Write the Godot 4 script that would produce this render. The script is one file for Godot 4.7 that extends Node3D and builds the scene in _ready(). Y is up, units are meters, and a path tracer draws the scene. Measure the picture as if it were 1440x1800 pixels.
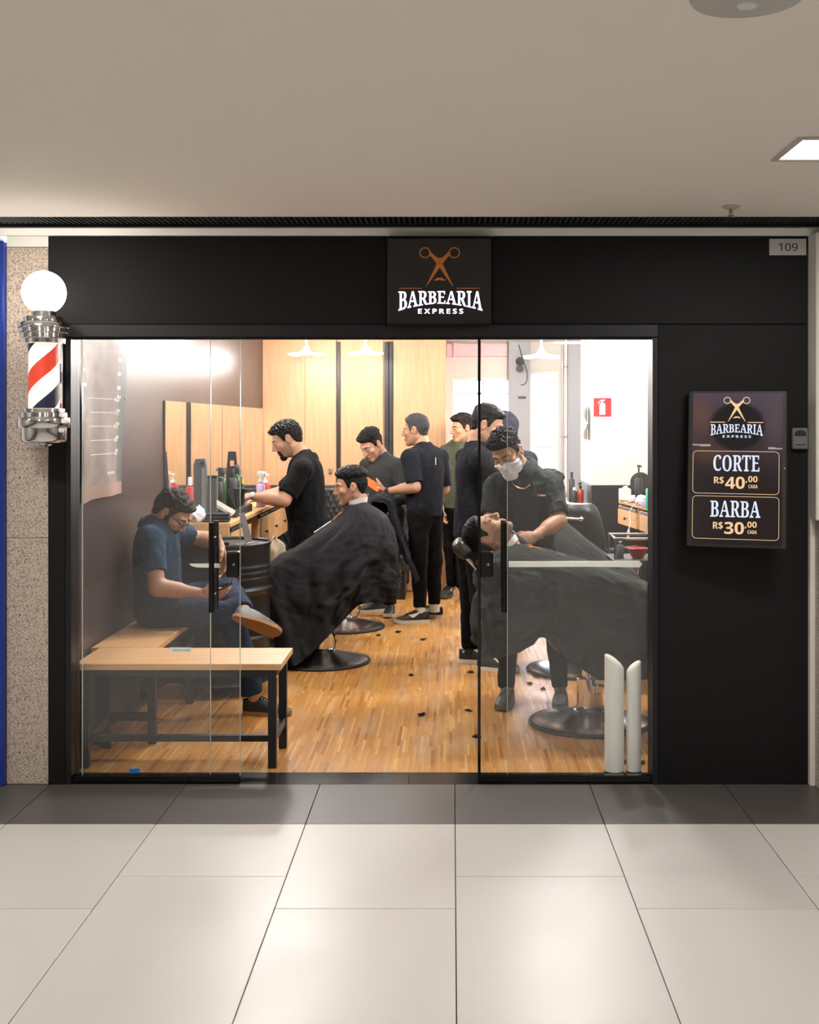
extends Node3D
# A barbershop behind sliding glass doors, seen from a mall corridor. x right, y up, z towards the viewer; the shop front stands at z = 0.

var M := {}
var taken := {}
var fnz := FastNoiseLite.new()
var curl := FastNoiseLite.new()
const F := 2100.0


func _ready() -> void:
	seed(7)
	# ---- camera
	var cam := Camera3D.new()
	cam.name = "camera"
	cam.projection = Camera3D.PROJECTION_FRUSTUM
	cam.near = 0.05
	cam.far = 60.0
	cam.size = 1800.0 / F * 0.05
	cam.frustum_offset = Vector2(-75.0, -155.0) / F * 0.05
	cam.position = Vector3(0, 1.641, 5.44)
	add_child(cam)
	cam.current = true
	# ---- environment
	var sky_look := ProceduralSkyMaterial.new()
	sky_look.sky_top_color = Color(0.80, 0.88, 1.0)
	sky_look.sky_horizon_color = Color(0.97, 0.98, 1.0)
	sky_look.ground_horizon_color = Color(0.90, 0.90, 0.88)
	sky_look.ground_bottom_color = Color(0.75, 0.74, 0.72)
	sky_look.sky_energy_multiplier = 3.6
	sky_look.ground_energy_multiplier = 2.2
	var sky := Sky.new()
	sky.sky_material = sky_look
	var env := Environment.new()
	env.background_mode = Environment.BG_SKY
	env.sky = sky
	env.tonemap_mode = Environment.TONE_MAPPER_LINEAR
	env.tonemap_exposure = 1.0
	env.sdfgi_enabled = true
	env.ssao_enabled = true
	env.ssil_enabled = true
	var we := WorldEnvironment.new()
	we.name = "environment"
	we.environment = env
	add_child(we)
	# ---- large lights: the corridor's ceiling panels, unseen added ones among them (their fittings are built in corridor_lights())
	for p in PANELS:
		var a := AreaLight3D.new()
		a.name = "panel_glow"
		a.area_size = Vector2(0.56, 0.27)
		a.light_energy = PANEL_ENERGY
		a.light_color = Color(1.0, 0.985, 0.965)
		a.shadow_enabled = true
		a.area_range = 14.0
		a.area_attenuation = 2.0
		a.position = Vector3(p.x, CEIL - 0.012, p.y)
		a.rotation_degrees.x = -90
		add_child(a, true)
	fnz.seed = 3
	fnz.frequency = 1.0
	fnz.fractal_octaves = 3
	curl.seed = 11
	curl.noise_type = FastNoiseLite.TYPE_CELLULAR
	curl.cellular_return_type = FastNoiseLite.RETURN_DISTANCE
	curl.frequency = 1.0
	curl.fractal_type = FastNoiseLite.FRACTAL_NONE
	make_materials()
	corridor()
	shop_front()
	shop_shell()
	front_fittings()
	shop_fittings()
	seating()
	people()
	small_things()


const CEIL := 2.545
const PANEL_ENERGY := 2.7
const PANELS := [Vector2(1.40, 1.515), Vector2(-1.95, 1.515), Vector2(1.40, 4.6), Vector2(-1.95, 4.6), Vector2(4.6, 3.0), Vector2(-5.0, 3.0), Vector2(1.40, 7.6), Vector2(-1.95, 7.6)]  # panels behind the viewer and far aside are unseen, added to brighten the ceiling


# ---------------------------------------------------------------- mesh building

class MB:
	var v := PackedVector3Array()
	var n := PackedVector3Array()
	var uv := PackedVector2Array()
	var c := PackedColorArray()
	var ix := PackedInt32Array()
	var xf := Transform3D()
	var col := Color.WHITE

	func vert(p: Vector3, nn: Vector3, u := Vector2.ZERO) -> int:
		v.append(xf * p)
		n.append((xf.basis * nn).normalized())
		uv.append(u)
		c.append(col)
		return v.size() - 1

	func tri(i: int, j: int, k: int) -> void:
		if (v[j] - v[i]).cross(v[k] - v[i]).dot(n[i] + n[j] + n[k]) > 0.0:
			ix.append(i); ix.append(k); ix.append(j)
		else:
			ix.append(i); ix.append(j); ix.append(k)

	func quad(a: Vector3, b: Vector3, cc: Vector3, d: Vector3, nn: Vector3) -> void:
		var i := vert(a, nn, Vector2(0, 0))
		vert(b, nn, Vector2(1, 0)); vert(cc, nn, Vector2(1, 1)); vert(d, nn, Vector2(0, 1))
		tri(i, i + 1, i + 2); tri(i, i + 2, i + 3)

	func flat(a: Vector3, b: Vector3, cc: Vector3, nn: Vector3) -> void:
		var i := vert(a, nn)
		vert(b, nn); vert(cc, nn)
		tri(i, i + 1, i + 2)

	# a box with chamfered edges
	func box(ce: Vector3, s: Vector3, bev := 0.002) -> MB:
		var h := s / 2.0
		var b := minf(bev, 0.45 * minf(s.x, minf(s.y, s.z)))
		for ax in 3:
			var u := (ax + 1) % 3
			var w := (ax + 2) % 3
			for sg in [-1.0, 1.0]:
				var q := []
				for t in [[-1, -1], [1, -1], [1, 1], [-1, 1]]:
					var p := Vector3.ZERO
					p[ax] = sg * h[ax]; p[u] = t[0] * (h[u] - b); p[w] = t[1] * (h[w] - b)
					q.append(ce + p)
				var nn := Vector3.ZERO
				nn[ax] = sg
				quad(q[0], q[1], q[2], q[3], nn)
			if b > 0.0:
				for su in [-1.0, 1.0]:
					for sw in [-1.0, 1.0]:
						var q := []
						for t in [[-1.0, 0], [1.0, 0], [1.0, 1], [-1.0, 1]]:
							var p := Vector3.ZERO
							p[ax] = t[0] * (h[ax] - b)
							p[u] = su * (h[u] - (b if t[1] else 0.0)); p[w] = sw * (h[w] - (0.0 if t[1] else b))
							q.append(ce + p)
						var nn := Vector3.ZERO
						nn[u] = su; nn[w] = sw
						quad(q[0], q[1], q[2], q[3], nn.normalized())
		if b > 0.0:
			for sx in [-1.0, 1.0]:
				for sy in [-1.0, 1.0]:
					for sz in [-1.0, 1.0]:
						var k := h - Vector3(b, b, b)
						var sgn := Vector3(sx, sy, sz)
						flat(ce + Vector3(h.x, k.y, k.z) * sgn, ce + Vector3(k.x, h.y, k.z) * sgn, ce + Vector3(k.x, k.y, h.z) * sgn, sgn.normalized())
		return self

	func between(lo: Vector3, hi: Vector3, bev := 0.002) -> MB:
		return box((lo + hi) / 2.0, (hi - lo).abs(), bev)

	# a box whose corners and edges are rounded, with smooth normals
	func rbox(ce: Vector3, s: Vector3, r: float, seg := 4) -> MB:
		var h := s / 2.0
		r = minf(r, minf(h.x, minf(h.y, h.z)) * 0.999)
		var k := h - Vector3(r, r, r)
		var ticks := []
		for i in seg + 1:
			ticks.append(tan(PI / 4.0 * (float(i) / seg - 1.0)))
		for ax in 3:
			var u := (ax + 1) % 3
			var w := (ax + 2) % 3
			for sg in [-1.0, 1.0]:
				var cu := []
				for t in ticks: cu.append([-1.0, t])
				for t in range(ticks.size() - 1, -1, -1): cu.append([1.0, -ticks[t]])
				var m := cu.size()
				var first := v.size()
				for i in m:
					for j in m:
						var d := Vector3.ZERO
						d[ax] = sg; d[u] = cu[i][1] ; d[w] = cu[j][1]
						# rounding direction: from the inner box corner outwards
						var q := Vector3.ZERO
						q[ax] = sg * k[ax]; q[u] = cu[i][0] * k[u]; q[w] = cu[j][0] * k[w]
						d = d.normalized()
						vert(ce + q + d * r, d, Vector2(float(i) / (m - 1), float(j) / (m - 1)))
				for i in m - 1:
					for j in m - 1:
						var a := first + i * m + j
						tri(a, a + m, a + m + 1); tri(a, a + m + 1, a + 1)
		return self

	# profile of (radius, height) turned round y
	func lathe(pr: Array, seg := 24, at := Vector3.ZERO) -> MB:
		var cnt := pr.size()
		for s in cnt - 1:
			var a: Vector2 = pr[s]
			var b: Vector2 = pr[s + 1]
			if a.distance_to(b) < 1e-6: continue
			var d := (b - a).normalized()
			var na := Vector2(d.y, -d.x)
			var nb := na
			if s > 0 and a.distance_to(pr[s - 1]) > 1e-6:
				var e: Vector2 = (a - pr[s - 1]).normalized()
				if e.dot(d) > 0.72: na = (na + Vector2(e.y, -e.x)).normalized()
			if s < cnt - 2 and b.distance_to(pr[s + 2]) > 1e-6:
				var e: Vector2 = (pr[s + 2] - b).normalized()
				if e.dot(d) > 0.72: nb = (nb + Vector2(e.y, -e.x)).normalized()
			var first := v.size()
			for i in seg + 1:
				var t := TAU * i / seg
				var cs := cos(t)
				var sn := sin(t)
				vert(at + Vector3(a.x * cs, a.y, a.x * sn), Vector3(na.x * cs, na.y, na.x * sn), Vector2(float(i) / seg, float(s) / (cnt - 1)))
				vert(at + Vector3(b.x * cs, b.y, b.x * sn), Vector3(nb.x * cs, nb.y, nb.x * sn), Vector2(float(i) / seg, float(s + 1) / (cnt - 1)))
			for i in seg:
				var q := first + i * 2
				if a.x > 1e-6: tri(q, q + 1, q + 2)
				if b.x > 1e-6: tri(q + 1, q + 3, q + 2)
		return self

	# a round tube along points; r a number or one radius per point
	func tube(pts: Array, r, seg := 8, caps := true) -> MB:
		var m := pts.size()
		var d0: Vector3 = (pts[1] - pts[0]).normalized()
		var up := Vector3.UP if absf(d0.y) < 0.9 else Vector3.RIGHT
		var x := d0.cross(up).normalized()
		var first := v.size()
		for i in m:
			var d: Vector3 = (pts[mini(i + 1, m - 1)] - pts[maxi(i - 1, 0)]).normalized()
			x = (x - d * x.dot(d)).normalized()
			var y := d.cross(x)
			var rr: float = r if r is float else r[i]
			for s in seg + 1:
				var t := TAU * s / seg
				var o := x * cos(t) + y * sin(t)
				vert(pts[i] + o * rr, o, Vector2(float(s) / seg, float(i) / (m - 1)))
		for i in m - 1:
			for s in seg:
				var a := first + i * (seg + 1) + s
				tri(a, a + 1, a + seg + 2); tri(a, a + seg + 2, a + seg + 1)
		if caps:
			for e in [0, m - 1]:
				var d: Vector3 = (pts[0] - pts[1]).normalized() if e == 0 else (pts[m - 1] - pts[m - 2]).normalized()
				var base := first + int(e) * (seg + 1)
				var ci := vert(pts[e], d)
				v[ci] = xf * pts[e]
				var ring := []
				for s in seg + 1:
					v.append(v[base + s]); n.append((xf.basis * d).normalized()); uv.append(Vector2.ZERO); c.append(col)
					ring.append(v.size() - 1)
				for s in seg: tri(ci, ring[s], ring[s + 1])
		return self

	# outline in the xy plane, extruded from z0 to z1
	func prism(poly: PackedVector2Array, z0: float, z1: float, sides := true) -> MB:
		var t := Geometry2D.triangulate_polygon(poly)
		for zz in [[z0, -1.0], [z1, 1.0]]:
			if not sides and zz[1] < 0: continue
			var first := v.size()
			for p in poly: vert(Vector3(p.x, p.y, zz[0]), Vector3(0, 0, zz[1]), p)
			for i in range(0, t.size(), 3): tri(first + t[i], first + t[i + 1], first + t[i + 2])
		if sides:
			var area := 0.0
			for i in poly.size(): area += poly[i].cross(poly[(i + 1) % poly.size()])
			var sg := 1.0 if area > 0 else -1.0
			for i in poly.size():
				var a := poly[i]
				var b := poly[(i + 1) % poly.size()]
				var d := (b - a).normalized() * sg
				quad(Vector3(a.x, a.y, z0), Vector3(b.x, b.y, z0), Vector3(b.x, b.y, z1), Vector3(a.x, a.y, z1), Vector3(d.y, -d.x, 0))
		return self

	# smooth surface through rows of points; closed joins the ends of each row
	func sheet(rows: Array, closed := false, flip := false, caps := false) -> MB:
		var R := rows.size()
		var C: int = rows[0].size()
		var first := v.size()
		for i in R:
			for j in C + (1 if closed else 0):
				var jj := j % C
				var pa: Vector3 = rows[mini(i + 1, R - 1)][jj] - rows[maxi(i - 1, 0)][jj]
				var j0 := (jj - 1 + C) % C if closed else maxi(jj - 1, 0)
				var j1 := (jj + 1) % C if closed else mini(jj + 1, C - 1)
				var pb: Vector3 = rows[i][j1] - rows[i][j0]
				var nn := pa.cross(pb).normalized()
				if nn.length() < 0.5: nn = Vector3.UP
				vert(rows[i][jj], -nn if flip else nn, Vector2(float(j) / (C if closed else C - 1), float(i) / (R - 1)))
		var W := C + (1 if closed else 0)
		for i in R - 1:
			for j in W - 1:
				var a := first + i * W + j
				tri(a, a + 1, a + W + 1); tri(a, a + W + 1, a + W)
		if caps:
			for i in [0, R - 1]:
				var ce := Vector3.ZERO
				for p in rows[i]: ce += p / C
				var other := Vector3.ZERO
				for p in rows[1 if i == 0 else R - 2]: other += p / C
				var d := (ce - other).normalized()
				var ci := vert(ce, d)
				var f2 := v.size()
				for p in rows[i]: vert(p, d)
				for j in C: tri(ci, f2 + j, f2 + (j + 1) % C)
		return self

	func add(o: MB, t := Transform3D()) -> MB:
		var off := v.size()
		var tt := xf * t
		for i in o.v.size():
			v.append(tt * o.v[i]); n.append((tt.basis * o.n[i]).normalized()); uv.append(o.uv[i]); c.append(o.c[i])
		var mir := tt.basis.determinant() < 0
		for i in range(0, o.ix.size(), 3):
			ix.append(off + o.ix[i]); ix.append(off + o.ix[i + (2 if mir else 1)]); ix.append(off + o.ix[i + (1 if mir else 2)])
		return self

	func mesh() -> ArrayMesh:
		var a := []
		a.resize(Mesh.ARRAY_MAX)
		a[Mesh.ARRAY_VERTEX] = v; a[Mesh.ARRAY_NORMAL] = n; a[Mesh.ARRAY_TEX_UV] = uv; a[Mesh.ARRAY_COLOR] = c; a[Mesh.ARRAY_INDEX] = ix
		var m := ArrayMesh.new()
		m.add_surface_from_arrays(Mesh.PRIMITIVE_TRIANGLES, a)
		return m


# a distance field on a grid, meshed with surface nets
class SDF:
	var o: Vector3
	var nx: int
	var ny: int
	var nz: int
	var h: float
	var g := PackedFloat32Array()

	func _init(lo: Vector3, hi: Vector3, cell: float) -> void:
		o = lo; h = cell
		nx = int((hi.x - lo.x) / cell) + 2; ny = int((hi.y - lo.y) / cell) + 2; nz = int((hi.z - lo.z) / cell) + 2
		g.resize(nx * ny * nz)
		g.fill(9.0)

	# tapered capsule; flat squashes it along axis ax to the factor f; cut_a / cut_b end it flat at a / b; sub carves
	func cap(a: Vector3, b: Vector3, ra: float, rb: float, k := 0.02, ax := Vector3.ZERO, f := 1.0, cut_a := false, cut_b := false, sub := false) -> void:
		var m := maxf(ra, rb) + k + 2.0 * h
		var lo := Vector3(minf(a.x, b.x), minf(a.y, b.y), minf(a.z, b.z)) - Vector3(m, m, m) - o
		var hi := Vector3(maxf(a.x, b.x), maxf(a.y, b.y), maxf(a.z, b.z)) + Vector3(m, m, m) - o
		var i0 := maxi(0, int(lo.x / h)); var i1 := mini(nx, int(hi.x / h) + 2)
		var j0 := maxi(0, int(lo.y / h)); var j1 := mini(ny, int(hi.y / h) + 2)
		var k0 := maxi(0, int(lo.z / h)); var k1 := mini(nz, int(hi.z / h) + 2)
		var st := 1.0 / f - 1.0
		var ba := b - a
		var dir := ba.normalized()
		var bt := ba + ax * (ba.dot(ax) * st)
		var bb := maxf(bt.length_squared(), 1e-9)
		var dr := rb - ra
		var blen := ba.length()
		var sq := 0.5 + 0.5 * f
		for kk in range(k0, k1):
			for jj in range(j0, j1):
				var at := (kk * ny + jj) * nx
				var p := Vector3(o.x + i0 * h - a.x, o.y + jj * h - a.y, o.z + kk * h - a.z)
				for ii in range(i0, i1):
					var q := p
					if st != 0.0: q += ax * (p.dot(ax) * st)
					var t := clampf(q.dot(bt) / bb, 0.0, 1.0)
					var d := ((q - bt * t).length() - ra - dr * t) * sq
					if cut_a: d = maxf(d, -p.dot(dir))
					if cut_b: d = maxf(d, p.dot(dir) - blen)
					var e := g[at + ii]
					if sub:
						d = -d
						var w := maxf(k - absf(e - d), 0.0) / k
						g[at + ii] = maxf(e, d) + w * w * k * 0.25
					else:
						var w := maxf(k - absf(e - d), 0.0) / k
						g[at + ii] = minf(e, d) - w * w * k * 0.25
					p.x += h

	# ellipsoid
	func ell(ce: Vector3, r: Vector3, k := 0.01, sub := false) -> void:
		var m := r + Vector3.ONE * (k + 2.0 * h)
		var lo := ce - m - o
		var hi := ce + m - o
		var i0 := maxi(0, int(lo.x / h)); var i1 := mini(nx, int(hi.x / h) + 2)
		var j0 := maxi(0, int(lo.y / h)); var j1 := mini(ny, int(hi.y / h) + 2)
		var k0 := maxi(0, int(lo.z / h)); var k1 := mini(nz, int(hi.z / h) + 2)
		var iv := Vector3(1.0 / r.x, 1.0 / r.y, 1.0 / r.z)
		for kk in range(k0, k1):
			for jj in range(j0, j1):
				var at := (kk * ny + jj) * nx
				for ii in range(i0, i1):
					var q := (Vector3(o.x + ii * h, o.y + jj * h, o.z + kk * h) - ce) * iv
					var l := q.length()
					var d := -minf(r.x, minf(r.y, r.z))
					if l > 1e-4:
						d = l * (l - 1.0) / (q * iv).length()
					var e := g[at + ii]
					if sub:
						d = -d
						var w := maxf(k - absf(e - d), 0.0) / k
						g[at + ii] = maxf(e, d) + w * w * k * 0.25
					else:
						var w := maxf(k - absf(e - d), 0.0) / k
						g[at + ii] = minf(e, d) - w * w * k * 0.25

	func rough(noise: FastNoiseLite, amp: float, fr: Vector3) -> void:
		var at := 0
		for kk in nz:
			for jj in ny:
				for ii in nx:
					if absf(g[at]) < 0.04:
						g[at] += amp * noise.get_noise_3d((o.x + ii * h) * fr.x, (o.y + jj * h) * fr.y, (o.z + kk * h) * fr.z)
					at += 1

	func into(mb: MB) -> void:
		var id := PackedInt32Array()
		id.resize(g.size())
		var sx := 1
		var sy := nx
		var sz := nx * ny
		for kk in nz - 1:
			for jj in ny - 1:
				var at := (kk * ny + jj) * nx
				for ii in nx - 1:
					var a := g[at]; var b := g[at + 1]; var c := g[at + sy]; var d := g[at + sy + 1]
					var e := g[at + sz]; var f := g[at + sz + 1]; var q := g[at + sz + sy]; var r := g[at + sz + sy + 1]
					var s := int(a < 0.0) + int(b < 0.0) + int(c < 0.0) + int(d < 0.0) + int(e < 0.0) + int(f < 0.0) + int(q < 0.0) + int(r < 0.0)
					if s > 0 and s < 8:
						var sum := Vector3.ZERO
						var cnt := 0
						for w in [[a, b, 0, 0, 0, 0], [c, d, 0, 0, 1, 0], [e, f, 0, 0, 0, 1], [q, r, 0, 0, 1, 1], [a, c, 1, 0, 0, 0], [b, d, 1, 1, 0, 0], [e, q, 1, 0, 0, 1], [f, r, 1, 1, 0, 1], [a, e, 2, 0, 0, 0], [b, f, 2, 1, 0, 0], [c, q, 2, 0, 1, 0], [d, r, 2, 1, 1, 0]]:
							var u: float = w[0]
							var x: float = w[1]
							if (u < 0.0) != (x < 0.0):
								var p := Vector3(w[3], w[4], w[5])
								p[w[2]] = u / (u - x)
								sum += p
								cnt += 1
						sum /= cnt
						var fx := sum.x; var fy := sum.y; var fz := sum.z
						var gx := lerpf(lerpf(b - a, d - c, fy), lerpf(f - e, r - q, fy), fz)
						var gy := lerpf(lerpf(c - a, d - b, fx), lerpf(q - e, r - f, fx), fz)
						var gz := lerpf(lerpf(e - a, f - b, fx), lerpf(q - c, r - d, fx), fy)
						id[at] = mb.vert(o + Vector3(ii + fx, jj + fy, kk + fz) * h, Vector3(gx, gy, gz).normalized())
						if jj > 0 and kk > 0 and (a < 0.0) != (b < 0.0): four(mb, id[at], id[at - sy], id[at - sy - sz], id[at - sz])
						if ii > 0 and kk > 0 and (a < 0.0) != (c < 0.0): four(mb, id[at], id[at - 1], id[at - 1 - sz], id[at - sz])
						if ii > 0 and jj > 0 and (a < 0.0) != (e < 0.0): four(mb, id[at], id[at - 1], id[at - 1 - sy], id[at - sy])
					at += 1

	func four(mb: MB, a: int, b: int, c: int, d: int) -> void:
		mb.tri(a, b, c)
		mb.tri(a, c, d)


# ---------------------------------------------------------------- objects

func numbered(called: String) -> String:
	if not taken.has(called):
		taken[called] = 0
		return called
	taken[called] += 1
	return "%s_%03d" % [called, taken[called]]


func metas(o: Node, label := "", category := "", group := "", kind := "") -> Node:
	if label: o.set_meta("label", label)
	if category: o.set_meta("category", category)
	if group: o.set_meta("group", group)
	if kind: o.set_meta("kind", kind)
	return o


func thing(called: String, label: String, category: String, at := Vector3.ZERO, turn := 0.0, group := "") -> Node3D:
	var o := Node3D.new()
	o.name = numbered(called)
	add_child(o)
	o.position = at
	o.rotation.y = turn
	metas(o, label, category, group)
	return o


func obj(called: String, mb: MB, m: Material, parent: Node = null) -> MeshInstance3D:
	var o := MeshInstance3D.new()
	o.mesh = mb.mesh()
	o.material_override = m
	if parent:
		o.name = called
		parent.add_child(o, true)
	else:
		o.name = numbered(called)
		add_child(o)
	return o


# one mesh that is a whole thing
func single(called: String, label: String, category: String, mb: MB, m: Material, at := Vector3.ZERO, turn := 0.0, group := "") -> MeshInstance3D:
	var o := obj(called, mb, m)
	o.position = at
	o.rotation.y = turn
	metas(o, label, category, group)
	return o


func struct(called: String, mb: MB, m: Material, label := "", parent: Node = null) -> MeshInstance3D:
	var o := obj(called, mb, m, parent)
	if parent == null:
		metas(o, label, called.split("_")[0], "", "structure")
	return o


func copy_of(o: Node3D, at: Vector3, turn := 0.0, label := "") -> Node3D:
	var r: Node3D = o.duplicate()
	r.name = numbered(String(o.name).rstrip("0123456789").trim_suffix("_"))
	add_child(r)
	r.position = at
	r.rotation.y = turn
	if label: r.set_meta("label", label)
	return r


# lettering: extruded text as a builder, scaled to a width and height, its left bottom at 0
func letters(t: String, w: float, h: float, depth := 0.004, font := "Droid Sans", weight := 400, spacing := 0.0) -> MB:
	var f := SystemFont.new()
	f.font_names = PackedStringArray([font])
	f.font_weight = weight
	var m := MB.new()
	var x := 0.0
	var pieces := [t]
	if spacing > 0.0:
		pieces = []
		for ch in t: pieces.append(ch)
	for piece in pieces:
		if piece == " ":
			x += spacing * 3.0
			continue
		var tm := TextMesh.new()
		tm.font = f
		tm.font_size = 64
		tm.pixel_size = 0.01
		tm.depth = 0.01
		tm.curve_step = 2.0
		tm.text = piece
		var a := tm.surface_get_arrays(0)
		if a.is_empty(): continue
		var lo := 1e9
		var hi := -1e9
		for p in a[Mesh.ARRAY_VERTEX]:
			lo = minf(lo, p.x); hi = maxf(hi, p.x)
		var off := m.v.size()
		for i in a[Mesh.ARRAY_VERTEX].size():
			m.v.append(a[Mesh.ARRAY_VERTEX][i] + Vector3(x - lo, 0, 0)); m.n.append(a[Mesh.ARRAY_NORMAL][i]); m.uv.append(Vector2.ZERO); m.c.append(Color.WHITE)
		var id = a[Mesh.ARRAY_INDEX]
		if id == null or id.size() == 0: id = range(a[Mesh.ARRAY_VERTEX].size())
		for i in id: m.ix.append(off + i)
		x += hi - lo + spacing
	var lo3 := Vector3.ONE * 1e9
	var hi3 := -lo3
	for p in m.v:
		lo3 = lo3.min(p); hi3 = hi3.max(p)
	var s := Vector3(w / (hi3.x - lo3.x), h / (hi3.y - lo3.y), depth / maxf(hi3.z - lo3.z, 1e-6))
	for i in m.v.size(): m.v[i] = (m.v[i] - lo3) * s
	return m


func hemis(r: float, h0: float, h1: float, steps := 8) -> Array:
	return [Vector2(0, h0), Vector2(r, h0), Vector2(r, h1), Vector2(0, h1)]


func ball(r: float, at := Vector3.ZERO, seg := 20) -> MB:
	var pr := []
	for i in seg / 2 + 1:
		var t := -PI / 2 + PI * i / (seg / 2)
		pr.append(Vector2(maxf(r * cos(t), 0.0), r * sin(t)))
	return MB.new().lathe(pr, seg, at)


# straight or turned thin bar between two points
func bar(mb: MB, a: Vector3, b: Vector3, w: float, d: float, bev := 0.001) -> MB:
	var z := (b - a).normalized()
	var up := Vector3.UP if absf(z.y) < 0.95 else Vector3.RIGHT
	var x := up.cross(z).normalized()
	var keep := mb.xf
	mb.xf = keep * Transform3D(Basis(x, z.cross(x), z), (a + b) / 2.0)
	mb.box(Vector3.ZERO, Vector3(w, d, a.distance_to(b)), bev)
	mb.xf = keep
	return mb


func catmull(p: Array, t: float) -> Vector3:
	var m := p.size() - 1
	var i := clampi(int(t * m), 0, m - 1)
	var f := t * m - i
	return p[i].cubic_interpolate(p[i + 1], p[maxi(i - 1, 0)], p[mini(i + 2, m)], f)


func smooth_path(p: Array, steps: int) -> Array:
	var r := []
	for i in steps + 1: r.append(catmull(p, float(i) / steps))
	return r


# ---------------------------------------------------------------- materials

func mat(called: String, col: Color, rough := 0.6, metal := 0.0, spec := 0.5) -> StandardMaterial3D:
	var m := StandardMaterial3D.new()
	m.resource_name = called
	m.albedo_color = col
	m.roughness = rough
	m.metallic = metal
	m.metallic_specular = spec
	M[called] = m
	return m


func cloth_mat(called: String, col: Color, weave := true) -> StandardMaterial3D:
	var m := mat(called, col, 0.95, 0.0, 0.15)
	m.rim_enabled = true
	m.rim = 0.25
	m.rim_tint = 0.6
	m.cull_mode = BaseMaterial3D.CULL_DISABLED
	if weave:
		m.normal_enabled = true
		m.normal_texture = M_weave()
		m.normal_scale = 0.35
		m.uv1_triplanar = true
		m.uv1_scale = Vector3(14, 14, 14)
	return m


var weave_tex: Texture2D


func M_weave() -> Texture2D:
	if weave_tex: return weave_tex
	var n := FastNoiseLite.new()
	n.seed = 5
	n.frequency = 0.05
	var t := NoiseTexture2D.new()
	t.width = 256; t.height = 256
	t.seamless = true
	t.as_normal_map = true
	t.bump_strength = 3.0
	t.noise = n
	weave_tex = t
	return t


func noise_tex(sd: int, freq: float, stops: Array, size := Vector2i(512, 512), octaves := 4, cellular := false) -> NoiseTexture2D:
	var n := FastNoiseLite.new()
	n.seed = sd
	n.frequency = freq
	n.fractal_octaves = octaves
	if cellular: n.noise_type = FastNoiseLite.TYPE_CELLULAR
	var g := Gradient.new()
	var offs := PackedFloat32Array()
	var cols := PackedColorArray()
	for s in stops:
		offs.append(s[0]); cols.append(s[1])
	g.offsets = offs
	g.colors = cols
	var t := NoiseTexture2D.new()
	t.width = size.x; t.height = size.y
	t.seamless = true
	t.noise = n
	t.color_ramp = g
	return t


func grain(called: String, a: Color, b: Color, rough: float, scale: Vector3, sd: int) -> StandardMaterial3D:
	var m := mat(called, Color.WHITE, rough)
	m.albedo_texture = noise_tex(sd, 0.02, [[0.0, a], [0.45, a.lerp(b, 0.45)], [0.55, a.lerp(b, 0.55)], [1.0, b]])
	m.uv1_triplanar = true
	m.uv1_world_triplanar = true
	m.uv1_triplanar_sharpness = 8.0
	m.uv1_scale = scale
	return m


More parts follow.
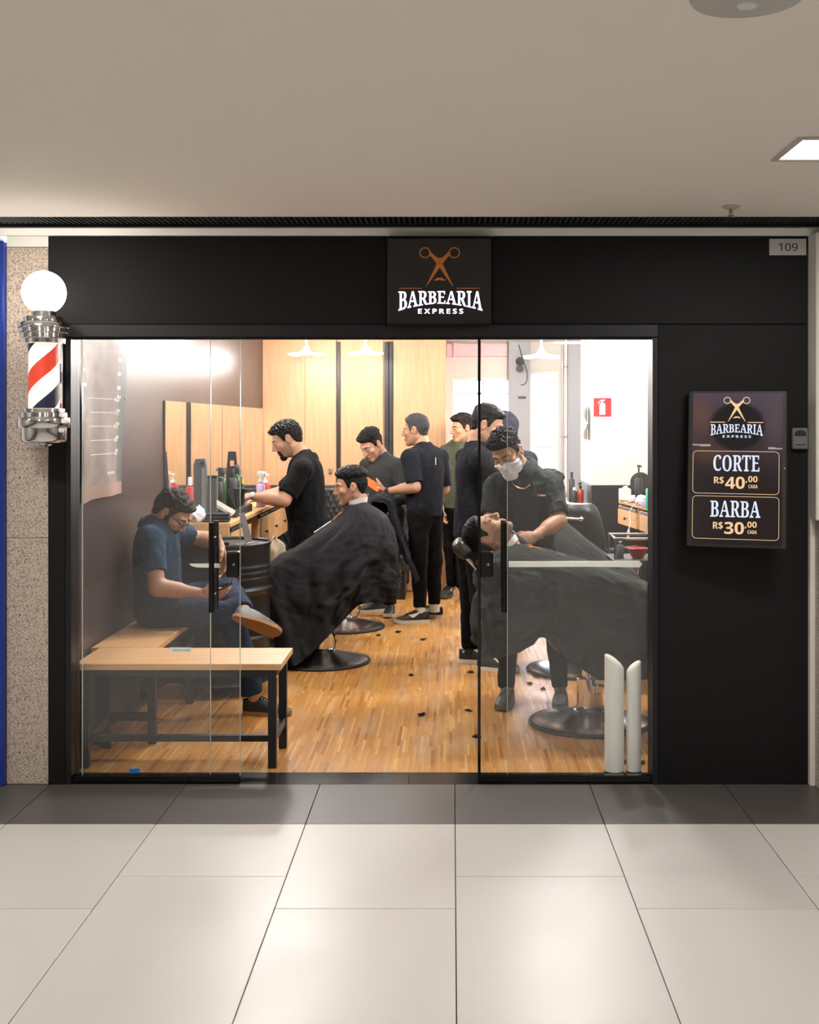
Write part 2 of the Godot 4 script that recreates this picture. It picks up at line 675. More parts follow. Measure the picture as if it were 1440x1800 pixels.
func make_materials() -> void:
	mat("corridor_ceiling", Color(0.94, 0.918, 0.885), 0.9, 0.0, 0.2)
	mat("white_paint", Color(0.93, 0.92, 0.90), 0.6)
	mat("shop_white", Color(0.92, 0.92, 0.91), 0.55)
	mat("shop_ceiling", Color(0.93, 0.93, 0.92), 0.8)
	mat("grey_paint", Color(0.66, 0.66, 0.67), 0.6)
	mat("pink_paint", Color(0.95, 0.76, 0.77), 0.6)
	mat("cream_paint", Color(0.90, 0.87, 0.83), 0.7)
	mat("beige_wall", Color(0.85, 0.83, 0.79), 0.8)
	var fb := mat("black_panel", Color(0.085, 0.08, 0.082), 0.58, 0.0, 0.34)
	fb.albedo_texture = noise_tex(21, 0.35, [[0.3, Color(0.82, 0.8, 0.8)], [0.7, Color(1, 1, 1)]], Vector2i(256, 256), 3)
	fb.uv1_triplanar = true
	fb.uv1_world_triplanar = true
	fb.uv1_scale = Vector3(1.5, 1.5, 1.5)
	mat("black_frame", Color(0.10, 0.10, 0.115), 0.4, 0.0, 0.4)
	mat("black_gloss", Color(0.02, 0.02, 0.022), 0.12, 0.0, 0.5)
	mat("black_metal", Color(0.045, 0.045, 0.047), 0.4, 0.0, 0.5)
	mat("black_plastic", Color(0.12, 0.12, 0.125), 0.45)
	mat("screen_case", Color(0.075, 0.075, 0.08), 0.5)
	mat("dark_grey_plastic", Color(0.27, 0.28, 0.285), 0.5)
	mat("grey_plastic", Color(0.42, 0.42, 0.42), 0.5)
	mat("white_plastic", Color(0.88, 0.88, 0.87), 0.45)
	mat("plate", Color(0.74, 0.73, 0.71), 0.5)
	mat("chrome", Color(0.88, 0.88, 0.89), 0.11, 1.0)
	mat("chrome_soft", Color(0.88, 0.89, 0.91), 0.24, 1.0)
	mat("steel", Color(0.62, 0.62, 0.63), 0.35, 1.0)
	mat("blue_panel", Color(0.07, 0.19, 0.55), 0.35)
	mat("leather", Color(0.12, 0.125, 0.13), 0.38, 0.0, 0.55)
	mat("drum", Color(0.11, 0.11, 0.115), 0.33, 0.0, 0.5)
	mat("rubber", Color(0.03, 0.03, 0.03), 0.7)
	mat("mirror", Color(0.93, 0.94, 0.93), 0.015, 1.0)
	mat("gold_sign", Color(0.80, 0.47, 0.17), 0.5)
	mat("foam_white", Color(0.90, 0.90, 0.87), 0.75)
	mat("paper", Color(0.92, 0.92, 0.90), 0.8)
	mat("tape_white", Color(0.93, 0.93, 0.88), 0.6)
	mat("far_shops", Color(0.60, 0.58, 0.56), 0.7)
	mat("ink", Color(0.10, 0.10, 0.12), 0.8)
	mat("blue_tape", Color(0.05, 0.42, 0.80), 0.5)
	mat("sign_red", Color(0.86, 0.13, 0.13), 0.5)
	mat("orange", Color(0.95, 0.33, 0.10), 0.5)
	mat("red_liquid", Color(0.68, 0.22, 0.20), 0.25)
	mat("amber", Color(0.55, 0.20, 0.08), 0.2)
	mat("green_bottle", Color(0.16, 0.27, 0.16), 0.2)
	mat("mint_bottle", Color(0.20, 0.72, 0.50), 0.35)
	mat("lilac", Color(0.70, 0.62, 0.76), 0.3)
	mat("red_plastic", Color(0.70, 0.13, 0.13), 0.4)
	mat("yellow", Color(0.90, 0.72, 0.10), 0.5)
	mat("brass", Color(0.72, 0.60, 0.40), 0.3, 1.0)
	mat("hair_bits", Color(0.06, 0.045, 0.04), 0.8)
	mat("edge_glass", Color(0.66, 0.69, 0.67), 0.15)
	var gl := mat("glass", Color(1, 1, 1, 0.01), 0.0, 0.0, 0.3)
	gl.transparency = BaseMaterial3D.TRANSPARENCY_ALPHA
	var lm := mat("lamp_white", Color(1, 1, 1), 0.5)
	lm.emission_enabled = true
	lm.emission = Color(1.0, 0.98, 0.95)
	lm.emission_energy_multiplier = 9.0
	var pl := mat("panel_white", Color(1, 1, 1), 0.5)
	pl.emission_enabled = true
	pl.emission = Color(1.0, 0.98, 0.94)
	pl.emission_energy_multiplier = 3.0
	var gb := mat("globe_white", Color(1, 1, 1), 0.3)
	gb.emission_enabled = true
	gb.emission = Color(1.0, 0.97, 0.92)
	gb.emission_energy_multiplier = 4.0
	var le := mat("lit_letters", Color(1, 1, 1), 0.5)
	le.emission_enabled = true
	le.emission = Color(0.93, 0.90, 1.0)
	le.emission_energy_multiplier = 1.5
	var sc := mat("screen_white", Color(0.1, 0.1, 0.1), 0.4)
	sc.emission_enabled = true
	sc.emission = Color(0.86, 0.90, 1.0)
	sc.emission_energy_multiplier = 1.05
	var sg := mat("screen_gold", Color(0.1, 0.1, 0.1), 0.4)
	sg.emission_enabled = true
	sg.emission = Color(1.0, 0.83, 0.62)
	sg.emission_energy_multiplier = 0.9
	# oak laminate, grain upright on the back wall
	grain("oak_upright", Color(0.775, 0.605, 0.455), Color(0.71, 0.54, 0.395), 0.42, Vector3(3.2, 0.16, 3.2), 31)
	grain("oak_lengthwise", Color(0.86, 0.69, 0.49), Color(0.77, 0.58, 0.385), 0.42, Vector3(0.25, 3.0, 3.6), 32)
	grain("oak_across", Color(0.86, 0.69, 0.49), Color(0.77, 0.58, 0.385), 0.42, Vector3(3.6, 3.0, 0.25), 33)
	var dw := grain("dark_wall", Color(0.215, 0.175, 0.165), Color(0.255, 0.21, 0.20), 0.36, Vector3(1.2, 0.22, 1.2), 34)
	dw.metallic_specular = 0.4
	# speckled granite: every grain drawn at random
	var rs := RandomNumberGenerator.new()
	rs.seed = 99
	var gi := Image.create(1024, 1024, false, Image.FORMAT_RGB8)
	gi.fill(Color(0.74, 0.675, 0.62))
	for i in 60000:
		var k := rs.randf()
		var cc := Color(0.84, 0.78, 0.72) if k < 0.42 else Color(0.66, 0.585, 0.53) if k < 0.72 else Color(0.17, 0.16, 0.16) if k < 0.88 else Color(0.36, 0.32, 0.30)
		gi.fill_rect(Rect2i(rs.randi_range(0, 1023), rs.randi_range(0, 1023), rs.randi_range(2, 6), rs.randi_range(2, 6)), cc)
	var gt := ImageTexture.create_from_image(gi)
	var gr := mat("granite", Color.WHITE, 0.45)
	gr.albedo_texture = gt
	gr.uv1_triplanar = true
	gr.uv1_world_triplanar = true
	gr.uv1_scale = Vector3(1.6, 1.6, 1.6)
	var bi := Image.create(256, 256, false, Image.FORMAT_RGB8)
	bi.fill(Color(0.085, 0.082, 0.08))
	for i in 2200:
		var k := rs.randf()
		bi.fill_rect(Rect2i(rs.randi_range(0, 255), rs.randi_range(0, 255), rs.randi_range(1, 3), rs.randi_range(1, 3)), Color(0.14, 0.135, 0.13) if k < 0.6 else Color(0.05, 0.05, 0.05))
	var bg := mat("black_granite", Color.WHITE, 0.22)
	bg.albedo_texture = ImageTexture.create_from_image(bi)
	bg.uv1_triplanar = true
	bg.uv1_world_triplanar = true
	bg.uv1_scale = Vector3(3, 3, 3)
	# strip parquet: narrow fingers running away from the door, 24 mm wide, in rows
	var pi := Image.create(1024, 1024, false, Image.FORMAT_RGB8)
	for s in 128:
		var y := -rs.randi_range(0, 200)
		while y < 1024:
			var L := rs.randi_range(100, 230)
			var t := rs.randf()
			var base := Color(0.67, 0.462, 0.225).lerp(Color(0.76, 0.56, 0.305), t)
			if rs.randf() < 0.05: base = Color(0.60, 0.385, 0.18)
			if rs.randf() < 0.07: base = Color(0.80, 0.615, 0.37)
			for w in 8:
				pi.fill_rect(Rect2i(s * 8 + w, y, 1, L), base * rs.randf_range(0.95, 1.04) if w > 0 else base * 0.84)
			pi.fill_rect(Rect2i(s * 8, y, 8, 1), base * 0.85)
			y += L
	var pq := mat("parquet", Color.WHITE, 0.42, 0.0, 0.33)
	pq.albedo_texture = ImageTexture.create_from_image(pi)
	pq.roughness_texture = noise_tex(41, 0.012, [[0.2, Color(0.82, 0.82, 0.82)], [0.8, Color(1, 1, 1)]], Vector2i(512, 512))
	pq.detail_enabled = true      # worn, greyed patches in the lacquer
	pq.detail_blend_mode = BaseMaterial3D.BLEND_MODE_MIX
	pq.detail_albedo = noise_tex(44, 0.022, [[0.52, Color(0.70, 0.60, 0.49, 0.0)], [0.75, Color(0.70, 0.60, 0.49, 0.28)], [1.0, Color(0.74, 0.66, 0.56, 0.4)]], Vector2i(512, 120), 6)
	# corridor porcelain tiles, two tones, four small variants each
	for k in 4:
		var d := 0.006 * (k - 1.5)
		var tl := mat("tile_light_%d" % k, Color(0.745 + d, 0.728 + d, 0.71 + d), 0.38, 0.0, 0.42)
		tl.roughness_texture = noise_tex(50 + k, 0.03, [[0.2, Color(0.9, 0.9, 0.9)], [0.8, Color(1, 1, 1)]], Vector2i(128, 128))
		tl.uv1_triplanar = true
		tl.uv1_world_triplanar = true
		tl.uv1_scale = Vector3(0.7, 0.7, 0.7)
		mat("tile_dark_%d" % k, Color(0.32 + d, 0.303 + d, 0.29 + d), 0.42, 0.0, 0.42)
	mat("grout", Color(0.34, 0.33, 0.32), 0.9)
	# cloths
	cloth_mat("cape_black", Color(0.145, 0.145, 0.152))
	cloth_mat("cape_black_worn", Color(0.19, 0.20, 0.195))
	cloth_mat("shirt_black", Color(0.07, 0.07, 0.073))
	cloth_mat("shirt_charcoal", Color(0.20, 0.205, 0.205))
	cloth_mat("shirt_navy", Color(0.16, 0.235, 0.31))
	cloth_mat("shirt_dark_navy", Color(0.115, 0.118, 0.138))
	cloth_mat("shirt_polo", Color(0.195, 0.21, 0.215))
	cloth_mat("hoodie_olive", Color(0.27, 0.285, 0.235))
	cloth_mat("hood_blue", Color(0.15, 0.16, 0.20))
	cloth_mat("jeans_navy", Color(0.165, 0.20, 0.27))
	cloth_mat("trousers_black", Color(0.07, 0.07, 0.074))
	cloth_mat("white_cloth", Color(0.90, 0.90, 0.90))
	cloth_mat("khaki_cloth", Color(0.55, 0.50, 0.42))
	mat("shoe_black", Color(0.13, 0.13, 0.135), 0.5)
	mat("sole_white", Color(0.86, 0.84, 0.79), 0.6)
	mat("sole_gum", Color(0.60, 0.42, 0.26), 0.65)
	mat("sole_grey", Color(0.30, 0.29, 0.28), 0.7)
	mat("lace_black", Color(0.05, 0.05, 0.05), 0.8)
	mat("lace_grey", Color(0.45, 0.43, 0.40), 0.8)
	var hb := mat("hair_black", Color(0.055, 0.048, 0.046), 0.62, 0.0, 0.3)
	hb.cull_mode = BaseMaterial3D.CULL_DISABLED
	var hbr := mat("hair_brown", Color(0.13, 0.095, 0.08), 0.62, 0.0, 0.3)
	hbr.cull_mode = BaseMaterial3D.CULL_DISABLED
	var hg := mat("hair_grey", Color(0.215, 0.215, 0.22), 0.62, 0.0, 0.3)
	hg.cull_mode = BaseMaterial3D.CULL_DISABLED
	var sk := mat("skin", Color.WHITE, 0.5, 0.0, 0.4)
	sk.vertex_color_use_as_albedo = true
	sk.subsurf_scatter_enabled = true
	sk.subsurf_scatter_strength = 0.08


# ---------------------------------------------------------------- the corridor

func corridor() -> void:
	# floor slab, then each tile a piece of its own with recessed joints
	var sl := MB.new().between(Vector3(-6, -0.12, 0.0), Vector3(6, -0.010, 9.0), 0.0)
	var fl := struct("floor", sl, M.grout, "corridor floor of large pale grey porcelain tiles with a dark border row")
	var W := 0.6135
	var shapes := {}
	for col in range(-6, 6):
		var xa := 0.012 + col * W
		var cuts := [0.0, 0.541]
		var z := 1.108 if posmod(col, 2) == 0 else 1.396
		while z < 9.0:
			cuts.append(z)
			z += 1.2
		cuts.append(9.0)
		for i in cuts.size() - 1:
			var L: float = cuts[i + 1] - cuts[i]
			var key := snappedf(L, 0.001)
			if not shapes.has(key):
				shapes[key] = MB.new().box(Vector3(0, -0.005, 0), Vector3(W - 0.003, 0.010, L - 0.003), 0.0012).mesh()
			var o := MeshInstance3D.new()
			o.name = "tile"
			o.mesh = shapes[key]
			o.material_override = M[("tile_dark_%d" if i == 0 else "tile_light_%d") % ((col * 7 + i * 3 + 42) % 4)]
			fl.add_child(o, true)
			o.position = Vector3(xa + W / 2, 0, (cuts[i] + cuts[i + 1]) / 2)
			if i == 0: o.set_meta("label", "dark grey border tile at the shop threshold")
	# ceiling with a slot for the air grille along the shop fronts
	var ce := MB.new().between(Vector3(-6, CEIL, 0.235), Vector3(6, CEIL + 0.14, 9.0), 0.004)
	struct("ceiling", ce, M.corridor_ceiling, "smooth beige painted corridor ceiling")
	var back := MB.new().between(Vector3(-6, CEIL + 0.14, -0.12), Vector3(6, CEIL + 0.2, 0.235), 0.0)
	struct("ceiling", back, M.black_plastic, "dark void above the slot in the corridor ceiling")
	# walls out of sight that close the corridor: the shops opposite, and both ends
	struct("wall_behind", MB.new().between(Vector3(-6.15, -0.12, 9.0), Vector3(6.15, CEIL + 0.14, 9.15), 0.0), M.far_shops, "plain beige wall closing the far side of the corridor")
	struct("wall_end", MB.new().between(Vector3(-6.15, -0.12, -0.14), Vector3(-6, CEIL + 0.14, 9.0), 0.0), M.beige_wall, "beige end wall of the corridor")
	struct("wall_end", MB.new().between(Vector3(6, -0.12, -0.14), Vector3(6.15, CEIL + 0.14, 9.0), 0.0), M.beige_wall, "second beige end wall of the corridor")
	# grille in the slot
	var g := thing("ceiling_grille", "long black linear air grille in the slot between corridor ceiling and shop front", "grille", Vector3(0, CEIL, 0.12))
	var tray := MB.new().between(Vector3(-4, 0.05, -0.11), Vector3(4, 0.06, 0.11), 0.0)
	obj("backing", tray, M.black_plastic, g)
	var sm := MB.new().box(Vector3.ZERO, Vector3(0.0035, 0.03, 0.215), 0.0)
	var mm := MultiMesh.new()
	mm.transform_format = MultiMesh.TRANSFORM_3D
	mm.mesh = sm.mesh()
	mm.instance_count = 330
	for i in 330: mm.set_instance_transform(i, Transform3D(Basis(), Vector3(-3.99 + i * 0.0242, 0.018, 0)))
	var mi := MultiMeshInstance3D.new()
	mi.name = "slat"
	mi.multimesh = mm
	mi.material_override = M.dark_grey_plastic
	mi.set_meta("kind", "stuff")
	g.add_child(mi)
	obj("edge_strip", MB.new().between(Vector3(-4, -0.001, 0.108), Vector3(4, 0.012, 0.114), 0.0), M.white_paint, g)
	corridor_lights()
	# sprinkler
	var sp := thing("sprinkler", "small fire sprinkler with a flat white collar hanging from the corridor ceiling", "sprinkler", Vector3(1.157, CEIL, 0.48))
	obj("collar", MB.new().lathe([Vector2(0, -0.012), Vector2(0.022, -0.012), Vector2(0.038, -0.004), Vector2(0.038, 0.0)], 20), M.plate, sp)
	var st := MB.new().lathe([Vector2(0.007, -0.012), Vector2(0.007, -0.022), Vector2(0.004, -0.024), Vector2(0.004, -0.034)], 10)
	bar(st, Vector3(-0.009, -0.02, 0), Vector3(-0.004, -0.038, 0), 0.003, 0.003)
	bar(st, Vector3(0.009, -0.02, 0), Vector3(0.004, -0.038, 0), 0.003, 0.003)
	obj("nozzle", st, M.brass, sp)
	obj("deflector", MB.new().lathe([Vector2(0, -0.042), Vector2(0.014, -0.041), Vector2(0.014, -0.039), Vector2(0, -0.038)], 14), M.brass, sp)
	# round dome near the viewer
	var dm := thing("ceiling_speaker", "round pale grey speaker dome on the corridor ceiling at the top edge", "speaker", Vector3(0.62, CEIL, 2.93))
	obj("rim", MB.new().lathe([Vector2(0.118, 0.0), Vector2(0.120, -0.006), Vector2(0.115, -0.013), Vector2(0.10, -0.016), Vector2(0.0, -0.016)], 40), M.plate, dm)
	obj("cover", MB.new().lathe([Vector2(0.10, -0.016), Vector2(0.085, -0.021), Vector2(0.05, -0.024), Vector2(0.0, -0.025)], 40), M.plate, dm)
	obj("centre_button", MB.new().lathe([Vector2(0.022, -0.0245), Vector2(0.020, -0.028), Vector2(0, -0.0285)], 20), M.white_plastic, dm)


func corridor_lights() -> void:
	var lab := ["square recessed ceiling light panel at the right edge of the corridor ceiling", "recessed corridor light panel left of the barber pole", "unseen light panel added behind the viewer, right", "unseen light panel added behind the viewer, left", "unseen light panel added far right in the corridor", "unseen light panel added far left in the corridor", "unseen light panel added far behind the viewer, right", "unseen light panel added far behind the viewer, left"]
	for i in PANELS.size():
		var p: Vector2 = PANELS[i]
		var t := thing("ceiling_light", lab[i], "light", Vector3(p.x, CEIL, p.y), 0.0)
		var fr := MB.new()
		for s in [-1.0, 1.0]:
			fr.box(Vector3(s * 0.299, -0.003, 0), Vector3(0.022, 0.008, 0.33), 0.002)
			fr.box(Vector3(0, -0.003, s * 0.154), Vector3(0.576, 0.008, 0.022), 0.002)
		obj("frame", fr, M.plate, t)
		obj("diffuser", MB.new().box(Vector3(0, 0.001, 0), Vector3(0.575, 0.006, 0.286), 0.001), M.panel_white, t)


# ---------------------------------------------------------------- the shop front

const X0 := -1.839
const X1 := 1.621
const JL := -1.766
const JR := 0.9376
const HEAD := 2.035


func shop_front() -> void:
	var wf := struct("wall_front", MB.new().between(Vector3(X0, 2.094, -0.12), Vector3(-0.2953, 2.496, 0.0), 0.002), M.black_panel, "matt black panelled shop front with an open glass doorway")
	obj("panel", MB.new().between(Vector3(-0.2933, 2.094, -0.12), Vector3(0.1813, 2.496, 0.0), 0.002), M.black_panel, wf)
	obj("panel", MB.new().between(Vector3(0.1833, 2.096, -0.12), Vector3(X1, 2.496, 0.0), 0.002), M.black_panel, wf)
	obj("panel", MB.new().between(Vector3(JR + 0.001, 0.0, -0.12), Vector3(X1, 2.0935, 0.0), 0.002), M.black_panel, wf)
	obj("panel", MB.new().between(Vector3(X0, 0.0, -0.12), Vector3(JL + 0.004, 2.0935, 0.0), 0.002), M.black_panel, wf)
	# frame round the glass
	var tr := struct("trim_1", MB.new().between(Vector3(JL + 0.005, HEAD, -0.13), Vector3(JR, 2.093, 0.014), 0.003), M.black_frame, "dark aluminium track rail above the glass doors")
	obj("inner_rail", MB.new().between(Vector3(JL + 0.005, HEAD - 0.008, -0.05), Vector3(JR - 0.026, HEAD, -0.02), 0.001), M.black_metal, tr)
	obj("jamb", MB.new().between(Vector3(JR - 0.026, 0.0, -0.13), Vector3(JR, HEAD, 0.008), 0.002), M.black_frame, tr)
	obj("jamb", MB.new().between(Vector3(JL + 0.005, 0.0, -0.13), Vector3(JL + 0.03, HEAD, 0.004), 0.002), M.black_frame, tr)
	# white trim and bulkhead above
	var tilt := MB.new()      # a sloping white bead that faces the floor
	tilt.xf = Transform3D(Basis(Vector3.RIGHT, 0.62), Vector3(0, 2.5165, 0.0))
	tilt.box(Vector3.ZERO, Vector3(12, 0.044, 0.016), 0.002)
	struct("trim_2", tilt, M.white_paint, "white painted strip between the black shop front and the ceiling slot")
	struct("wall_above", MB.new().between(Vector3(-6, 2.536, -0.14), Vector3(6, CEIL + 0.2, -0.005), 0.0), M.black_plastic, "dark bulkhead above the shop front")
	# threshold
	var th := struct("trim_3", MB.new().between(Vector3(JL, -0.1, -0.185), Vector3(-0.2, 0.0, -0.0005), 0.001), M.black_granite, "polished black granite threshold under the glass doors")
	obj("slab", MB.new().between(Vector3(-0.1985, -0.1, -0.185), Vector3(JR, 0.0, -0.0005), 0.001), M.black_granite, th)
	obj("sub_slab", MB.new().between(Vector3(-6, -0.12, -0.185), Vector3(6, -0.101, 0.0), 0.0), M.grout, th)
	obj("sub_slab", MB.new().between(Vector3(JR, -0.1, -0.185), Vector3(6, -0.0005, -0.0005), 0.0), M.black_granite, th)
	obj("sub_slab", MB.new().between(Vector3(-6, -0.1, -0.185), Vector3(JL, -0.0005, -0.0005), 0.0), M.black_granite, th)
	# pillars
	var pl := struct("pillar_left", MB.new().between(Vector3(-2.03, 0.0, -0.14), Vector3(X0 - 0.001, 1.12, 0.002), 0.003), M.granite, "speckled granite clad pillar left of the shop front")
	obj("slab", MB.new().between(Vector3(-2.03, 1.1215, -0.14), Vector3(X0 - 0.001, 2.445, 0.002), 0.002), M.granite, pl)
	obj("plaster", MB.new().between(Vector3(-2.03, 2.446, -0.14), Vector3(X0 - 0.001, 2.497, -0.001), 0.001), M.white_paint, pl)
	var pr := struct("pillar_right", MB.new().between(Vector3(1.622, 1.21, -0.14), Vector3(2.2, 2.497, 0.118), 0.004), M.beige_wall, "pillar right of the shop front, painted above and granite below")
	obj("granite_base", MB.new().between(Vector3(1.645, 0.0, -0.14), Vector3(2.2, 1.209, 0.122), 0.003), M.granite, pr)
	obj("corner_strip", MB.new().between(Vector3(1.622, 0.0, -0.14), Vector3(1.645, 1.215, 0.03), 0.002), M.beige_wall, pr)
	# the neighbours
	var nb := struct("wall_neighbour_left", MB.new().between(Vector3(-6, 0.0, -0.14), Vector3(-2.075, 2.497, 0.0), 0.0), M.white_paint, "neighbouring shop front with a blue metal edge")
	obj("blue_frame", MB.new().between(Vector3(-2.09, 0.0, -0.14), Vector3(-2.031, 2.47, 0.035), 0.004), M.blue_panel, nb)
	struct("wall_neighbour_right", MB.new().between(Vector3(2.2, 0.0, -0.14), Vector3(6, 2.497, 0.0), 0.0), M.beige_wall, "neighbouring shop front right of the pillar")
	doors()


func glass_pane(lo: Vector3, hi: Vector3) -> MB:
	return MB.new().between(lo, hi, 0.0)


func doors() -> void:
	# sliding leaves run in front (z -0.03), the fixed panes stand behind (z -0.085)
	for d in 2:
		var left := d == 0
		var xa: float = -1.694 if left else 0.117
		var xb: float = -0.971 if left else 0.893
		var o := struct("door_%d" % (d + 1), glass_pane(Vector3(xa, 0.035, -0.036), Vector3(xb, HEAD - 0.004, -0.028)), M.glass, "left sliding glass door leaf, pushed open" if left else "right sliding glass door leaf, pushed open")
		obj("bottom_rail", MB.new().between(Vector3(xa - 0.065 if left else xa, 0.004, -0.048), Vector3(xb + (0.0 if left else 0.015), 0.034, -0.014), 0.002), M.black_gloss, o)
		var ex: float = xb if left else xa
		if left:
			obj("edge_strip", MB.new().between(Vector3(ex - 0.0012, 0.034, -0.038), Vector3(ex + 0.0012, HEAD - 0.004, -0.026), 0.0), M.edge_glass, o)
			obj("edge_strip", MB.new().between(Vector3(xa - 0.0012, 0.034, -0.038), Vector3(xa + 0.0012, HEAD - 0.004, -0.026), 0.0), M.edge_glass, o)
		else:
			obj("stile", MB.new().between(Vector3(ex, 0.004, -0.046), Vector3(ex + 0.013, HEAD - 0.004, -0.012), 0.002), M.black_gloss, o)
		# lock box
		var lx: float = ex - 0.030 if left else ex + 0.041
		obj("lock", MB.new().rbox(Vector3(lx, 0.999, -0.026), Vector3(0.058, 0.118, 0.05), 0.008, 3), M.black_gloss, o)
		obj("keyhole", MB.new().tube([Vector3(lx + 0.006, 1.0, -0.001), Vector3(lx + 0.006, 1.0, 0.002)], 0.006, 12), M.steel, o)
		# pull bars, one each side of the glass
		var hx: float = -1.092 if left else 0.236
		for s in [-1.0, 1.0]:
			var hz: float = -0.032 + s * 0.052
			var hb := obj("pull_handle", MB.new().tube([Vector3(hx, 0.786, hz), Vector3(hx, 1.193, hz)], 0.0125, 14), M.black_gloss, o)
			for y in [0.86, 1.12]:
				obj("stud", MB.new().tube([Vector3(hx, y, -0.032 + s * 0.005), Vector3(hx, y, hz)], 0.007, 10), M.chrome, hb)
	var w1 := struct("window_1", glass_pane(Vector3(JL + 0.03, 0.0, -0.092), Vector3(-1.118, HEAD - 0.002, -0.084)), M.glass, "fixed glass pane left of the doorway")
	obj("edge_strip", MB.new().between(Vector3(-1.1192, 0.0, -0.094), Vector3(-1.1168, HEAD, -0.082), 0.0), M.edge_glass, w1)
	var w2 := struct("window_2", glass_pane(Vector3(0.255, 0.0, -0.092), Vector3(JR - 0.026, HEAD - 0.002, -0.084)), M.glass, "fixed glass pane right of the doorway")
	obj("edge_strip", MB.new().between(Vector3(0.2538, 0.0, -0.094), Vector3(0.2562, HEAD, -0.082), 0.0), M.edge_glass, w2)
	# tape strips on the fixed panes
	var tp := MB.new()
	tp.prism(PackedVector2Array([Vector2(0.262, 1.004), Vector2(0.868, 1.006), Vector2(0.880, 0.992), Vector2(0.870, 0.976), Vector2(0.62, 0.979), Vector2(0.262, 0.977)]), -0.1, -0.0935)
	single("tape_strip", "long white tape strip across the right glass pane", "tape", tp, M.tape_white)
	var tq := MB.new()
	tq.prism(PackedVector2Array([Vector2(-1.205, 1.001), Vector2(-1.065, 1.002), Vector2(-1.062, 0.982), Vector2(-1.17, 0.984), Vector2(-1.192, 0.99)]), -0.0275, -0.0265)
	single("tape_strip", "short torn white tape strip behind the left door handle", "tape", tq, M.tape_white)
	var tb := MB.new().prism(PackedVector2Array([Vector2(-1.478, 0.062), Vector2(-1.430, 0.064), Vector2(-1.432, 0.045), Vector2(-1.480, 0.043)]), -0.0275, -0.0265)
	single("tape_strip", "small bright blue tape piece low on the left glass door", "tape", tb, M.blue_tape)


# ---------------------------------------------------------------- the shop's shell

const SC := 2.5     # shop ceiling
const BACK := -6.2
const FAR := -7.1


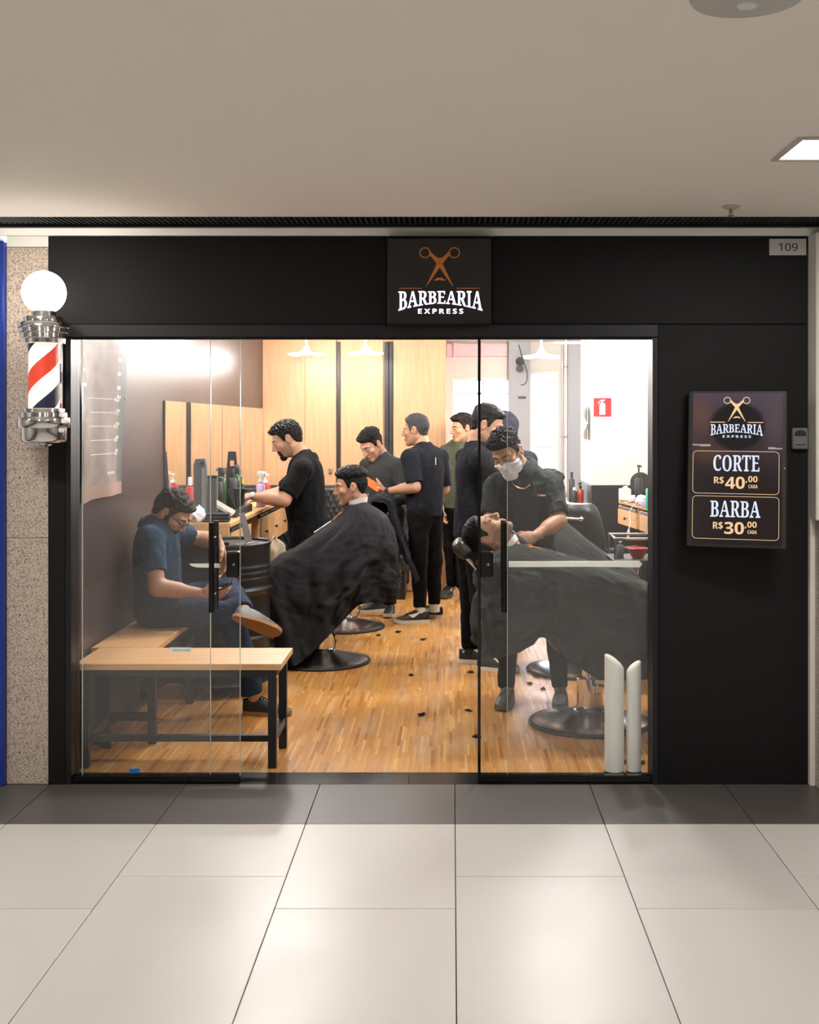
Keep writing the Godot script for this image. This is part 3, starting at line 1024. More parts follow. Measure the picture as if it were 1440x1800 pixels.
func shop_shell() -> void:
	# floor with its own texture coordinates: strips run along z
	var fl := MB.new().between(Vector3(-2.0, -0.1, FAR - 0.1), Vector3(2.3, 0.0, -0.186), 0.0)
	for i in fl.v.size(): fl.uv[i] = Vector2(fl.v[i].x / 1.9, fl.v[i].z / 1.9)
	struct("floor", fl, M.parquet, "worn golden strip parquet floor of the barbershop")
	struct("ceiling", MB.new().between(Vector3(-2.0, SC, FAR - 0.1), Vector3(2.3, SC + 0.12, -0.12), 0.0), M.shop_ceiling, "white ceiling of the barbershop")
	struct("wall_left", MB.new().between(Vector3(-2.0, 0.0, FAR), Vector3(-1.85, SC, -0.14), 0.0), M.dark_wall, "dark brown lacquered wall on the left of the shop")
	struct("wall_right", MB.new().between(Vector3(2.1, 0.0, FAR), Vector3(2.3, SC, -0.14), 0.0), M.shop_white, "white right wall of the shop")
	# white block at the back right, black below
	var pb := struct("wall_projection", MB.new().between(Vector3(1.225, 1.10, -5.95), Vector3(2.1, SC, -5.05), 0.004), M.shop_white, "white projecting wall with a black dado and a fire sign")
	obj("dado", MB.new().between(Vector3(1.22, 0.0, -5.955), Vector3(2.1, 1.099, -5.045), 0.003), M.black_frame, pb)
	# far wall: solid bits round two windows
	var w := MB.new()
	w.between(Vector3(-2.0, 0, FAR - 0.12), Vector3(0.0, SC, FAR), 0.0)
	w.between(Vector3(0.0, 0, FAR - 0.12), Vector3(1.12, 0.92, FAR), 0.0)
	w.between(Vector3(0.0, 2.13, FAR - 0.12), Vector3(0.66, SC, FAR), 0.0)
	w.between(Vector3(0.66, 0.92, FAR - 0.12), Vector3(0.80, SC, FAR), 0.0)
	w.between(Vector3(0.80, 2.20, FAR - 0.12), Vector3(1.12, SC, FAR), 0.0)
	w.between(Vector3(1.12, 0, FAR - 0.12), Vector3(2.2, SC, FAR), 0.0)
	var wb := struct("wall_back", w, M.cream_paint, "pale end wall of the shop with two bright windows")
	obj("dado", MB.new().between(Vector3(-0.06, 0.0, FAR), Vector3(1.15, 0.55, FAR + 0.02), 0.003), M.dark_wall, wb)
	obj("skirting", MB.new().between(Vector3(-0.06, 0.0, FAR + 0.02), Vector3(1.15, 0.05, FAR + 0.035), 0.003), M.white_paint, wb)
	obj("beam", MB.new().between(Vector3(-0.06, 2.345, FAR), Vector3(0.58, 2.475, FAR + 0.1), 0.003), M.pink_paint, wb)
	for x in [0.01, 0.30]:
		obj("bracket", MB.new().between(Vector3(x, 2.34, FAR + 0.1), Vector3(x + 0.035, 2.48, FAR + 0.13), 0.002), M.pink_paint, wb)
	window(3, 0.0, 0.66, 0.92, 2.13, [0.33], [1.40, 1.72, 1.96])
	window(4, 0.80, 1.12, 0.92, 2.20, [], [1.40, 1.78])
	var co := struct("pillar_grey", MB.new().between(Vector3(0.585, 0.0, FAR), Vector3(0.806, SC, FAR + 0.16), 0.006), M.grey_paint, "grey painted pier between the two windows")
	obj("pier", MB.new().between(Vector3(1.155, 0.0, -6.75), Vector3(1.30, SC, -6.55), 0.006), M.grey_paint, co)
	# oak panelled cabinet wall with black uprights
	var ow := struct("wall_panelled", MB.new().between(Vector3(-1.85, 0.0, FAR), Vector3(-0.066, SC - 0.02, BACK - 0.02), 0.0), M.oak_upright, "light oak panelled wall with black upright strips")
	var edges := [-1.85, -1.435, -1.128, -1.122, -0.672, -0.575, -0.066]
	for i in edges.size() - 1:
		if edges[i + 1] - edges[i] < 0.12: continue
		obj("panel", MB.new().between(Vector3(edges[i] + 0.0015, 0.02, BACK - 0.02), Vector3(edges[i + 1] - 0.0015, SC - 0.03, BACK), 0.0015), M.oak_upright, ow)
	for x in [-1.105, -0.640, -0.597]:
		obj("upright_strip", MB.new().between(Vector3(x - 0.019, 0.02, BACK - 0.01), Vector3(x + 0.019, SC - 0.06, BACK + 0.012), 0.002), M.black_metal, ow)
	obj("panel", MB.new().between(Vector3(-0.078, 0.02, BACK - 0.2), Vector3(-0.060, SC - 0.03, BACK + 0.003), 0.002), M.oak_upright, ow)
	for q in [[-1.185, 1.185, 0.045], [-1.46, 1.19, 0.04]]:
		var lk := thing("padlock", "small steel cabinet lock on the oak panel beside the black upright" if q[0] > -1.2 else "small steel cabinet lock on the far left oak panel", "lock", Vector3(q[0], q[1], BACK))
		obj("plate", MB.new().box(Vector3(0, 0.012, 0.003), Vector3(q[2], 0.022, 0.006), 0.001), M.steel, lk)
		obj("shackle", MB.new().tube([Vector3(-0.009, 0.0, 0.012), Vector3(-0.009, 0.016, 0.012), Vector3(0, 0.024, 0.012), Vector3(0.009, 0.016, 0.012), Vector3(0.009, 0.0, 0.012)], 0.003, 6), M.chrome, lk)
		obj("body", MB.new().box(Vector3(0, -0.014, 0.012), Vector3(0.032, 0.028, 0.014), 0.003), M.brass, lk)


func window(k: int, xa: float, xb: float, ya: float, yb: float, uprights: Array, bars: Array) -> void:
	var z := FAR - 0.05
	var o := struct("window_%d" % k, glass_pane(Vector3(xa + 0.03, ya + 0.03, z - 0.003), Vector3(xb - 0.03, yb - 0.03, z + 0.003)), M.glass, "bright daylit window at the end of the shop, %s" % ("wide with a middle bar" if k == 3 else "narrow, right of the grey pier"))
	var f := MB.new()
	f.between(Vector3(xa, ya, z - 0.03), Vector3(xa + 0.035, yb, z + 0.03), 0.003)
	f.between(Vector3(xb - 0.035, ya, z - 0.03), Vector3(xb, yb, z + 0.03), 0.003)
	f.between(Vector3(xa + 0.035, ya, z - 0.03), Vector3(xb - 0.035, ya + 0.035, z + 0.03), 0.003)
	f.between(Vector3(xa + 0.035, yb - 0.035, z - 0.03), Vector3(xb - 0.035, yb, z + 0.03), 0.003)
	obj("frame", f, M.white_paint, o)
	for u in uprights: obj("mullion", MB.new().between(Vector3(xa + u - 0.014, ya + 0.03, z - 0.02), Vector3(xa + u + 0.014, yb - 0.03, z + 0.02), 0.002), M.white_paint, o)
	for y in bars: obj("glazing_bar", MB.new().between(Vector3(xa + 0.03, y - 0.011, z - 0.015), Vector3(xb - 0.03, y + 0.011, z + 0.015), 0.002), M.white_paint, o)


# ---------------------------------------------------------------- signs and fittings on the front

func front_fittings() -> void:
	barber_pole()
	logo_sign()
	screen()
	# shop number
	var np := thing("number_plate", "pale grey plate reading 109 at the top right corner of the black front", "sign", Vector3(1.527, 2.4455, 0.001))
	obj("plate", MB.new().box(Vector3(0, 0, 0.003), Vector3(0.168, 0.075, 0.006), 0.001), M.plate, np)
	var tx := MB.new().add(letters("109", 0.085, 0.036, 0.001), Transform3D(Basis(), Vector3(-0.041, -0.019, 0.006)))
	obj("lettering", tx, M.ink, np)
	# key safe
	var ks := thing("key_safe", "small grey key safe on the black front right of the price screen", "key safe", Vector3(1.577, 1.574, 0.0))
	obj("body", MB.new().rbox(Vector3(0, 0, 0.016), Vector3(0.074, 0.098, 0.032), 0.010, 3), M.grey_plastic, ks)
	var arc := PackedVector2Array([Vector2(-0.026, 0.012), Vector2(0.026, 0.012), Vector2(0.026, 0.022)])
	for i in 9: arc.append(Vector2(0.026 * cos(PI * i / 8.0), 0.022 + 0.017 * sin(PI * i / 8.0)))
	obj("dial_window", MB.new().prism(arc, 0.03, 0.0335), M.black_plastic, ks)
	obj("slot", MB.new().box(Vector3(0, -0.028, 0.0325), Vector3(0.044, 0.004, 0.002), 0.0005), M.black_plastic, ks)
	# sticker on the left door
	var st := thing("sticker", "white sticker reading Jesus te ama on the left glass door", "sticker", Vector3(-1.2445, 0.606, -0.0272))
	obj("label", MB.new().box(Vector3.ZERO, Vector3(0.100, 0.0235, 0.0008), 0.0), M.paper, st)
	obj("lettering", MB.new().add(letters("Jesus te ama", 0.078, 0.0105, 0.0004), Transform3D(Basis(), Vector3(-0.034, -0.006, 0.0004))), M.ink, st)
	# white foam tubes inside the right pane
	var tu := [[0.757, 0.0452, 0.585, 0.0], [0.848, 0.0345, 0.56, PI]]
	for i in 2:
		var r: float = tu[i][1]
		var t := thing("foam_tube", "thicker white tube with a slanted top behind the right glass pane" if i == 0 else "thinner white tube behind the right glass pane, nearest the black jamb", "tube", Vector3(tu[i][0], 0.0, -0.1385 if i else -0.1395), tu[i][3], "white tubes by the door")
		var rows := []
		for k in 15:
			var f := k / 14.0
			var ring := []
			for s in 28:
				var a := TAU * s / 28.0
				var e := clampf((k - 8) / 6.0, 0.0, 1.0)
				var rr := r * sqrt(maxf(1.0 - pow(e, 2.6) * 0.97, 0.0))
				# the top leans: high on one side, falling to the other
				var y: float = 0.022 + minf(k, 8) / 8.0 * (tu[i][2] - 0.062 - 0.022)
				if k >= 8: y += e * 0.026 - rr * cos(a) * 0.72
				ring.append(Vector3(rr * cos(a), y, rr * sin(a)))
			rows.append(ring)
		obj("roll", MB.new().sheet(rows, true, true, true), M.foam_white, t)
		obj("foot", MB.new().lathe([Vector2(0, 0), Vector2(r + 0.001, 0), Vector2(r + 0.001, 0.024), Vector2(0, 0.024)], 28), M.rubber, t)


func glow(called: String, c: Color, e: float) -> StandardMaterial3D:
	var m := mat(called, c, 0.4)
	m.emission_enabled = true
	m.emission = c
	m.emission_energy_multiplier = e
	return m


func barber_pole() -> void:
	var t := thing("barber_pole", "chrome barber pole with red, white and blue stripes under a lit white globe", "barber pole", Vector3(-1.806, 0, 0.155))
	obj("top_cap", MB.new().lathe([Vector2(0.02, 2.140), Vector2(0.052, 2.138), Vector2(0.053, 2.116), Vector2(0.083, 2.114), Vector2(0.085, 2.108), Vector2(0.084, 2.090), Vector2(0.108, 2.088), Vector2(0.112, 2.082), Vector2(0.112, 2.066), Vector2(0.106, 2.062), Vector2(0.106, 2.044), Vector2(0.099, 2.040), Vector2(0.099, 2.020), Vector2(0.091, 2.016), Vector2(0.090, 1.997), Vector2(0.0, 1.996)], 48), M.chrome, t)
	obj("bottom_cap", MB.new().lathe([Vector2(0.0, 1.709), Vector2(0.088, 1.708), Vector2(0.090, 1.694), Vector2(0.099, 1.690), Vector2(0.100, 1.672), Vector2(0.110, 1.668), Vector2(0.112, 1.660), Vector2(0.112, 1.630), Vector2(0.108, 1.624), Vector2(0.097, 1.622), Vector2(0.096, 1.572), Vector2(0.092, 1.562), Vector2(0.078, 1.555), Vector2(0.04, 1.551), Vector2(0.036, 1.545), Vector2(0.03, 1.540), Vector2(0.0, 1.538)], 48), M.chrome, t)
	var core := obj("glowing_drum", MB.new().lathe([Vector2(0.066, 1.709), Vector2(0.066, 1.996)], 48), glow("pole_white", Color(0.95, 0.92, 0.86), 0.75), t)  # drum and stripes glow themselves, standing in for a lamp inside
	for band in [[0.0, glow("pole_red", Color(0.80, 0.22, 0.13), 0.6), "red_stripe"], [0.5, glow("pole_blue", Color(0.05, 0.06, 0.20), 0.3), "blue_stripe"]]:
		var pitch := 0.36
		var rows := []
		var mb := MB.new()
		# helical strip clipped to the drum's height
		for lap in range(-1, 3):
			rows = []
			for i in 97:
				var a := TAU * i / 96.0
				var y0: float = 1.63 + (lap + band[0] + i / 96.0) * pitch - 0.07
				var lo := clampf(y0, 1.7095, 1.9955)
				var hi := clampf(y0 + 0.088, 1.7095, 1.9955)
				var d := Vector3(cos(a), 0, -sin(a)) * 0.0667
				rows.append([d + Vector3(0, lo, 0), d + Vector3(0, hi, 0)])
			var part := MB.new().sheet(rows)
			for i in range(0, part.ix.size(), 3):      # keep only triangles with area
				var a := part.v[part.ix[i]]
				var b := part.v[part.ix[i + 1]]
				var c := part.v[part.ix[i + 2]]
				if (b - a).cross(c - a).length() > 1e-8:
					var k := mb.v.size()
					for j in 3:
						var q := part.v[part.ix[i + j]]
						mb.v.append(q); mb.n.append(Vector3(q.x, 0, q.z).normalized()); mb.uv.append(Vector2.ZERO); mb.c.append(Color.WHITE)
					mb.tri(k, k + 1, k + 2)
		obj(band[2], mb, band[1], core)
	obj("glass_cover", MB.new().lathe([Vector2(0.079, 1.709), Vector2(0.079, 1.996)], 48), M.glass, t)
	obj("globe", ball(0.096, Vector3(0, 2.222, 0), 32), M.globe_white, t)
	var br := MB.new()
	br.between(Vector3(-0.02, 2.07, -0.152), Vector3(0.02, 2.11, -0.07), 0.003)
	br.between(Vector3(-0.02, 1.62, -0.152), Vector3(0.02, 1.66, -0.07), 0.003)
	br.between(Vector3(-0.035, 1.60, -0.153), Vector3(0.035, 2.13, -0.143), 0.003)
	obj("bracket", br, M.chrome, t)
	var l := OmniLight3D.new()
	l.name = "globe_light"
	l.position = Vector3(0, 2.222, 0)
	l.light_energy = 0.25
	l.light_size = 0.09
	l.light_color = Color(1.0, 0.96, 0.9)
	l.omni_range = 12.0
	l.omni_attenuation = 2.0
	l.shadow_enabled = true
	t.add_child(l)


# scissors drawn in the unit of the sign: x from -200 to 200, y upwards; two blades crossing
func scissors(mb: MB, s: float, at: Vector3, dep: float) -> void:
	for sd in [1.0, -1.0]:
		var pts := PackedVector2Array()
		for q in [[-104, 100], [-84, 92], [-60, 70], [-32, 44], [4, 32], [70, -110], [136, -246], [112, -218], [2, -60], [-32, -16], [-76, 40], [-102, 62]]:
			pts.append(Vector2(q[0] * sd, q[1]) * s + Vector2(at.x, at.y))
		mb.prism(pts, at.z + (0.0 if sd > 0 else -dep * 0.3), at.z + dep * (1.0 if sd > 0 else 0.7))
		var ring := []
		for i in 25:
			var a := TAU * i / 24.0
			ring.append(at + Vector3((-142.0 * sd + 50.0 * cos(a)) * s, (87.0 + 48.0 * sin(a)) * s, dep * 0.5))
		mb.tube(ring, 6.5 * s, 6, false)


func moustache(mb: MB, s: float, at: Vector3, dep: float) -> void:
	var pts := PackedVector2Array()
	for q in [[-64, -168], [-44, -176], [-18, -155], [0, -160], [18, -154], [44, -174], [64, -168], [44, -186], [18, -181], [0, -175], [-20, -183], [-44, -186]]:
		pts.append(Vector2(q[0], q[1]) * s + Vector2(at.x, at.y))
	mb.prism(pts, at.z, at.z + dep)


# BARBEARIA with a straight top and a lower edge that bows up in the middle
func arched(w: float, tall: float, mid: float, dep: float) -> MB:
	var m := letters("BARBEARIA", w, 1.0, dep, "Droid Serif", 700)
	for i in m.v.size():
		var p := m.v[i]
		var e := absf(p.x / w * 2.0 - 1.0)
		var k := lerpf(mid, tall, pow(e, 1.8))
		m.v[i] = Vector3(p.x, (p.y - 1.0) * k, p.z)
	return m


func logo_sign() -> void:
	var t := thing("logo_sign", "black sign box with orange scissors and lit white BARBEARIA EXPRESS lettering above the doorway", "sign", Vector3(-0.0563, 2.283, 0.0))
	obj("box", MB.new().between(Vector3(-0.2345, -0.1935, 0.001), Vector3(0.2345, 0.1945, 0.070), 0.003), M.black_frame, t)
	obj("face", MB.new().between(Vector3(-0.2305, -0.1895, 0.070), Vector3(0.2305, 0.1905, 0.0725), 0.001), mat("sign_face", Color(0.10, 0.10, 0.105), 0.14), t)
	var s := 1.0 / 5.538 / 391.0
	# zoomed sign centre: x 732, y 640; the pivot of the scissors lies at y 455
	var sc := MB.new()
	scissors(sc, s, Vector3(0.0, 0.0865, 0.0725), 0.004)
	obj("scissors", sc, M.gold_sign, t)
	obj("screw", MB.new().tube([Vector3(0, 0.079, 0.0765), Vector3(0, 0.079, 0.0775)], 0.0032, 10), M.black_plastic, t)
	var mo := MB.new()
	moustache(mo, s, Vector3(0.0, 0.0865, 0.0725), 0.003)
	obj("moustache", mo, M.gold_sign, t)
	for x in [-0.1305, 0.1285]:
		obj("rule", MB.new().box(Vector3(x, -0.033, 0.0735), Vector3(0.103, 0.003, 0.002), 0.0), M.gold_sign, t)
	obj("lettering", MB.new().add(arched(0.377, 0.089, 0.056, 0.006), Transform3D(Basis(), Vector3(-0.185, -0.046, 0.0725))), M.lit_letters, t)
	obj("lettering", MB.new().add(letters("EXPRESS", 0.203, 0.0225, 0.005, "Droid Sans", 700, 0.16), Transform3D(Basis(), Vector3(-0.097, -0.1475, 0.0725))), M.lit_letters, t)
	var a := AreaLight3D.new()
	a.name = "sign_glow"
	a.area_size = Vector2(0.37, 0.08)
	a.light_energy = 0.015
	a.light_color = Color(0.93, 0.90, 1.0)
	a.area_range = 10.0
	a.area_attenuation = 2.0
	a.shadow_enabled = true
	a.position = Vector3(0, -0.09, 0.082)
	a.rotation.y = PI
	t.add_child(a)


func rounded_frame(w: float, h: float, r: float) -> Array:
	var p := []
	for q in [[w / 2 - r, h / 2 - r, 0.0], [-w / 2 + r, h / 2 - r, PI / 2], [-w / 2 + r, -h / 2 + r, PI], [w / 2 - r, -h / 2 + r, 1.5 * PI]]:
		for i in 6: p.append(Vector3(q[0] + r * cos(q[2] + PI / 2 * i / 5.0), q[1] + r * sin(q[2] + PI / 2 * i / 5.0), 0))
	p.append(p[0])
	return p


func screen() -> void:
	var t := thing("price_screen", "tall wall display screen listing CORTE and BARBA prices on the black front", "screen", Vector3(1.262, 1.442, 0.145))
	t.rotation = Vector3(deg_to_rad(-6), deg_to_rad(-14), deg_to_rad(-0.5))
	t.scale = Vector3.ONE * 0.985
	obj("case", MB.new().rbox(Vector3(0, 0, -0.02), Vector3(0.436, 0.712, 0.05), 0.008, 3), M.screen_case, t)
	obj("bracket", MB.new().box(Vector3(-0.01, 0, -0.085), Vector3(0.12, 0.2, 0.085), 0.004), M.black_metal, t)
	var im := Image.create(128, 208, false, Image.FORMAT_RGB8)
	for y in 208:
		for x in 128:
			var u := x / 127.0
			var v := y / 207.0
			var c := Color(0.30, 0.25, 0.31).lerp(Color(0.12, 0.085, 0.09), clampf(v * 1.7, 0, 1))
			c = c.lerp(Color(0.40, 0.27, 0.22), 0.8 * exp(-pow((u - 0.08) / 0.14, 2) - pow((v - 0.16) / 0.13, 2)))
			c = c.lerp(Color(0.36, 0.24, 0.19), 0.7 * exp(-pow((u - 0.2) / 0.25, 2) - pow((v - 0.40) / 0.07, 2)))
			c = c.lerp(Color(0.36, 0.28, 0.30), 0.6 * exp(-pow((u - 0.92) / 0.12, 2) - pow((v - 0.2) / 0.2, 2)))
			var hx := (u - 0.5) / 0.30
			var hy := (v - 0.22) / 0.155
			var n := 0.10 * fnz.get_noise_2d(u * 40.0, v * 66.0)
			c = c.lerp(Color(0.055, 0.045, 0.055), clampf((1.08 - sqrt(hx * hx + hy * hy) + n) * 6.0, 0, 1) * 0.93)
			if absf(v - 0.345 - 0.02 * u) < 0.006 and (u < 0.2 or u > 0.85): c = c.lerp(Color(0.85, 0.78, 0.78), 0.75)
			im.set_pixel(x, y, c)
	var sm := mat("screen_picture", Color(0.02, 0.02, 0.02), 0.18)
	sm.emission_enabled = true
	sm.emission = Color.BLACK
	sm.emission_texture = ImageTexture.create_from_image(im)
	sm.emission_energy_multiplier = 1.0
	var face := MB.new()
	face.quad(Vector3(-0.197, -0.343, 0.0056), Vector3(0.197, -0.343, 0.0056), Vector3(0.197, 0.343, 0.0056), Vector3(-0.197, 0.343, 0.0056), Vector3(0, 0, 1))
	for i in face.uv.size(): face.uv[i] = Vector2(face.v[i].x / 0.394 + 0.5, 0.5 - face.v[i].y / 0.686)
	obj("display", face, sm, t)
	var k := 1.0 / 2.903 / 393.0
	var z := 0.0058
	var put := func(called: String, m: MB, X: float, Y: float, mt: Material) -> void:
		var dx := 470.0 - 23.0 * (Y - 885.0) / 800.0
		obj(called, MB.new().add(m, Transform3D(Basis(), Vector3((X - dx) * k, (1285.0 - Y) * k, z))), mt, t)
	var sc := MB.new()
	scissors(sc, k * 0.34, Vector3.ZERO, 0.0006)
	moustache(sc, k * 0.34, Vector3.ZERO, 0.0006)
	put.call("scissors_emblem", sc, 465, 962, M.screen_gold)
	for x in [366.0, 556.0]: put.call("rule", MB.new().box(Vector3.ZERO, Vector3(76 * k, 4 * k, 0.0005), 0.0), x, 1046.0, M.screen_gold)
	put.call("lettering", arched(262 * k, 60 * k, 42 * k, 0.0006), 331, 1056, M.screen_white)
	put.call("lettering", letters("EXPRESS", 142 * k, 13 * k, 0.0006, "Droid Sans", 700, 0.2), 390, 1126, M.screen_white)
	put.call("lettering", letters("CORTE", 230 * k, 84 * k, 0.0006, "Droid Serif", 700), 340, 1300, M.screen_white)
	put.call("lettering", letters("BARBA", 250 * k, 84 * k, 0.0006, "Droid Serif", 700), 320, 1534, M.screen_white)
	for q in [["40", 1388.0, 342.0], ["30", 1620.0, 333.0]]:
		put.call("lettering", letters("R$", 50 * k, 40 * k, 0.0006, "Droid Sans", 700), q[2], q[1] - 22, M.screen_gold)
		put.call("lettering", letters(q[0], 98 * k, 62 * k, 0.0006, "Droid Sans", 700), q[2] + 56, q[1], M.screen_gold)
		put.call("lettering", letters(",00", 60 * k, 36 * k, 0.0006, "Droid Sans", 700), q[2] + 158, q[1] - 30, M.screen_gold)
		put.call("lettering", letters("CADA", 46 * k, 18 * k, 0.0006, "Droid Sans", 700), q[2] + 172, q[1] - 4, M.screen_gold)
	put.call("price_frame", MB.new().tube(rounded_frame(430 * k, 218 * k, 20 * k), 0.0012, 5, false), 452, 1305, M.screen_gold)
	put.call("price_frame", MB.new().tube(rounded_frame(430 * k, 218 * k, 20 * k), 0.0012, 5, false), 446, 1537, M.screen_gold)
	obj("power_light", ball(0.003, Vector3(0.207, 0.005, 0.005), 8), M.white_plastic, t)
	var a := AreaLight3D.new()
	a.name = "screen_glow"
	a.area_size = Vector2(0.38, 0.66)
	a.light_energy = 0.02
	a.light_color = Color(0.9, 0.82, 0.85)
	a.area_range = 10.0
	a.area_attenuation = 2.0
	a.shadow_enabled = true
	a.position = Vector3(0, 0, 0.012)
	a.rotation.y = PI
	t.add_child(a)


# ---------------------------------------------------------------- the shop's fittings

func led_lamp(at: Vector3, label: String, energy: float) -> void:
	var t := thing("ceiling_lamp", label, "lamp", at, at.z * 3.0, "folding blade lamps on the shop ceiling")
	obj("stem", MB.new().lathe([Vector2(0.0, SC - at.y), Vector2(0.05, SC - at.y), Vector2(0.05, SC - at.y - 0.02), Vector2(0.012, SC - at.y - 0.03), Vector2(0.012, 0.06), Vector2(0.028, 0.05), Vector2(0.03, 0.0), Vector2(0, 0)], 20), M.white_plastic, t)
	obj("hub", MB.new().lathe([Vector2(0.0, 0.02), Vector2(0.045, 0.02), Vector2(0.05, -0.005), Vector2(0.035, -0.022), Vector2(0.0, -0.028)], 24), M.lamp_white, t)
	for i in 4:
		var m := MB.new()
		m.xf = Transform3D(Basis(Vector3.UP, TAU * i / 4.0) * Basis(Vector3.BACK, -0.12), Vector3.ZERO)
		m.rbox(Vector3(0.115, 0.0, 0), Vector3(0.135, 0.016, 0.088), 0.007, 2)
		obj("blade", m, M.lamp_white, t)
	var l := OmniLight3D.new()
	l.name = "lamp_light"
	l.position = Vector3(0, -0.07, 0)
	l.light_energy = energy
	l.light_size = 0.1
	l.light_color = Color(1.0, 0.98, 0.96)
	l.omni_range = 12.0
	l.omni_attenuation = 2.0
	l.shadow_enabled = true
	t.add_child(l)


const LAMP := 2.6


func shop_fittings() -> void:
	led_lamp(Vector3(-1.336, 2.295, -5.50), "bright white blade lamp left of the first black upright, seen against the oak wall", LAMP * 0.24)
	led_lamp(Vector3(-0.79, 2.30, -5.45), "bright white blade lamp between the black uprights, seen against the oak wall", LAMP * 0.16)
	led_lamp(Vector3(0.78, 2.245, -5.0), "bright white blade lamp in front of the grey pier and the narrow window", LAMP)
	led_lamp(Vector3(-1.2, 2.38, -1.8), "bright white blade lamp just inside the door, by the dark wall", LAMP * 0.8)
	led_lamp(Vector3(0.72, 2.38, -1.6), "bright white blade lamp just inside the right pane", LAMP)
	led_lamp(Vector3(-1.25, 2.39, -3.6), "bright white blade lamp over the middle of the left chair row", LAMP)
	led_lamp(Vector3(0.80, 2.38, -3.2), "bright white blade lamp over the middle of the right chair row", LAMP)
	banner()
	mirror_left()
	counters()
	quilted_bench()
	# fire extinguisher sign
	var fs := thing("fire_sign", "square red fire extinguisher sign on the white projecting wall", "sign", Vector3(1.319, 1.786, -5.05))
	obj("plate", MB.new().box(Vector3(0, 0, 0.003), Vector3(0.155, 0.163, 0.004), 0.001), M.sign_red, fs)
	var ex := MB.new()
	var body := PackedVector2Array([Vector2(-0.026, -0.066), Vector2(0.026, -0.066), Vector2(0.026, 0.018)])
	for i in 9: body.append(Vector2(0.026 * cos(PI * i / 8.0), 0.02 + 0.022 * sin(PI * i / 8.0)))
	ex.prism(body, 0.005, 0.0062)
	ex.prism(PackedVector2Array([Vector2(-0.008, 0.04), Vector2(0.008, 0.04), Vector2(0.008, 0.055), Vector2(0.024, 0.06), Vector2(0.022, 0.068), Vector2(-0.01, 0.066), Vector2(-0.034, 0.05), Vector2(-0.038, 0.028), Vector2(-0.031, 0.028), Vector2(-0.028, 0.046), Vector2(-0.008, 0.056)]), 0.005, 0.0062)
	obj("extinguisher_symbol", ex, M.white_plastic, fs)
	# speaker and cable on the pier
	var sp := thing("wall_speaker", "small black two part speaker high on the grey pier", "speaker", Vector3(0.70, 2.255, -6.94))
	obj("horn", MB.new().add(MB.new().lathe([Vector2(0, 0), Vector2(0.02, 0), Vector2(0.042, 0.05), Vector2(0.045, 0.055), Vector2(0.0, 0.045)], 20), Transform3D(Basis(Vector3.RIGHT, PI / 2), Vector3(0, 0.03, 0.01))), M.black_plastic, sp)
	obj("driver", MB.new().add(MB.new().lathe([Vector2(0, 0), Vector2(0.02, 0), Vector2(0.036, 0.04), Vector2(0.038, 0.045), Vector2(0.0, 0.035)], 20), Transform3D(Basis(Vector3.RIGHT, PI / 2), Vector3(0, -0.045, 0.01))), M.dark_grey_plastic, sp)
	obj("clamp", MB.new().box(Vector3(0, 0, 0.006), Vector3(0.03, 0.13, 0.014), 0.002), M.black_plastic, sp)
	single("cable", "thin black cable looping down the grey pier below the speaker", "cable", MB.new().tube(smooth_path([Vector3(0.69, 2.46, -6.932), Vector3(0.715, 2.36, -6.92), Vector3(0.74, 2.28, -6.915), Vector3(0.775, 2.18, -6.93), Vector3(0.77, 2.08, -6.93), Vector3(0.735, 2.045, -6.932), Vector3(0.71, 2.05, -6.932)], 24), 0.005, 6), M.black_plastic)
	var cl := MB.new()
	for s in [-1.0, 1.0]: cl.rbox(Vector3(s * 0.022, 0, 0.01), Vector3(0.04, 0.022, 0.02), 0.008, 2)
	cl.rbox(Vector3(0, 0, 0.012), Vector3(0.016, 0.03, 0.024), 0.006, 2)
	single("cable_clip", "small dark bow shaped clip on the grey pier under the cable", "clip", cl, M.dark_grey_plastic, Vector3(0.725, 1.915, -6.94))
	for i in 2:
		var pp := thing("pipe", "vertical grey pipe nearest the narrow window" if i == 0 else "vertical pale pipe beside the grey pier stub", "pipe", Vector3(1.105 + 0.032 * i, 0.0, -6.52 + 0.03 * i), 0.0)
		obj("tube", MB.new().tube([Vector3(0, 0.0, 0), Vector3(0, SC, 0)], 0.014 - 0.002 * i, 12), M.grey_paint if i == 0 else M.white_paint, pp)
		for y in [0.7, 1.5, 2.2]: obj("clip", MB.new().lathe([Vector2(0.018, y), Vector2(0.018, y + 0.02)], 12), M.steel, pp)
	# papers pinned to the side of the white projection
	var pa := MB.new()
	var rows := []
	for i in 9:
		var f := i / 8.0
		rows.append([Vector3(1.221, 1.80 - 0.30 * f, -5.36), Vector3(1.214 - 0.02 * absf(sin(f * 5.0)), 1.80 - 0.30 * f, -5.22), Vector3(1.20 - 0.045 * absf(sin(f * 5.0 + 0.4)), 1.80 - 0.30 * f, -5.10)])
	pa.sheet(rows)
	var ps := single("notice_paper", "curling white papers pinned to the side of the white projecting wall", "paper", pa, M.paper)
	var tp: StandardMaterial3D = M.paper
	tp.cull_mode = BaseMaterial3D.CULL_DISABLED


func wave(u: float, v: float) -> float:       # how far the hanging banner stands off the wall
	return 0.034 + 0.014 * sin(u * 9.0 + v * 2.2) * (0.4 + 0.6 * v) + 0.010 * sin(u * 4.0 - v * 6.0) + 0.012 * exp(-pow((u - 0.42 - 0.10 * v) / 0.10, 2)) * v


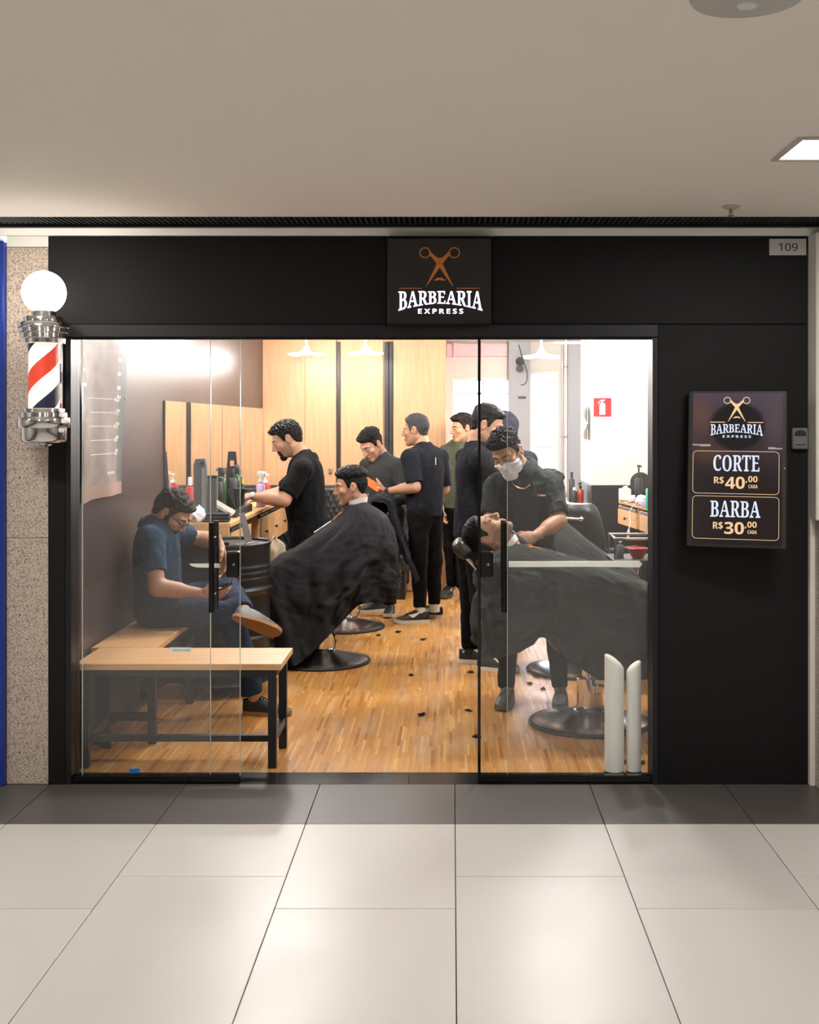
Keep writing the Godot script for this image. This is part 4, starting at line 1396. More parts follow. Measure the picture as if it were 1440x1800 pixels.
func banner() -> void:
	var W := 0.83
	var H := 1.14
	var t := thing("price_banner", "creased brown price list banner hanging on the dark left wall behind the glass", "banner", Vector3(-1.849, 1.255, -0.37), PI / 2)
	var im := Image.create(128, 256, false, Image.FORMAT_RGB8)
	for y in 256:
		for x in 128:
			var u := x / 127.0
			var v := y / 255.0
			var n := 0.5 + 0.5 * fnz.get_noise_2d(u * 5.0, v * 9.0)
			var c := Color(0.38, 0.32, 0.295).lerp(Color(0.55, 0.475, 0.435), n)
			if u > 0.80: c = Color(0.20, 0.225, 0.225).lerp(Color(0.3, 0.32, 0.31), n)
			if v > 0.945: c = Color(0.55, 0.43, 0.38)
			im.set_pixel(x, y, c)
	var bm := mat("banner_print", Color.WHITE, 0.6)
	bm.albedo_texture = ImageTexture.create_from_image(im)
	bm.cull_mode = BaseMaterial3D.CULL_DISABLED
	var rows := []
	for i in 61:
		var v := i / 60.0
		var row := []
		for j in 41:
			var u := j / 40.0
			row.append(Vector3(u * W, H * (1.0 - v) + 0.012 * sin(u * PI) * v - 0.01 * v * (1 - u), wave(u, v)))
		rows.append(row)
	obj("sheet", MB.new().sheet(rows, false, true), bm, t)
	# lettering that follows the folds
	var pin := func(m: MB, x: float, y: float, called: String) -> void:
		var r := MB.new().add(m, Transform3D(Basis(), Vector3(x, y, 0)))
		for i in r.v.size():
			var p := r.v[i]
			r.v[i] = Vector3(p.x, p.y, p.z + wave(p.x / W, 1.0 - p.y / H) + 0.0012)
		obj(called, r, M.paper, t)
	var prices := ["25", "10", "15", "40", "50"]
	for i in 5:
		var y := 0.505 - 0.072 * i
		pin.call(letters("R$", 0.028, 0.02, 0.0004, "Droid Sans", 700), 0.585, y + 0.002, "lettering")
		pin.call(letters(prices[i], 0.05, 0.034, 0.0004, "Droid Sans", 700), 0.62, y, "lettering")
		pin.call(letters("00", 0.024, 0.016, 0.0004, "Droid Sans", 700), 0.674, y + 0.017, "lettering")
		var ln := MB.new()
		for s in 12: ln.box(Vector3(0.18 + s * 0.032, 0, 0), Vector3(0.032, 0.0025, 0.0004), 0.0)
		pin.call(ln, 0.02, y + 0.012, "price_line")
	pin.call(letters("Agendamentos", 0.16, 0.024, 0.0004, "Droid Sans", 700), 0.42, 0.115, "lettering")
	for i in 6:
		var y := 0.58 + 0.075 * i
		pin.call(MB.new().box(Vector3(0.045, 0, 0), Vector3(0.09 - 0.012 * (i % 3), 0.016, 0.0004), 0.0), 0.03, y, "faded_print")
		pin.call(MB.new().box(Vector3(0.03, 0, 0), Vector3(0.06, 0.018, 0.0004), 0.0), 0.62, y, "faded_print")
	for q in [[0.79, 0.86], [0.80, 0.53], [0.02, 1.1]]:
		obj("eyelet", MB.new().add(MB.new().lathe([Vector2(0.004, 0), Vector2(0.009, 0.0), Vector2(0.011, 0.003), Vector2(0.009, 0.005), Vector2(0.004, 0.005)], 14), Transform3D(Basis(Vector3.RIGHT, PI / 2), Vector3(q[0], q[1], wave(q[0] / W, 1 - q[1] / H)))), M.chrome, t)


func mirror_left() -> void:
	var t := thing("wall_mirror", "long frameless wall mirror above the left counter", "mirror", Vector3(-1.849, 1.03, -4.2), PI / 2)
	obj("backing", MB.new().between(Vector3(-1.985, 0.0, 0.0), Vector3(1.98, 0.76, 0.006), 0.0), M.black_plastic, t)
	obj("glass", MB.new().between(Vector3(-1.985, 0.0, 0.006), Vector3(1.98, 0.76, 0.011), 0.0), M.mirror, t)


func drawer_unit(label: String, at: Vector3, turn: float, w: float, dep: float, h: float, n: int) -> void:
	var t := thing("drawer_unit", label, "drawers", at, turn)
	var m := MB.new()
	m.between(Vector3(-w / 2, 0, 0), Vector3(-w / 2 + 0.018, h, dep - 0.002), 0.001)
	m.between(Vector3(w / 2 - 0.018, 0, 0), Vector3(w / 2, h, dep - 0.002), 0.001)
	m.between(Vector3(-w / 2 + 0.018, 0, 0), Vector3(w / 2 - 0.018, 0.016, dep - 0.002), 0.001)
	m.between(Vector3(-w / 2 + 0.018, 0.016, 0), Vector3(w / 2 - 0.018, h, 0.012), 0.0)
	obj("body", m, M.oak_across, t)
	var dw := w / n
	for i in n:
		var x := -w / 2 + dw * (i + 0.5)
		var d := obj("drawer", MB.new().box(Vector3(x, h / 2 - 0.018, dep + 0.008), Vector3(dw - 0.006, h - 0.044, 0.018), 0.002), M.oak_across, t)
		obj("grip", MB.new().box(Vector3(x, h - 0.024, dep + 0.010), Vector3(dw - 0.03, 0.022, 0.016), 0.003), M.steel if turn < 0 else M.black_metal, d)
		obj("knob", MB.new().add(MB.new().lathe([Vector2(0.004, 0), Vector2(0.005, 0.012), Vector2(0.012, 0.016), Vector2(0.013, 0.022), Vector2(0.008, 0.026), Vector2(0, 0.027)], 16), Transform3D(Basis(Vector3.RIGHT, PI / 2), Vector3(x, h / 2 - 0.02, dep + 0.016))), M.black_metal, d)


func counters() -> void:
	# left: one worktop, two drawer units, black brackets between
	var wt := thing("worktop", "long oak worktop under the mirror on the left wall", "worktop", Vector3(-1.85, 0.972, -4.2), PI / 2)
	obj("top", MB.new().between(Vector3(-1.93, 0, 0.002), Vector3(1.42, 0.028, 0.42), 0.002), M.oak_across, wt)
	obj("end_panel", MB.new().between(Vector3(-1.93, -0.30, 0.004), Vector3(-1.91, 0.0, 0.41), 0.002), M.oak_across, wt)
	for x in [-0.93, 1.1]: obj("bracket", MB.new().between(Vector3(x - 0.02, -0.72, 0.02), Vector3(x + 0.02, 0.0, 0.30), 0.003), M.black_metal, wt)
	drawer_unit("oak drawer unit at the near end of the left counter", Vector3(-1.85, 0.705, -2.70), PI / 2, 0.78, 0.40, 0.266, 1)
	drawer_unit("oak drawer unit at the far end of the left counter", Vector3(-1.85, 0.705, -4.20), PI / 2, 1.5, 0.40, 0.266, 3)
	# right: set slightly askew along the right wall
	var a := -PI / 2 + 0.113
	var wr := thing("worktop", "oak worktop on the right wall beyond the glass, holding white cloths and bottles", "worktop", Vector3(1.855, 0.972, -4.72), a)
	var B := Basis(Vector3.UP, a)
	obj("top", MB.new().between(Vector3(0.02, 0, 0.02), Vector3(1.62, 0.026, 0.455), 0.002), M.oak_across, wr)
	drawer_unit("oak drawer box with a dark knob at the far end of the right counter", Vector3(1.855, 0.80, -4.72) + B * Vector3(0.33, 0, 0.02), a, 0.58, 0.43, 0.17, 1)
	drawer_unit("second oak drawer box with a dark knob on the right counter, nearest the black jamb", Vector3(1.855, 0.80, -4.72) + B * Vector3(1.05, 0, 0.02), a, 0.66, 0.43, 0.17, 1)
	struct("trim_4", MB.new().between(Vector3(2.085, 0.0, -5.04), Vector3(2.1, 1.099, -0.14), 0.002), M.black_frame, "black dado along the right wall")
	var sh := thing("shelf", "small oak shelf with bottles left of the white projecting wall", "shelf", Vector3(1.14, 0.89, -5.5))
	obj("board", MB.new().box(Vector3(0, 0.015, 0), Vector3(0.16, 0.03, 0.44), 0.002), M.oak_across, sh)
	obj("upright", MB.new().box(Vector3(0.055, -0.445, -0.1), Vector3(0.03, 0.888, 0.03), 0.002), M.black_metal, sh)


func quilted_bench() -> void:
	var t := thing("quilted_sofa", "black diamond quilted sofa back along the oak panelled wall", "sofa", Vector3(-1.0, 0.0, -6.13))
	var rows := []
	for i in 151:
		var y := 0.12 + 0.93 * i / 150.0
		var row := []
		for j in 285:
			var x := -0.84 + 1.42 * j / 284.0
			var p := fposmod(x / 0.056 + y / 0.105, 1.0)
			var q := fposmod(x / 0.056 - y / 0.105, 1.0)
			var d := minf(minf(p, 1.0 - p), minf(q, 1.0 - q)) * 2.0
			var e := minf(1.0, minf(1.05 - y, 0.05) / 0.05)
			row.append(Vector3(x, y, 0.058 + 0.0075 * sqrt(clampf(d, 0, 1)) - 0.03 * (1.0 - e) * (1.0 - e)))
		rows.append(row)
	obj("quilting", MB.new().sheet(rows), M.leather, t)
	obj("back_board", MB.new().between(Vector3(-0.845, 0.10, -0.055), Vector3(0.585, 1.045, 0.055), 0.01), M.leather, t)
	obj("seat", MB.new().rbox(Vector3(-0.13, 0.34, 0.26), Vector3(1.42, 0.16, 0.40), 0.04, 3), M.leather, t)
	obj("plinth", MB.new().between(Vector3(-0.82, 0.0, -0.05), Vector3(0.56, 0.26, 0.42), 0.004), M.black_plastic, t)


# ---------------------------------------------------------------- benches, drum, chairs

func bench(label: String, at: Vector3, turn: float, L: float, D: float, stretch_z: float) -> void:
	var t := thing("bench", label, "bench", at, turn)
	obj("top", MB.new().between(Vector3(-L / 2, 0.470, -D / 2), Vector3(L / 2, 0.500, D / 2), 0.0015), M.oak_lengthwise if absf(turn) < 0.1 else M.oak_across, t)
	var x := L / 2 - 0.045
	var z := D / 2 - 0.03
	for sx in [-1.0, 1.0]:
		for sz in [-1.0, 1.0]:
			obj("leg", MB.new().between(Vector3(sx * x - 0.02, 0.0, sz * z - 0.02), Vector3(sx * x + 0.02, 0.434, sz * z + 0.02), 0.002), M.black_metal, t)
		obj("side_rail", MB.new().between(Vector3(sx * x - 0.016, 0.12, -z + 0.02), Vector3(sx * x + 0.016, 0.158, z - 0.02), 0.002), M.black_metal, t)
	var fr := MB.new()
	for sz in [-1.0, 1.0]: fr.between(Vector3(-x - 0.02, 0.434, sz * z - 0.02), Vector3(x + 0.02, 0.47, sz * z + 0.02), 0.002)
	for sx in [-1.0, 1.0]: fr.between(Vector3(sx * x - 0.02, 0.434, -z + 0.02), Vector3(sx * x + 0.02, 0.47, z - 0.02), 0.002)
	obj("frame", fr, M.black_metal, t)
	obj("stretcher", MB.new().between(Vector3(-x + 0.016, 0.124, stretch_z - 0.016), Vector3(x - 0.016, 0.154, stretch_z + 0.016), 0.002), M.black_metal, t)


# barber chair facing local +z, seat turned by turn, backrest leaning back by lean
func barber_chair(label: String, at: Vector3, turn: float, lean: float, lever: float, rest := true) -> Node3D:
	var t := thing("barber_chair", label, "barber chair", at, turn, "")
	obj("base", MB.new().lathe([Vector2(0.322, 0.016), Vector2(0.30, 0.026), Vector2(0.24, 0.040), Vector2(0.16, 0.058), Vector2(0.10, 0.078), Vector2(0.078, 0.092), Vector2(0.074, 0.10)], 64), M.chrome_soft, t)
	obj("base_rim", MB.new().lathe([Vector2(0.31, 0.0), Vector2(0.334, 0.002), Vector2(0.338, 0.010), Vector2(0.332, 0.018), Vector2(0.318, 0.020)], 64), M.rubber, t)
	var co := obj("column", MB.new().lathe([Vector2(0.072, 0.09), Vector2(0.072, 0.25), Vector2(0.066, 0.256), Vector2(0.045, 0.258), Vector2(0.045, 0.40), Vector2(0.12, 0.402), Vector2(0.12, 0.42)], 32), M.chrome, t)
	var lv := MB.new()
	lv.xf = Transform3D(Basis(Vector3.UP, lever), Vector3.ZERO)
	lv.tube(smooth_path([Vector3(0.0, 0.215, 0.06), Vector3(0.0, 0.23, 0.12), Vector3(0.02, 0.225, 0.19), Vector3(0.03, 0.17, 0.215), Vector3(0.02, 0.115, 0.20), Vector3(0.0, 0.10, 0.15)], 20), 0.008, 8)
	lv.rbox(Vector3(0, 0.20, 0.075), Vector3(0.05, 0.05, 0.04), 0.01, 2)
	obj("pump_lever", lv, M.chrome, co)
	obj("seat_plate", MB.new().between(Vector3(-0.2, 0.42, -0.2), Vector3(0.2, 0.45, 0.2), 0.006), M.black_metal, t)
	obj("seat", MB.new().rbox(Vector3(0, 0.495, 0.01), Vector3(0.44, 0.11, 0.50), 0.045, 4), M.leather, t)
	var bk := Transform3D(Basis(Vector3.RIGHT, -lean), Vector3(0, 0.55, -0.22))
	var b := MB.new()
	b.xf = bk
	var rows := []
	for i in 15:
		var f := i / 14.0
		var ring := []
		var w := 0.215 * (1.0 - 0.28 * pow(f, 3.0)) * (1.0 if i > 0 and i < 14 else 0.85)
		var th := 0.055 * (1.0 if i > 0 and i < 14 else 0.5)
		for s in 20:
			var a := TAU * s / 20.0
			var cx := signf(cos(a)) * pow(absf(cos(a)), 0.6)
			var cz := signf(sin(a)) * pow(absf(sin(a)), 0.8)
			ring.append(Vector3(cx * w, 0.50 * f, cz * th - 0.03 + 0.05 * cx * cx + 0.02 * sin(f * PI)))
		rows.append(ring)
	b.sheet(rows, true, true, true)
	var back := obj("backrest", b, M.leather, t)
	var bt := MB.new()
	bt.xf = bk
	for s in [-1.0, 1.0]: bt.tube([Vector3(s * 0.05, 0.42, -0.045), Vector3(s * 0.05, 0.62, -0.03)], 0.007, 8)
	if rest: obj("headrest_bar", bt, M.chrome, back)
	var hr := MB.new()
	hr.xf = bk
	hr.rbox(Vector3(0, 0.63, -0.01), Vector3(0.25, 0.11, 0.08), 0.035, 4)
	if rest: obj("headrest", hr, M.leather, t)
	var hy := MB.new()
	hy.xf = bk
	hy.tube([Vector3(-0.10, 0.40, -0.09), Vector3(0.10, 0.40, -0.09)], 0.012, 10)
	for s in [-1.0, 1.0]: hy.add(ball(0.02, Vector3(s * 0.11, 0.40, -0.09), 12))
	obj("back_knob", hy, M.chrome, back)
	var ay := 0.60 if lean > 0.6 else 0.67
	for s in [-1.0, 1.0]:
		var ar := obj("armrest", MB.new().rbox(Vector3(s * 0.232, ay + 0.023, -0.02), Vector3(0.06, 0.045, 0.38), 0.022, 3), M.leather, t)
		obj("arm_frame", MB.new().tube(smooth_path([Vector3(s * 0.20, 0.46, -0.18), Vector3(s * 0.232, 0.53, -0.20), Vector3(s * 0.232, ay - 0.012, -0.17), Vector3(s * 0.232, ay, 0.0), Vector3(s * 0.232, ay - 0.022, 0.15), Vector3(s * 0.232, 0.53, 0.18), Vector3(s * 0.20, 0.46, 0.18)], 28), 0.013, 8), M.chrome, ar)
	for s in [-1.0, 1.0]: obj("footrest_arm", MB.new().tube([Vector3(s * 0.13, 0.44, 0.20), Vector3(s * 0.13, 0.40, 0.30), Vector3(s * 0.13, 0.20, 0.46)], 0.011, 8), M.chrome, t)
	var fr := MB.new()
	fr.xf = Transform3D(Basis(Vector3.RIGHT, 0.5), Vector3(0, 0.19, 0.47))
	fr.rbox(Vector3.ZERO, Vector3(0.34, 0.03, 0.17), 0.012, 3)
	obj("footrest", fr, M.black_metal, t)
	return t


func seating() -> void:
	bench("oak topped bench with a black steel frame directly behind the left glass", Vector3(-1.305, 0.0, -0.44), 0.0, 0.985, 0.41, 0.165)
	bench("second oak topped bench along the dark wall, under the seated man", Vector3(-1.675, 0.0, -1.135), PI / 2, 0.97, 0.33, 0.0)
	# steel drum on a dolly
	var dr := thing("steel_drum", "black ribbed steel oil drum used as a table by the left counter", "drum", Vector3(-1.41, 0.0, -1.93))
	var pr := [Vector2(0.0, 0.075), Vector2(0.275, 0.075), Vector2(0.288, 0.068), Vector2(0.292, 0.075), Vector2(0.288, 0.085)]
	var y := 0.1
	while y < 0.89:
		var k := 0.0
		for c in [0.34, 0.63]: k = maxf(k, exp(-pow((y - c) / 0.016, 2)) * 0.011)
		for c in [0.70, 0.735, 0.77]: k = maxf(k, exp(-pow((y - c) / 0.010, 2)) * 0.005)
		pr.append(Vector2(0.284 + k, y))
		y += 0.007
	pr.append_array([Vector2(0.284, 0.895), Vector2(0.291, 0.903), Vector2(0.291, 0.914), Vector2(0.286, 0.92), Vector2(0.279, 0.914), Vector2(0.278, 0.902), Vector2(0.0, 0.900)])
	obj("barrel", MB.new().lathe(pr, 56), M.drum, dr)
	obj("bung", MB.new().lathe([Vector2(0.03, 0.90), Vector2(0.03, 0.909), Vector2(0.022, 0.912), Vector2(0, 0.912)], 18, Vector3(0.12, 0, 0.1)), M.steel, dr)
	for q in [[0.17, 0.17], [-0.17, 0.17], [0.17, -0.17], [-0.17, -0.17]]:
		var cs := MB.new().add(MB.new().lathe([Vector2(0, -0.014), Vector2(0.03, -0.014), Vector2(0.03, 0.014), Vector2(0, 0.014)], 18), Transform3D(Basis(Vector3.BACK, PI / 2), Vector3(q[0], 0.030, q[1])))
		cs.between(Vector3(q[0] - 0.02, 0.045, q[1] - 0.02), Vector3(q[0] + 0.02, 0.072, q[1] + 0.02), 0.003)
		obj("caster", cs, M.rubber, dr)
	# chairs: left row faces the left wall, right row faces the right wall
	barber_chair("black barber chair under the smiling client in the black cape", Vector3(-0.90, 0, -2.80), -PI / 2, 0.25, 2.0, false)
	barber_chair("empty black barber chair with a cloth over its back, behind the caped client", Vector3(-0.88, 0, -4.19), -PI / 2, 0.15, 2.2, false)
	barber_chair("reclined black barber chair nearest the glass, under the lying client", Vector3(0.755, 0, -1.11), PI / 2, 0.85, -1.2)
	barber_chair("black barber chair behind the masked barber, half hidden, with a caped client", Vector3(0.83, 0, -2.52), PI / 2, 0.25, -1.2, false)
	barber_chair("empty black barber chair by the right counter, its back showing above the lying client", Vector3(1.13, 0, -3.72), PI * 0.75, 0.12, 0.0, false)


# ---------------------------------------------------------------- people

var head0: MB            # the shared head, in its own axes: z forward, y up, x to the person's left
var hands0 := {}


func build_head() -> void:
	var s := SDF.new(Vector3(-0.099, -0.185, -0.122), Vector3(0.099, 0.132, 0.128), 0.0034)
	s.ell(Vector3(0, 0.032, -0.012), Vector3(0.0745, 0.086, 0.097), 0.01)
	s.ell(Vector3(0, -0.030, 0.028), Vector3(0.059, 0.086, 0.064), 0.02)
	s.cap(Vector3(-0.046, -0.050, -0.012), Vector3(-0.016, -0.098, 0.062), 0.024, 0.018, 0.02)
	s.cap(Vector3(0.046, -0.050, -0.012), Vector3(0.016, -0.098, 0.062), 0.024, 0.018, 0.02)
	s.cap(Vector3(-0.012, -0.101, 0.070), Vector3(0.012, -0.101, 0.070), 0.017, 0.017, 0.015)
	for x in [-1.0, 1.0]:
		s.ell(Vector3(x * 0.043, -0.020, 0.056), Vector3(0.022, 0.020, 0.022), 0.015)
		s.cap(Vector3(x * 0.012, 0.024, 0.086), Vector3(x * 0.045, 0.025, 0.070), 0.011, 0.010, 0.012)
	for x in [-1.0, 1.0]:
		s.ell(Vector3(x * 0.031, 0.004, 0.100), Vector3(0.018, 0.013, 0.016), 0.010, true)
		s.ell(Vector3(x * 0.031, 0.005, 0.075), Vector3(0.0155, 0.0125, 0.0145), 0.003)
		s.cap(Vector3(x * 0.018, -0.026, 0.092), Vector3(x * 0.030, -0.055, 0.086), 0.004, 0.003, 0.006, Vector3.ZERO, 1.0, false, false, true)
	s.cap(Vector3(0, 0.018, 0.090), Vector3(0, -0.027, 0.110), 0.008, 0.0115, 0.010)
	for x in [-1.0, 1.0]: s.ell(Vector3(x * 0.0125, -0.034, 0.098), Vector3(0.0085, 0.008, 0.011), 0.006)
	s.cap(Vector3(-0.017, -0.060, 0.088), Vector3(0.017, -0.060, 0.088), 0.0075, 0.0075, 0.006)
	s.cap(Vector3(-0.013, -0.073, 0.087), Vector3(0.013, -0.073, 0.087), 0.0085, 0.0085, 0.006)
	s.cap(Vector3(-0.021, -0.0665, 0.097), Vector3(0.021, -0.0665, 0.097), 0.003, 0.003, 0.003, Vector3.ZERO, 1.0, false, false, true)
	for x in [-1.0, 1.0]:
		s.ell(Vector3(x * 0.079, -0.002, -0.014), Vector3(0.009, 0.032, 0.020), 0.005)
		s.ell(Vector3(x * 0.088, 0.002, -0.008), Vector3(0.006, 0.018, 0.010), 0.004, true)
	s.cap(Vector3(0, -0.05, -0.030), Vector3(0, -0.135, -0.040), 0.052, 0.052, 0.03)
	head0 = MB.new()
	s.into(head0)


func build_hand(curl_by: Array, thumb: float) -> MB:
	var s := SDF.new(Vector3(-0.06, -0.05, -0.03), Vector3(0.085, 0.20, 0.10), 0.0034)
	s.cap(Vector3(0, -0.05, 0), Vector3(0, 0.02, 0), 0.027, 0.029, 0.01, Vector3(0, 0, 1), 0.72)
	s.cap(Vector3(0.020, 0.02, 0), Vector3(0.026, 0.086, 0), 0.022, 0.016, 0.012, Vector3(0, 0, 1), 0.75)
	s.cap(Vector3(-0.018, 0.02, 0), Vector3(-0.026, 0.080, 0), 0.022, 0.015, 0.012, Vector3(0, 0, 1), 0.75)
	s.cap(Vector3(0, 0.03, 0), Vector3(0, 0.085, 0), 0.024, 0.020, 0.012, Vector3(0, 0, 1), 0.62)
	var L := [0.072, 0.080, 0.074, 0.058]
	for f in 4:
		var p := Vector3(0.0295 - 0.0195 * f, [0.089, 0.094, 0.090, 0.080][f], 0.0)
		var side: float = 0.05 - 0.04 * f
		var a := 0.0
		for k in 3:
			a += curl_by[f] * [0.8, 1.1, 0.7][k]
			var d := Vector3(sin(side) * cos(a), cos(side) * cos(a), sin(a))
			var q: Vector3 = p + d * L[f] * [0.45, 0.31, 0.24][k]
			s.cap(p, q, 0.0095 - 0.0009 * k, 0.0088 - 0.0009 * k, 0.003)
			p = q
	var p := Vector3(0.030, 0.022, 0.006)
	for k in 3:
		var a: float = thumb * (0.35 + 0.4 * k)
		var d := Vector3(0.72 - 0.35 * k, 0.66 + 0.1 * k, 0.25 + sin(a) * 0.7).normalized()
		var q: Vector3 = p + d * [0.040, 0.030, 0.026][k]
		s.cap(p, q, 0.0135 - 0.002 * k, 0.0115 - 0.002 * k, 0.006)
		p = q
	var m := MB.new()
	s.into(m)
	return m


func hairline(z: float) -> float:
	var k := [[-0.12, -0.055], [-0.075, -0.055], [-0.050, -0.035], [-0.034, 0.026], [-0.008, 0.034], [0.004, 0.0], [0.020, -0.004], [0.030, 0.028], [0.045, 0.056], [0.065, 0.064], [0.085, 0.068], [0.13, 0.070]]
	for i in k.size() - 1:
		if z <= k[i + 1][0]:
			return lerpf(k[i][1], k[i + 1][1], clampf((z - k[i][0]) / (k[i + 1][0] - k[i][0]), 0, 1))
	return 0.07


# pushes the part of the head where thick() is positive outwards
func shell(thick: Callable, fr := Transform3D()) -> MB:
	var m := MB.new()
	var id := PackedInt32Array()
	id.resize(head0.v.size())
	var th := PackedFloat32Array()
	th.resize(head0.v.size())
	for i in head0.v.size(): th[i] = thick.call(head0.v[i], head0.n[i])
	id.fill(-1)
	for t in range(0, head0.ix.size(), 3):
		var a := head0.ix[t]; var b := head0.ix[t + 1]; var c := head0.ix[t + 2]
		if th[a] > 0.0 or th[b] > 0.0 or th[c] > 0.0:
			for q in [a, b, c]:
				if id[q] < 0:
					id[q] = m.v.size()
					m.v.append(head0.v[q] + head0.n[q] * (th[q] if th[q] > 0.0 else -0.0015)); m.n.append(Vector3.ZERO); m.uv.append(Vector2.ZERO); m.c.append(Color.WHITE)
			m.ix.append(id[a]); m.ix.append(id[b]); m.ix.append(id[c])
	for t in range(0, m.ix.size(), 3):
		var a := m.ix[t]; var b := m.ix[t + 1]; var c := m.ix[t + 2]
		var fn := -(m.v[b] - m.v[a]).cross(m.v[c] - m.v[a])
		m.n[a] += fn; m.n[b] += fn; m.n[c] += fn
	for i in m.v.size():
		m.v[i] = fr * m.v[i]
		m.n[i] = (fr.basis * m.n[i]).normalized() if m.n[i].length() > 0 else Vector3.UP
	return m


func hair_shell(top: float, side: float, rough: float, freq: float, fringe: float, fr: Transform3D, off := Vector3.ZERO, recede := 0.0) -> MB:
	var f := func(p: Vector3, n: Vector3) -> float:
		var s := p.y - hairline(p.z) - recede * clampf((p.z - 0.02) / 0.05, 0, 1)
		if absf(p.x) > 0.079 and p.y < 0.034: return -1.0
		if s <= 0.0: return -1.0
		var t := clampf((p.y - 0.048) / 0.035, 0, 1)
		t = t * t * (3 - 2 * t)
		var th := lerpf(side, top, t) * clampf(s / 0.012, 0.15, 1.0)
		th += fringe * t * clampf((p.z - 0.03) / 0.05, 0, 1)
		th += rough * (0.35 + 0.65 * t) * (curl.get_noise_3d((p.x + off.x) * freq, (p.y + off.y) * freq, (p.z + off.z) * freq) + 0.35) * clampf(s / 0.01, 0, 1)
		th += rough * 0.4 * fnz.get_noise_3d(p.x * freq * 2.2, p.y * freq * 2.2, (p.z + off.z) * freq * 2.2)
		return maxf(th, 0.0008)
	return shell(f, fr)


func beard_shell(thick: float, full: bool, fr: Transform3D) -> MB:
	var f := func(p: Vector3, n: Vector3) -> float:
		var ax := absf(p.x)
		var cheek := -0.030 - 0.020 * clampf((p.z - 0.02) / 0.05, 0, 1)
		if ax > 0.050: cheek += 0.034 * (1.0 - smoothstep(0.012, 0.035, p.z))
		var s := minf(cheek - p.y, minf(p.z + 0.002, p.y + 0.130))
		if not full: s = minf(s, minf(0.038 - ax, p.z - 0.048))
		if p.z > 0.06:
			s = minf(s, 0.011 * (sqrt(pow(p.x / 0.022, 2) + pow((p.y + 0.068) / 0.0125, 2)) - 1.0))
			s = maxf(s, 0.008 * (1.0 - sqrt(pow(p.x / 0.033, 2) + pow((p.y + 0.0495) / 0.0065, 2))))
		if s <= 0.0: return -1.0
		return thick * clampf(s / 0.012, 0.05, 1.0) * (0.8 + 0.6 * fnz.get_noise_3d(p.x * 90, p.y * 90, p.z * 90))
	return shell(f, fr)


# skin colours of a head: lips, brows, lashes or eyes, and shaved hair or stubble
func head_colours(p: Dictionary) -> PackedColorArray:
	var out := PackedColorArray()
	out.resize(head0.v.size())
	var skin: Color = p.skin
	var dark: Color = p.get("hair_col", Color(0.012, 0.009, 0.008))
	var stub: float = p.get("stubble", 0.0)
	var fade: float = p.get("fade", 0.0)
	for i in head0.v.size():
		var q := head0.v[i]
		var c := skin
		var ax := absf(q.x)
		c = c.lerp(skin * Color(0.95, 0.80, 0.76), 0.5 * exp(-pow((ax - 0.045) / 0.02, 2) - pow((q.y + 0.025) / 0.02, 2)) + (0.5 if ax > 0.077 and q.y < 0.03 else 0.0))
		if q.z > 0.05:
			if pow(q.x / 0.022, 2) + pow((q.y + 0.0665) / 0.0105, 2) < 1.0: c = skin * Color(0.80, 0.55, 0.52)
			if absf(q.y + 0.0667) < 0.002 and ax < 0.022: c = skin * Color(0.35, 0.22, 0.2)
			var e := pow((ax - 0.031) / 0.021, 2) + pow((q.y - 0.0265 + 0.12 * absf(ax - 0.03)) / 0.0050, 2)
			if e < 1.0: c = c.lerp(dark, 0.85)
			if p.get("eyes", "down") == "open":
				if pow((ax - 0.031) / 0.0135, 2) + pow((q.y - 0.005) / 0.0052, 2) < 1.0:
					c = Color(0.50, 0.46, 0.43) if absf(ax - 0.031) > 0.0055 else Color(0.03, 0.02, 0.018)
				if pow((ax - 0.031) / 0.015, 2) < 1.0 and absf(q.y - 0.0105) < 0.0018: c = dark
			elif pow((ax - 0.031) / 0.014, 2) < 1.0 and absf(q.y + 0.001) < 0.0019: c = dark.lerp(skin, 0.15)
		if stub > 0.0 and q.z > -0.01 and q.y < -0.032 - 0.02 * clampf((q.z - 0.03) / 0.04, 0, 1) and q.y > -0.125 and not (pow(q.x / 0.021, 2) + pow((q.y + 0.0665) / 0.0095, 2) < 1.0 and q.z > 0.06):
			c = c.lerp(dark, stub)
		if fade > 0.0 and ax < 0.079:
			var s := q.y - hairline(q.z)
			if s > -0.01: c = c.lerp(dark, fade * clampf((s + 0.01) / 0.05, 0.0, 1.0))
		out[i] = c
	return out


func basis_of(fwd: Vector3, up: Vector3) -> Basis:
	var z := fwd.normalized()
	var x := up.cross(z).normalized()
	return Basis(x, z.cross(x), z)


func hand_basis(fingers: Vector3, palm: Vector3, right: bool) -> Basis:
	var y := fingers.normalized()
	var x := y.cross(palm).normalized()
	var z := x.cross(y)
	return Basis(x if right else -x, y, z)


func bounds(pts: Array, pad: float) -> Array:
	var lo: Vector3 = pts[0]
	var hi: Vector3 = pts[0]
	for q in pts:
		lo = lo.min(q); hi = hi.max(q)
	return [lo - Vector3.ONE * pad, hi + Vector3.ONE * pad]


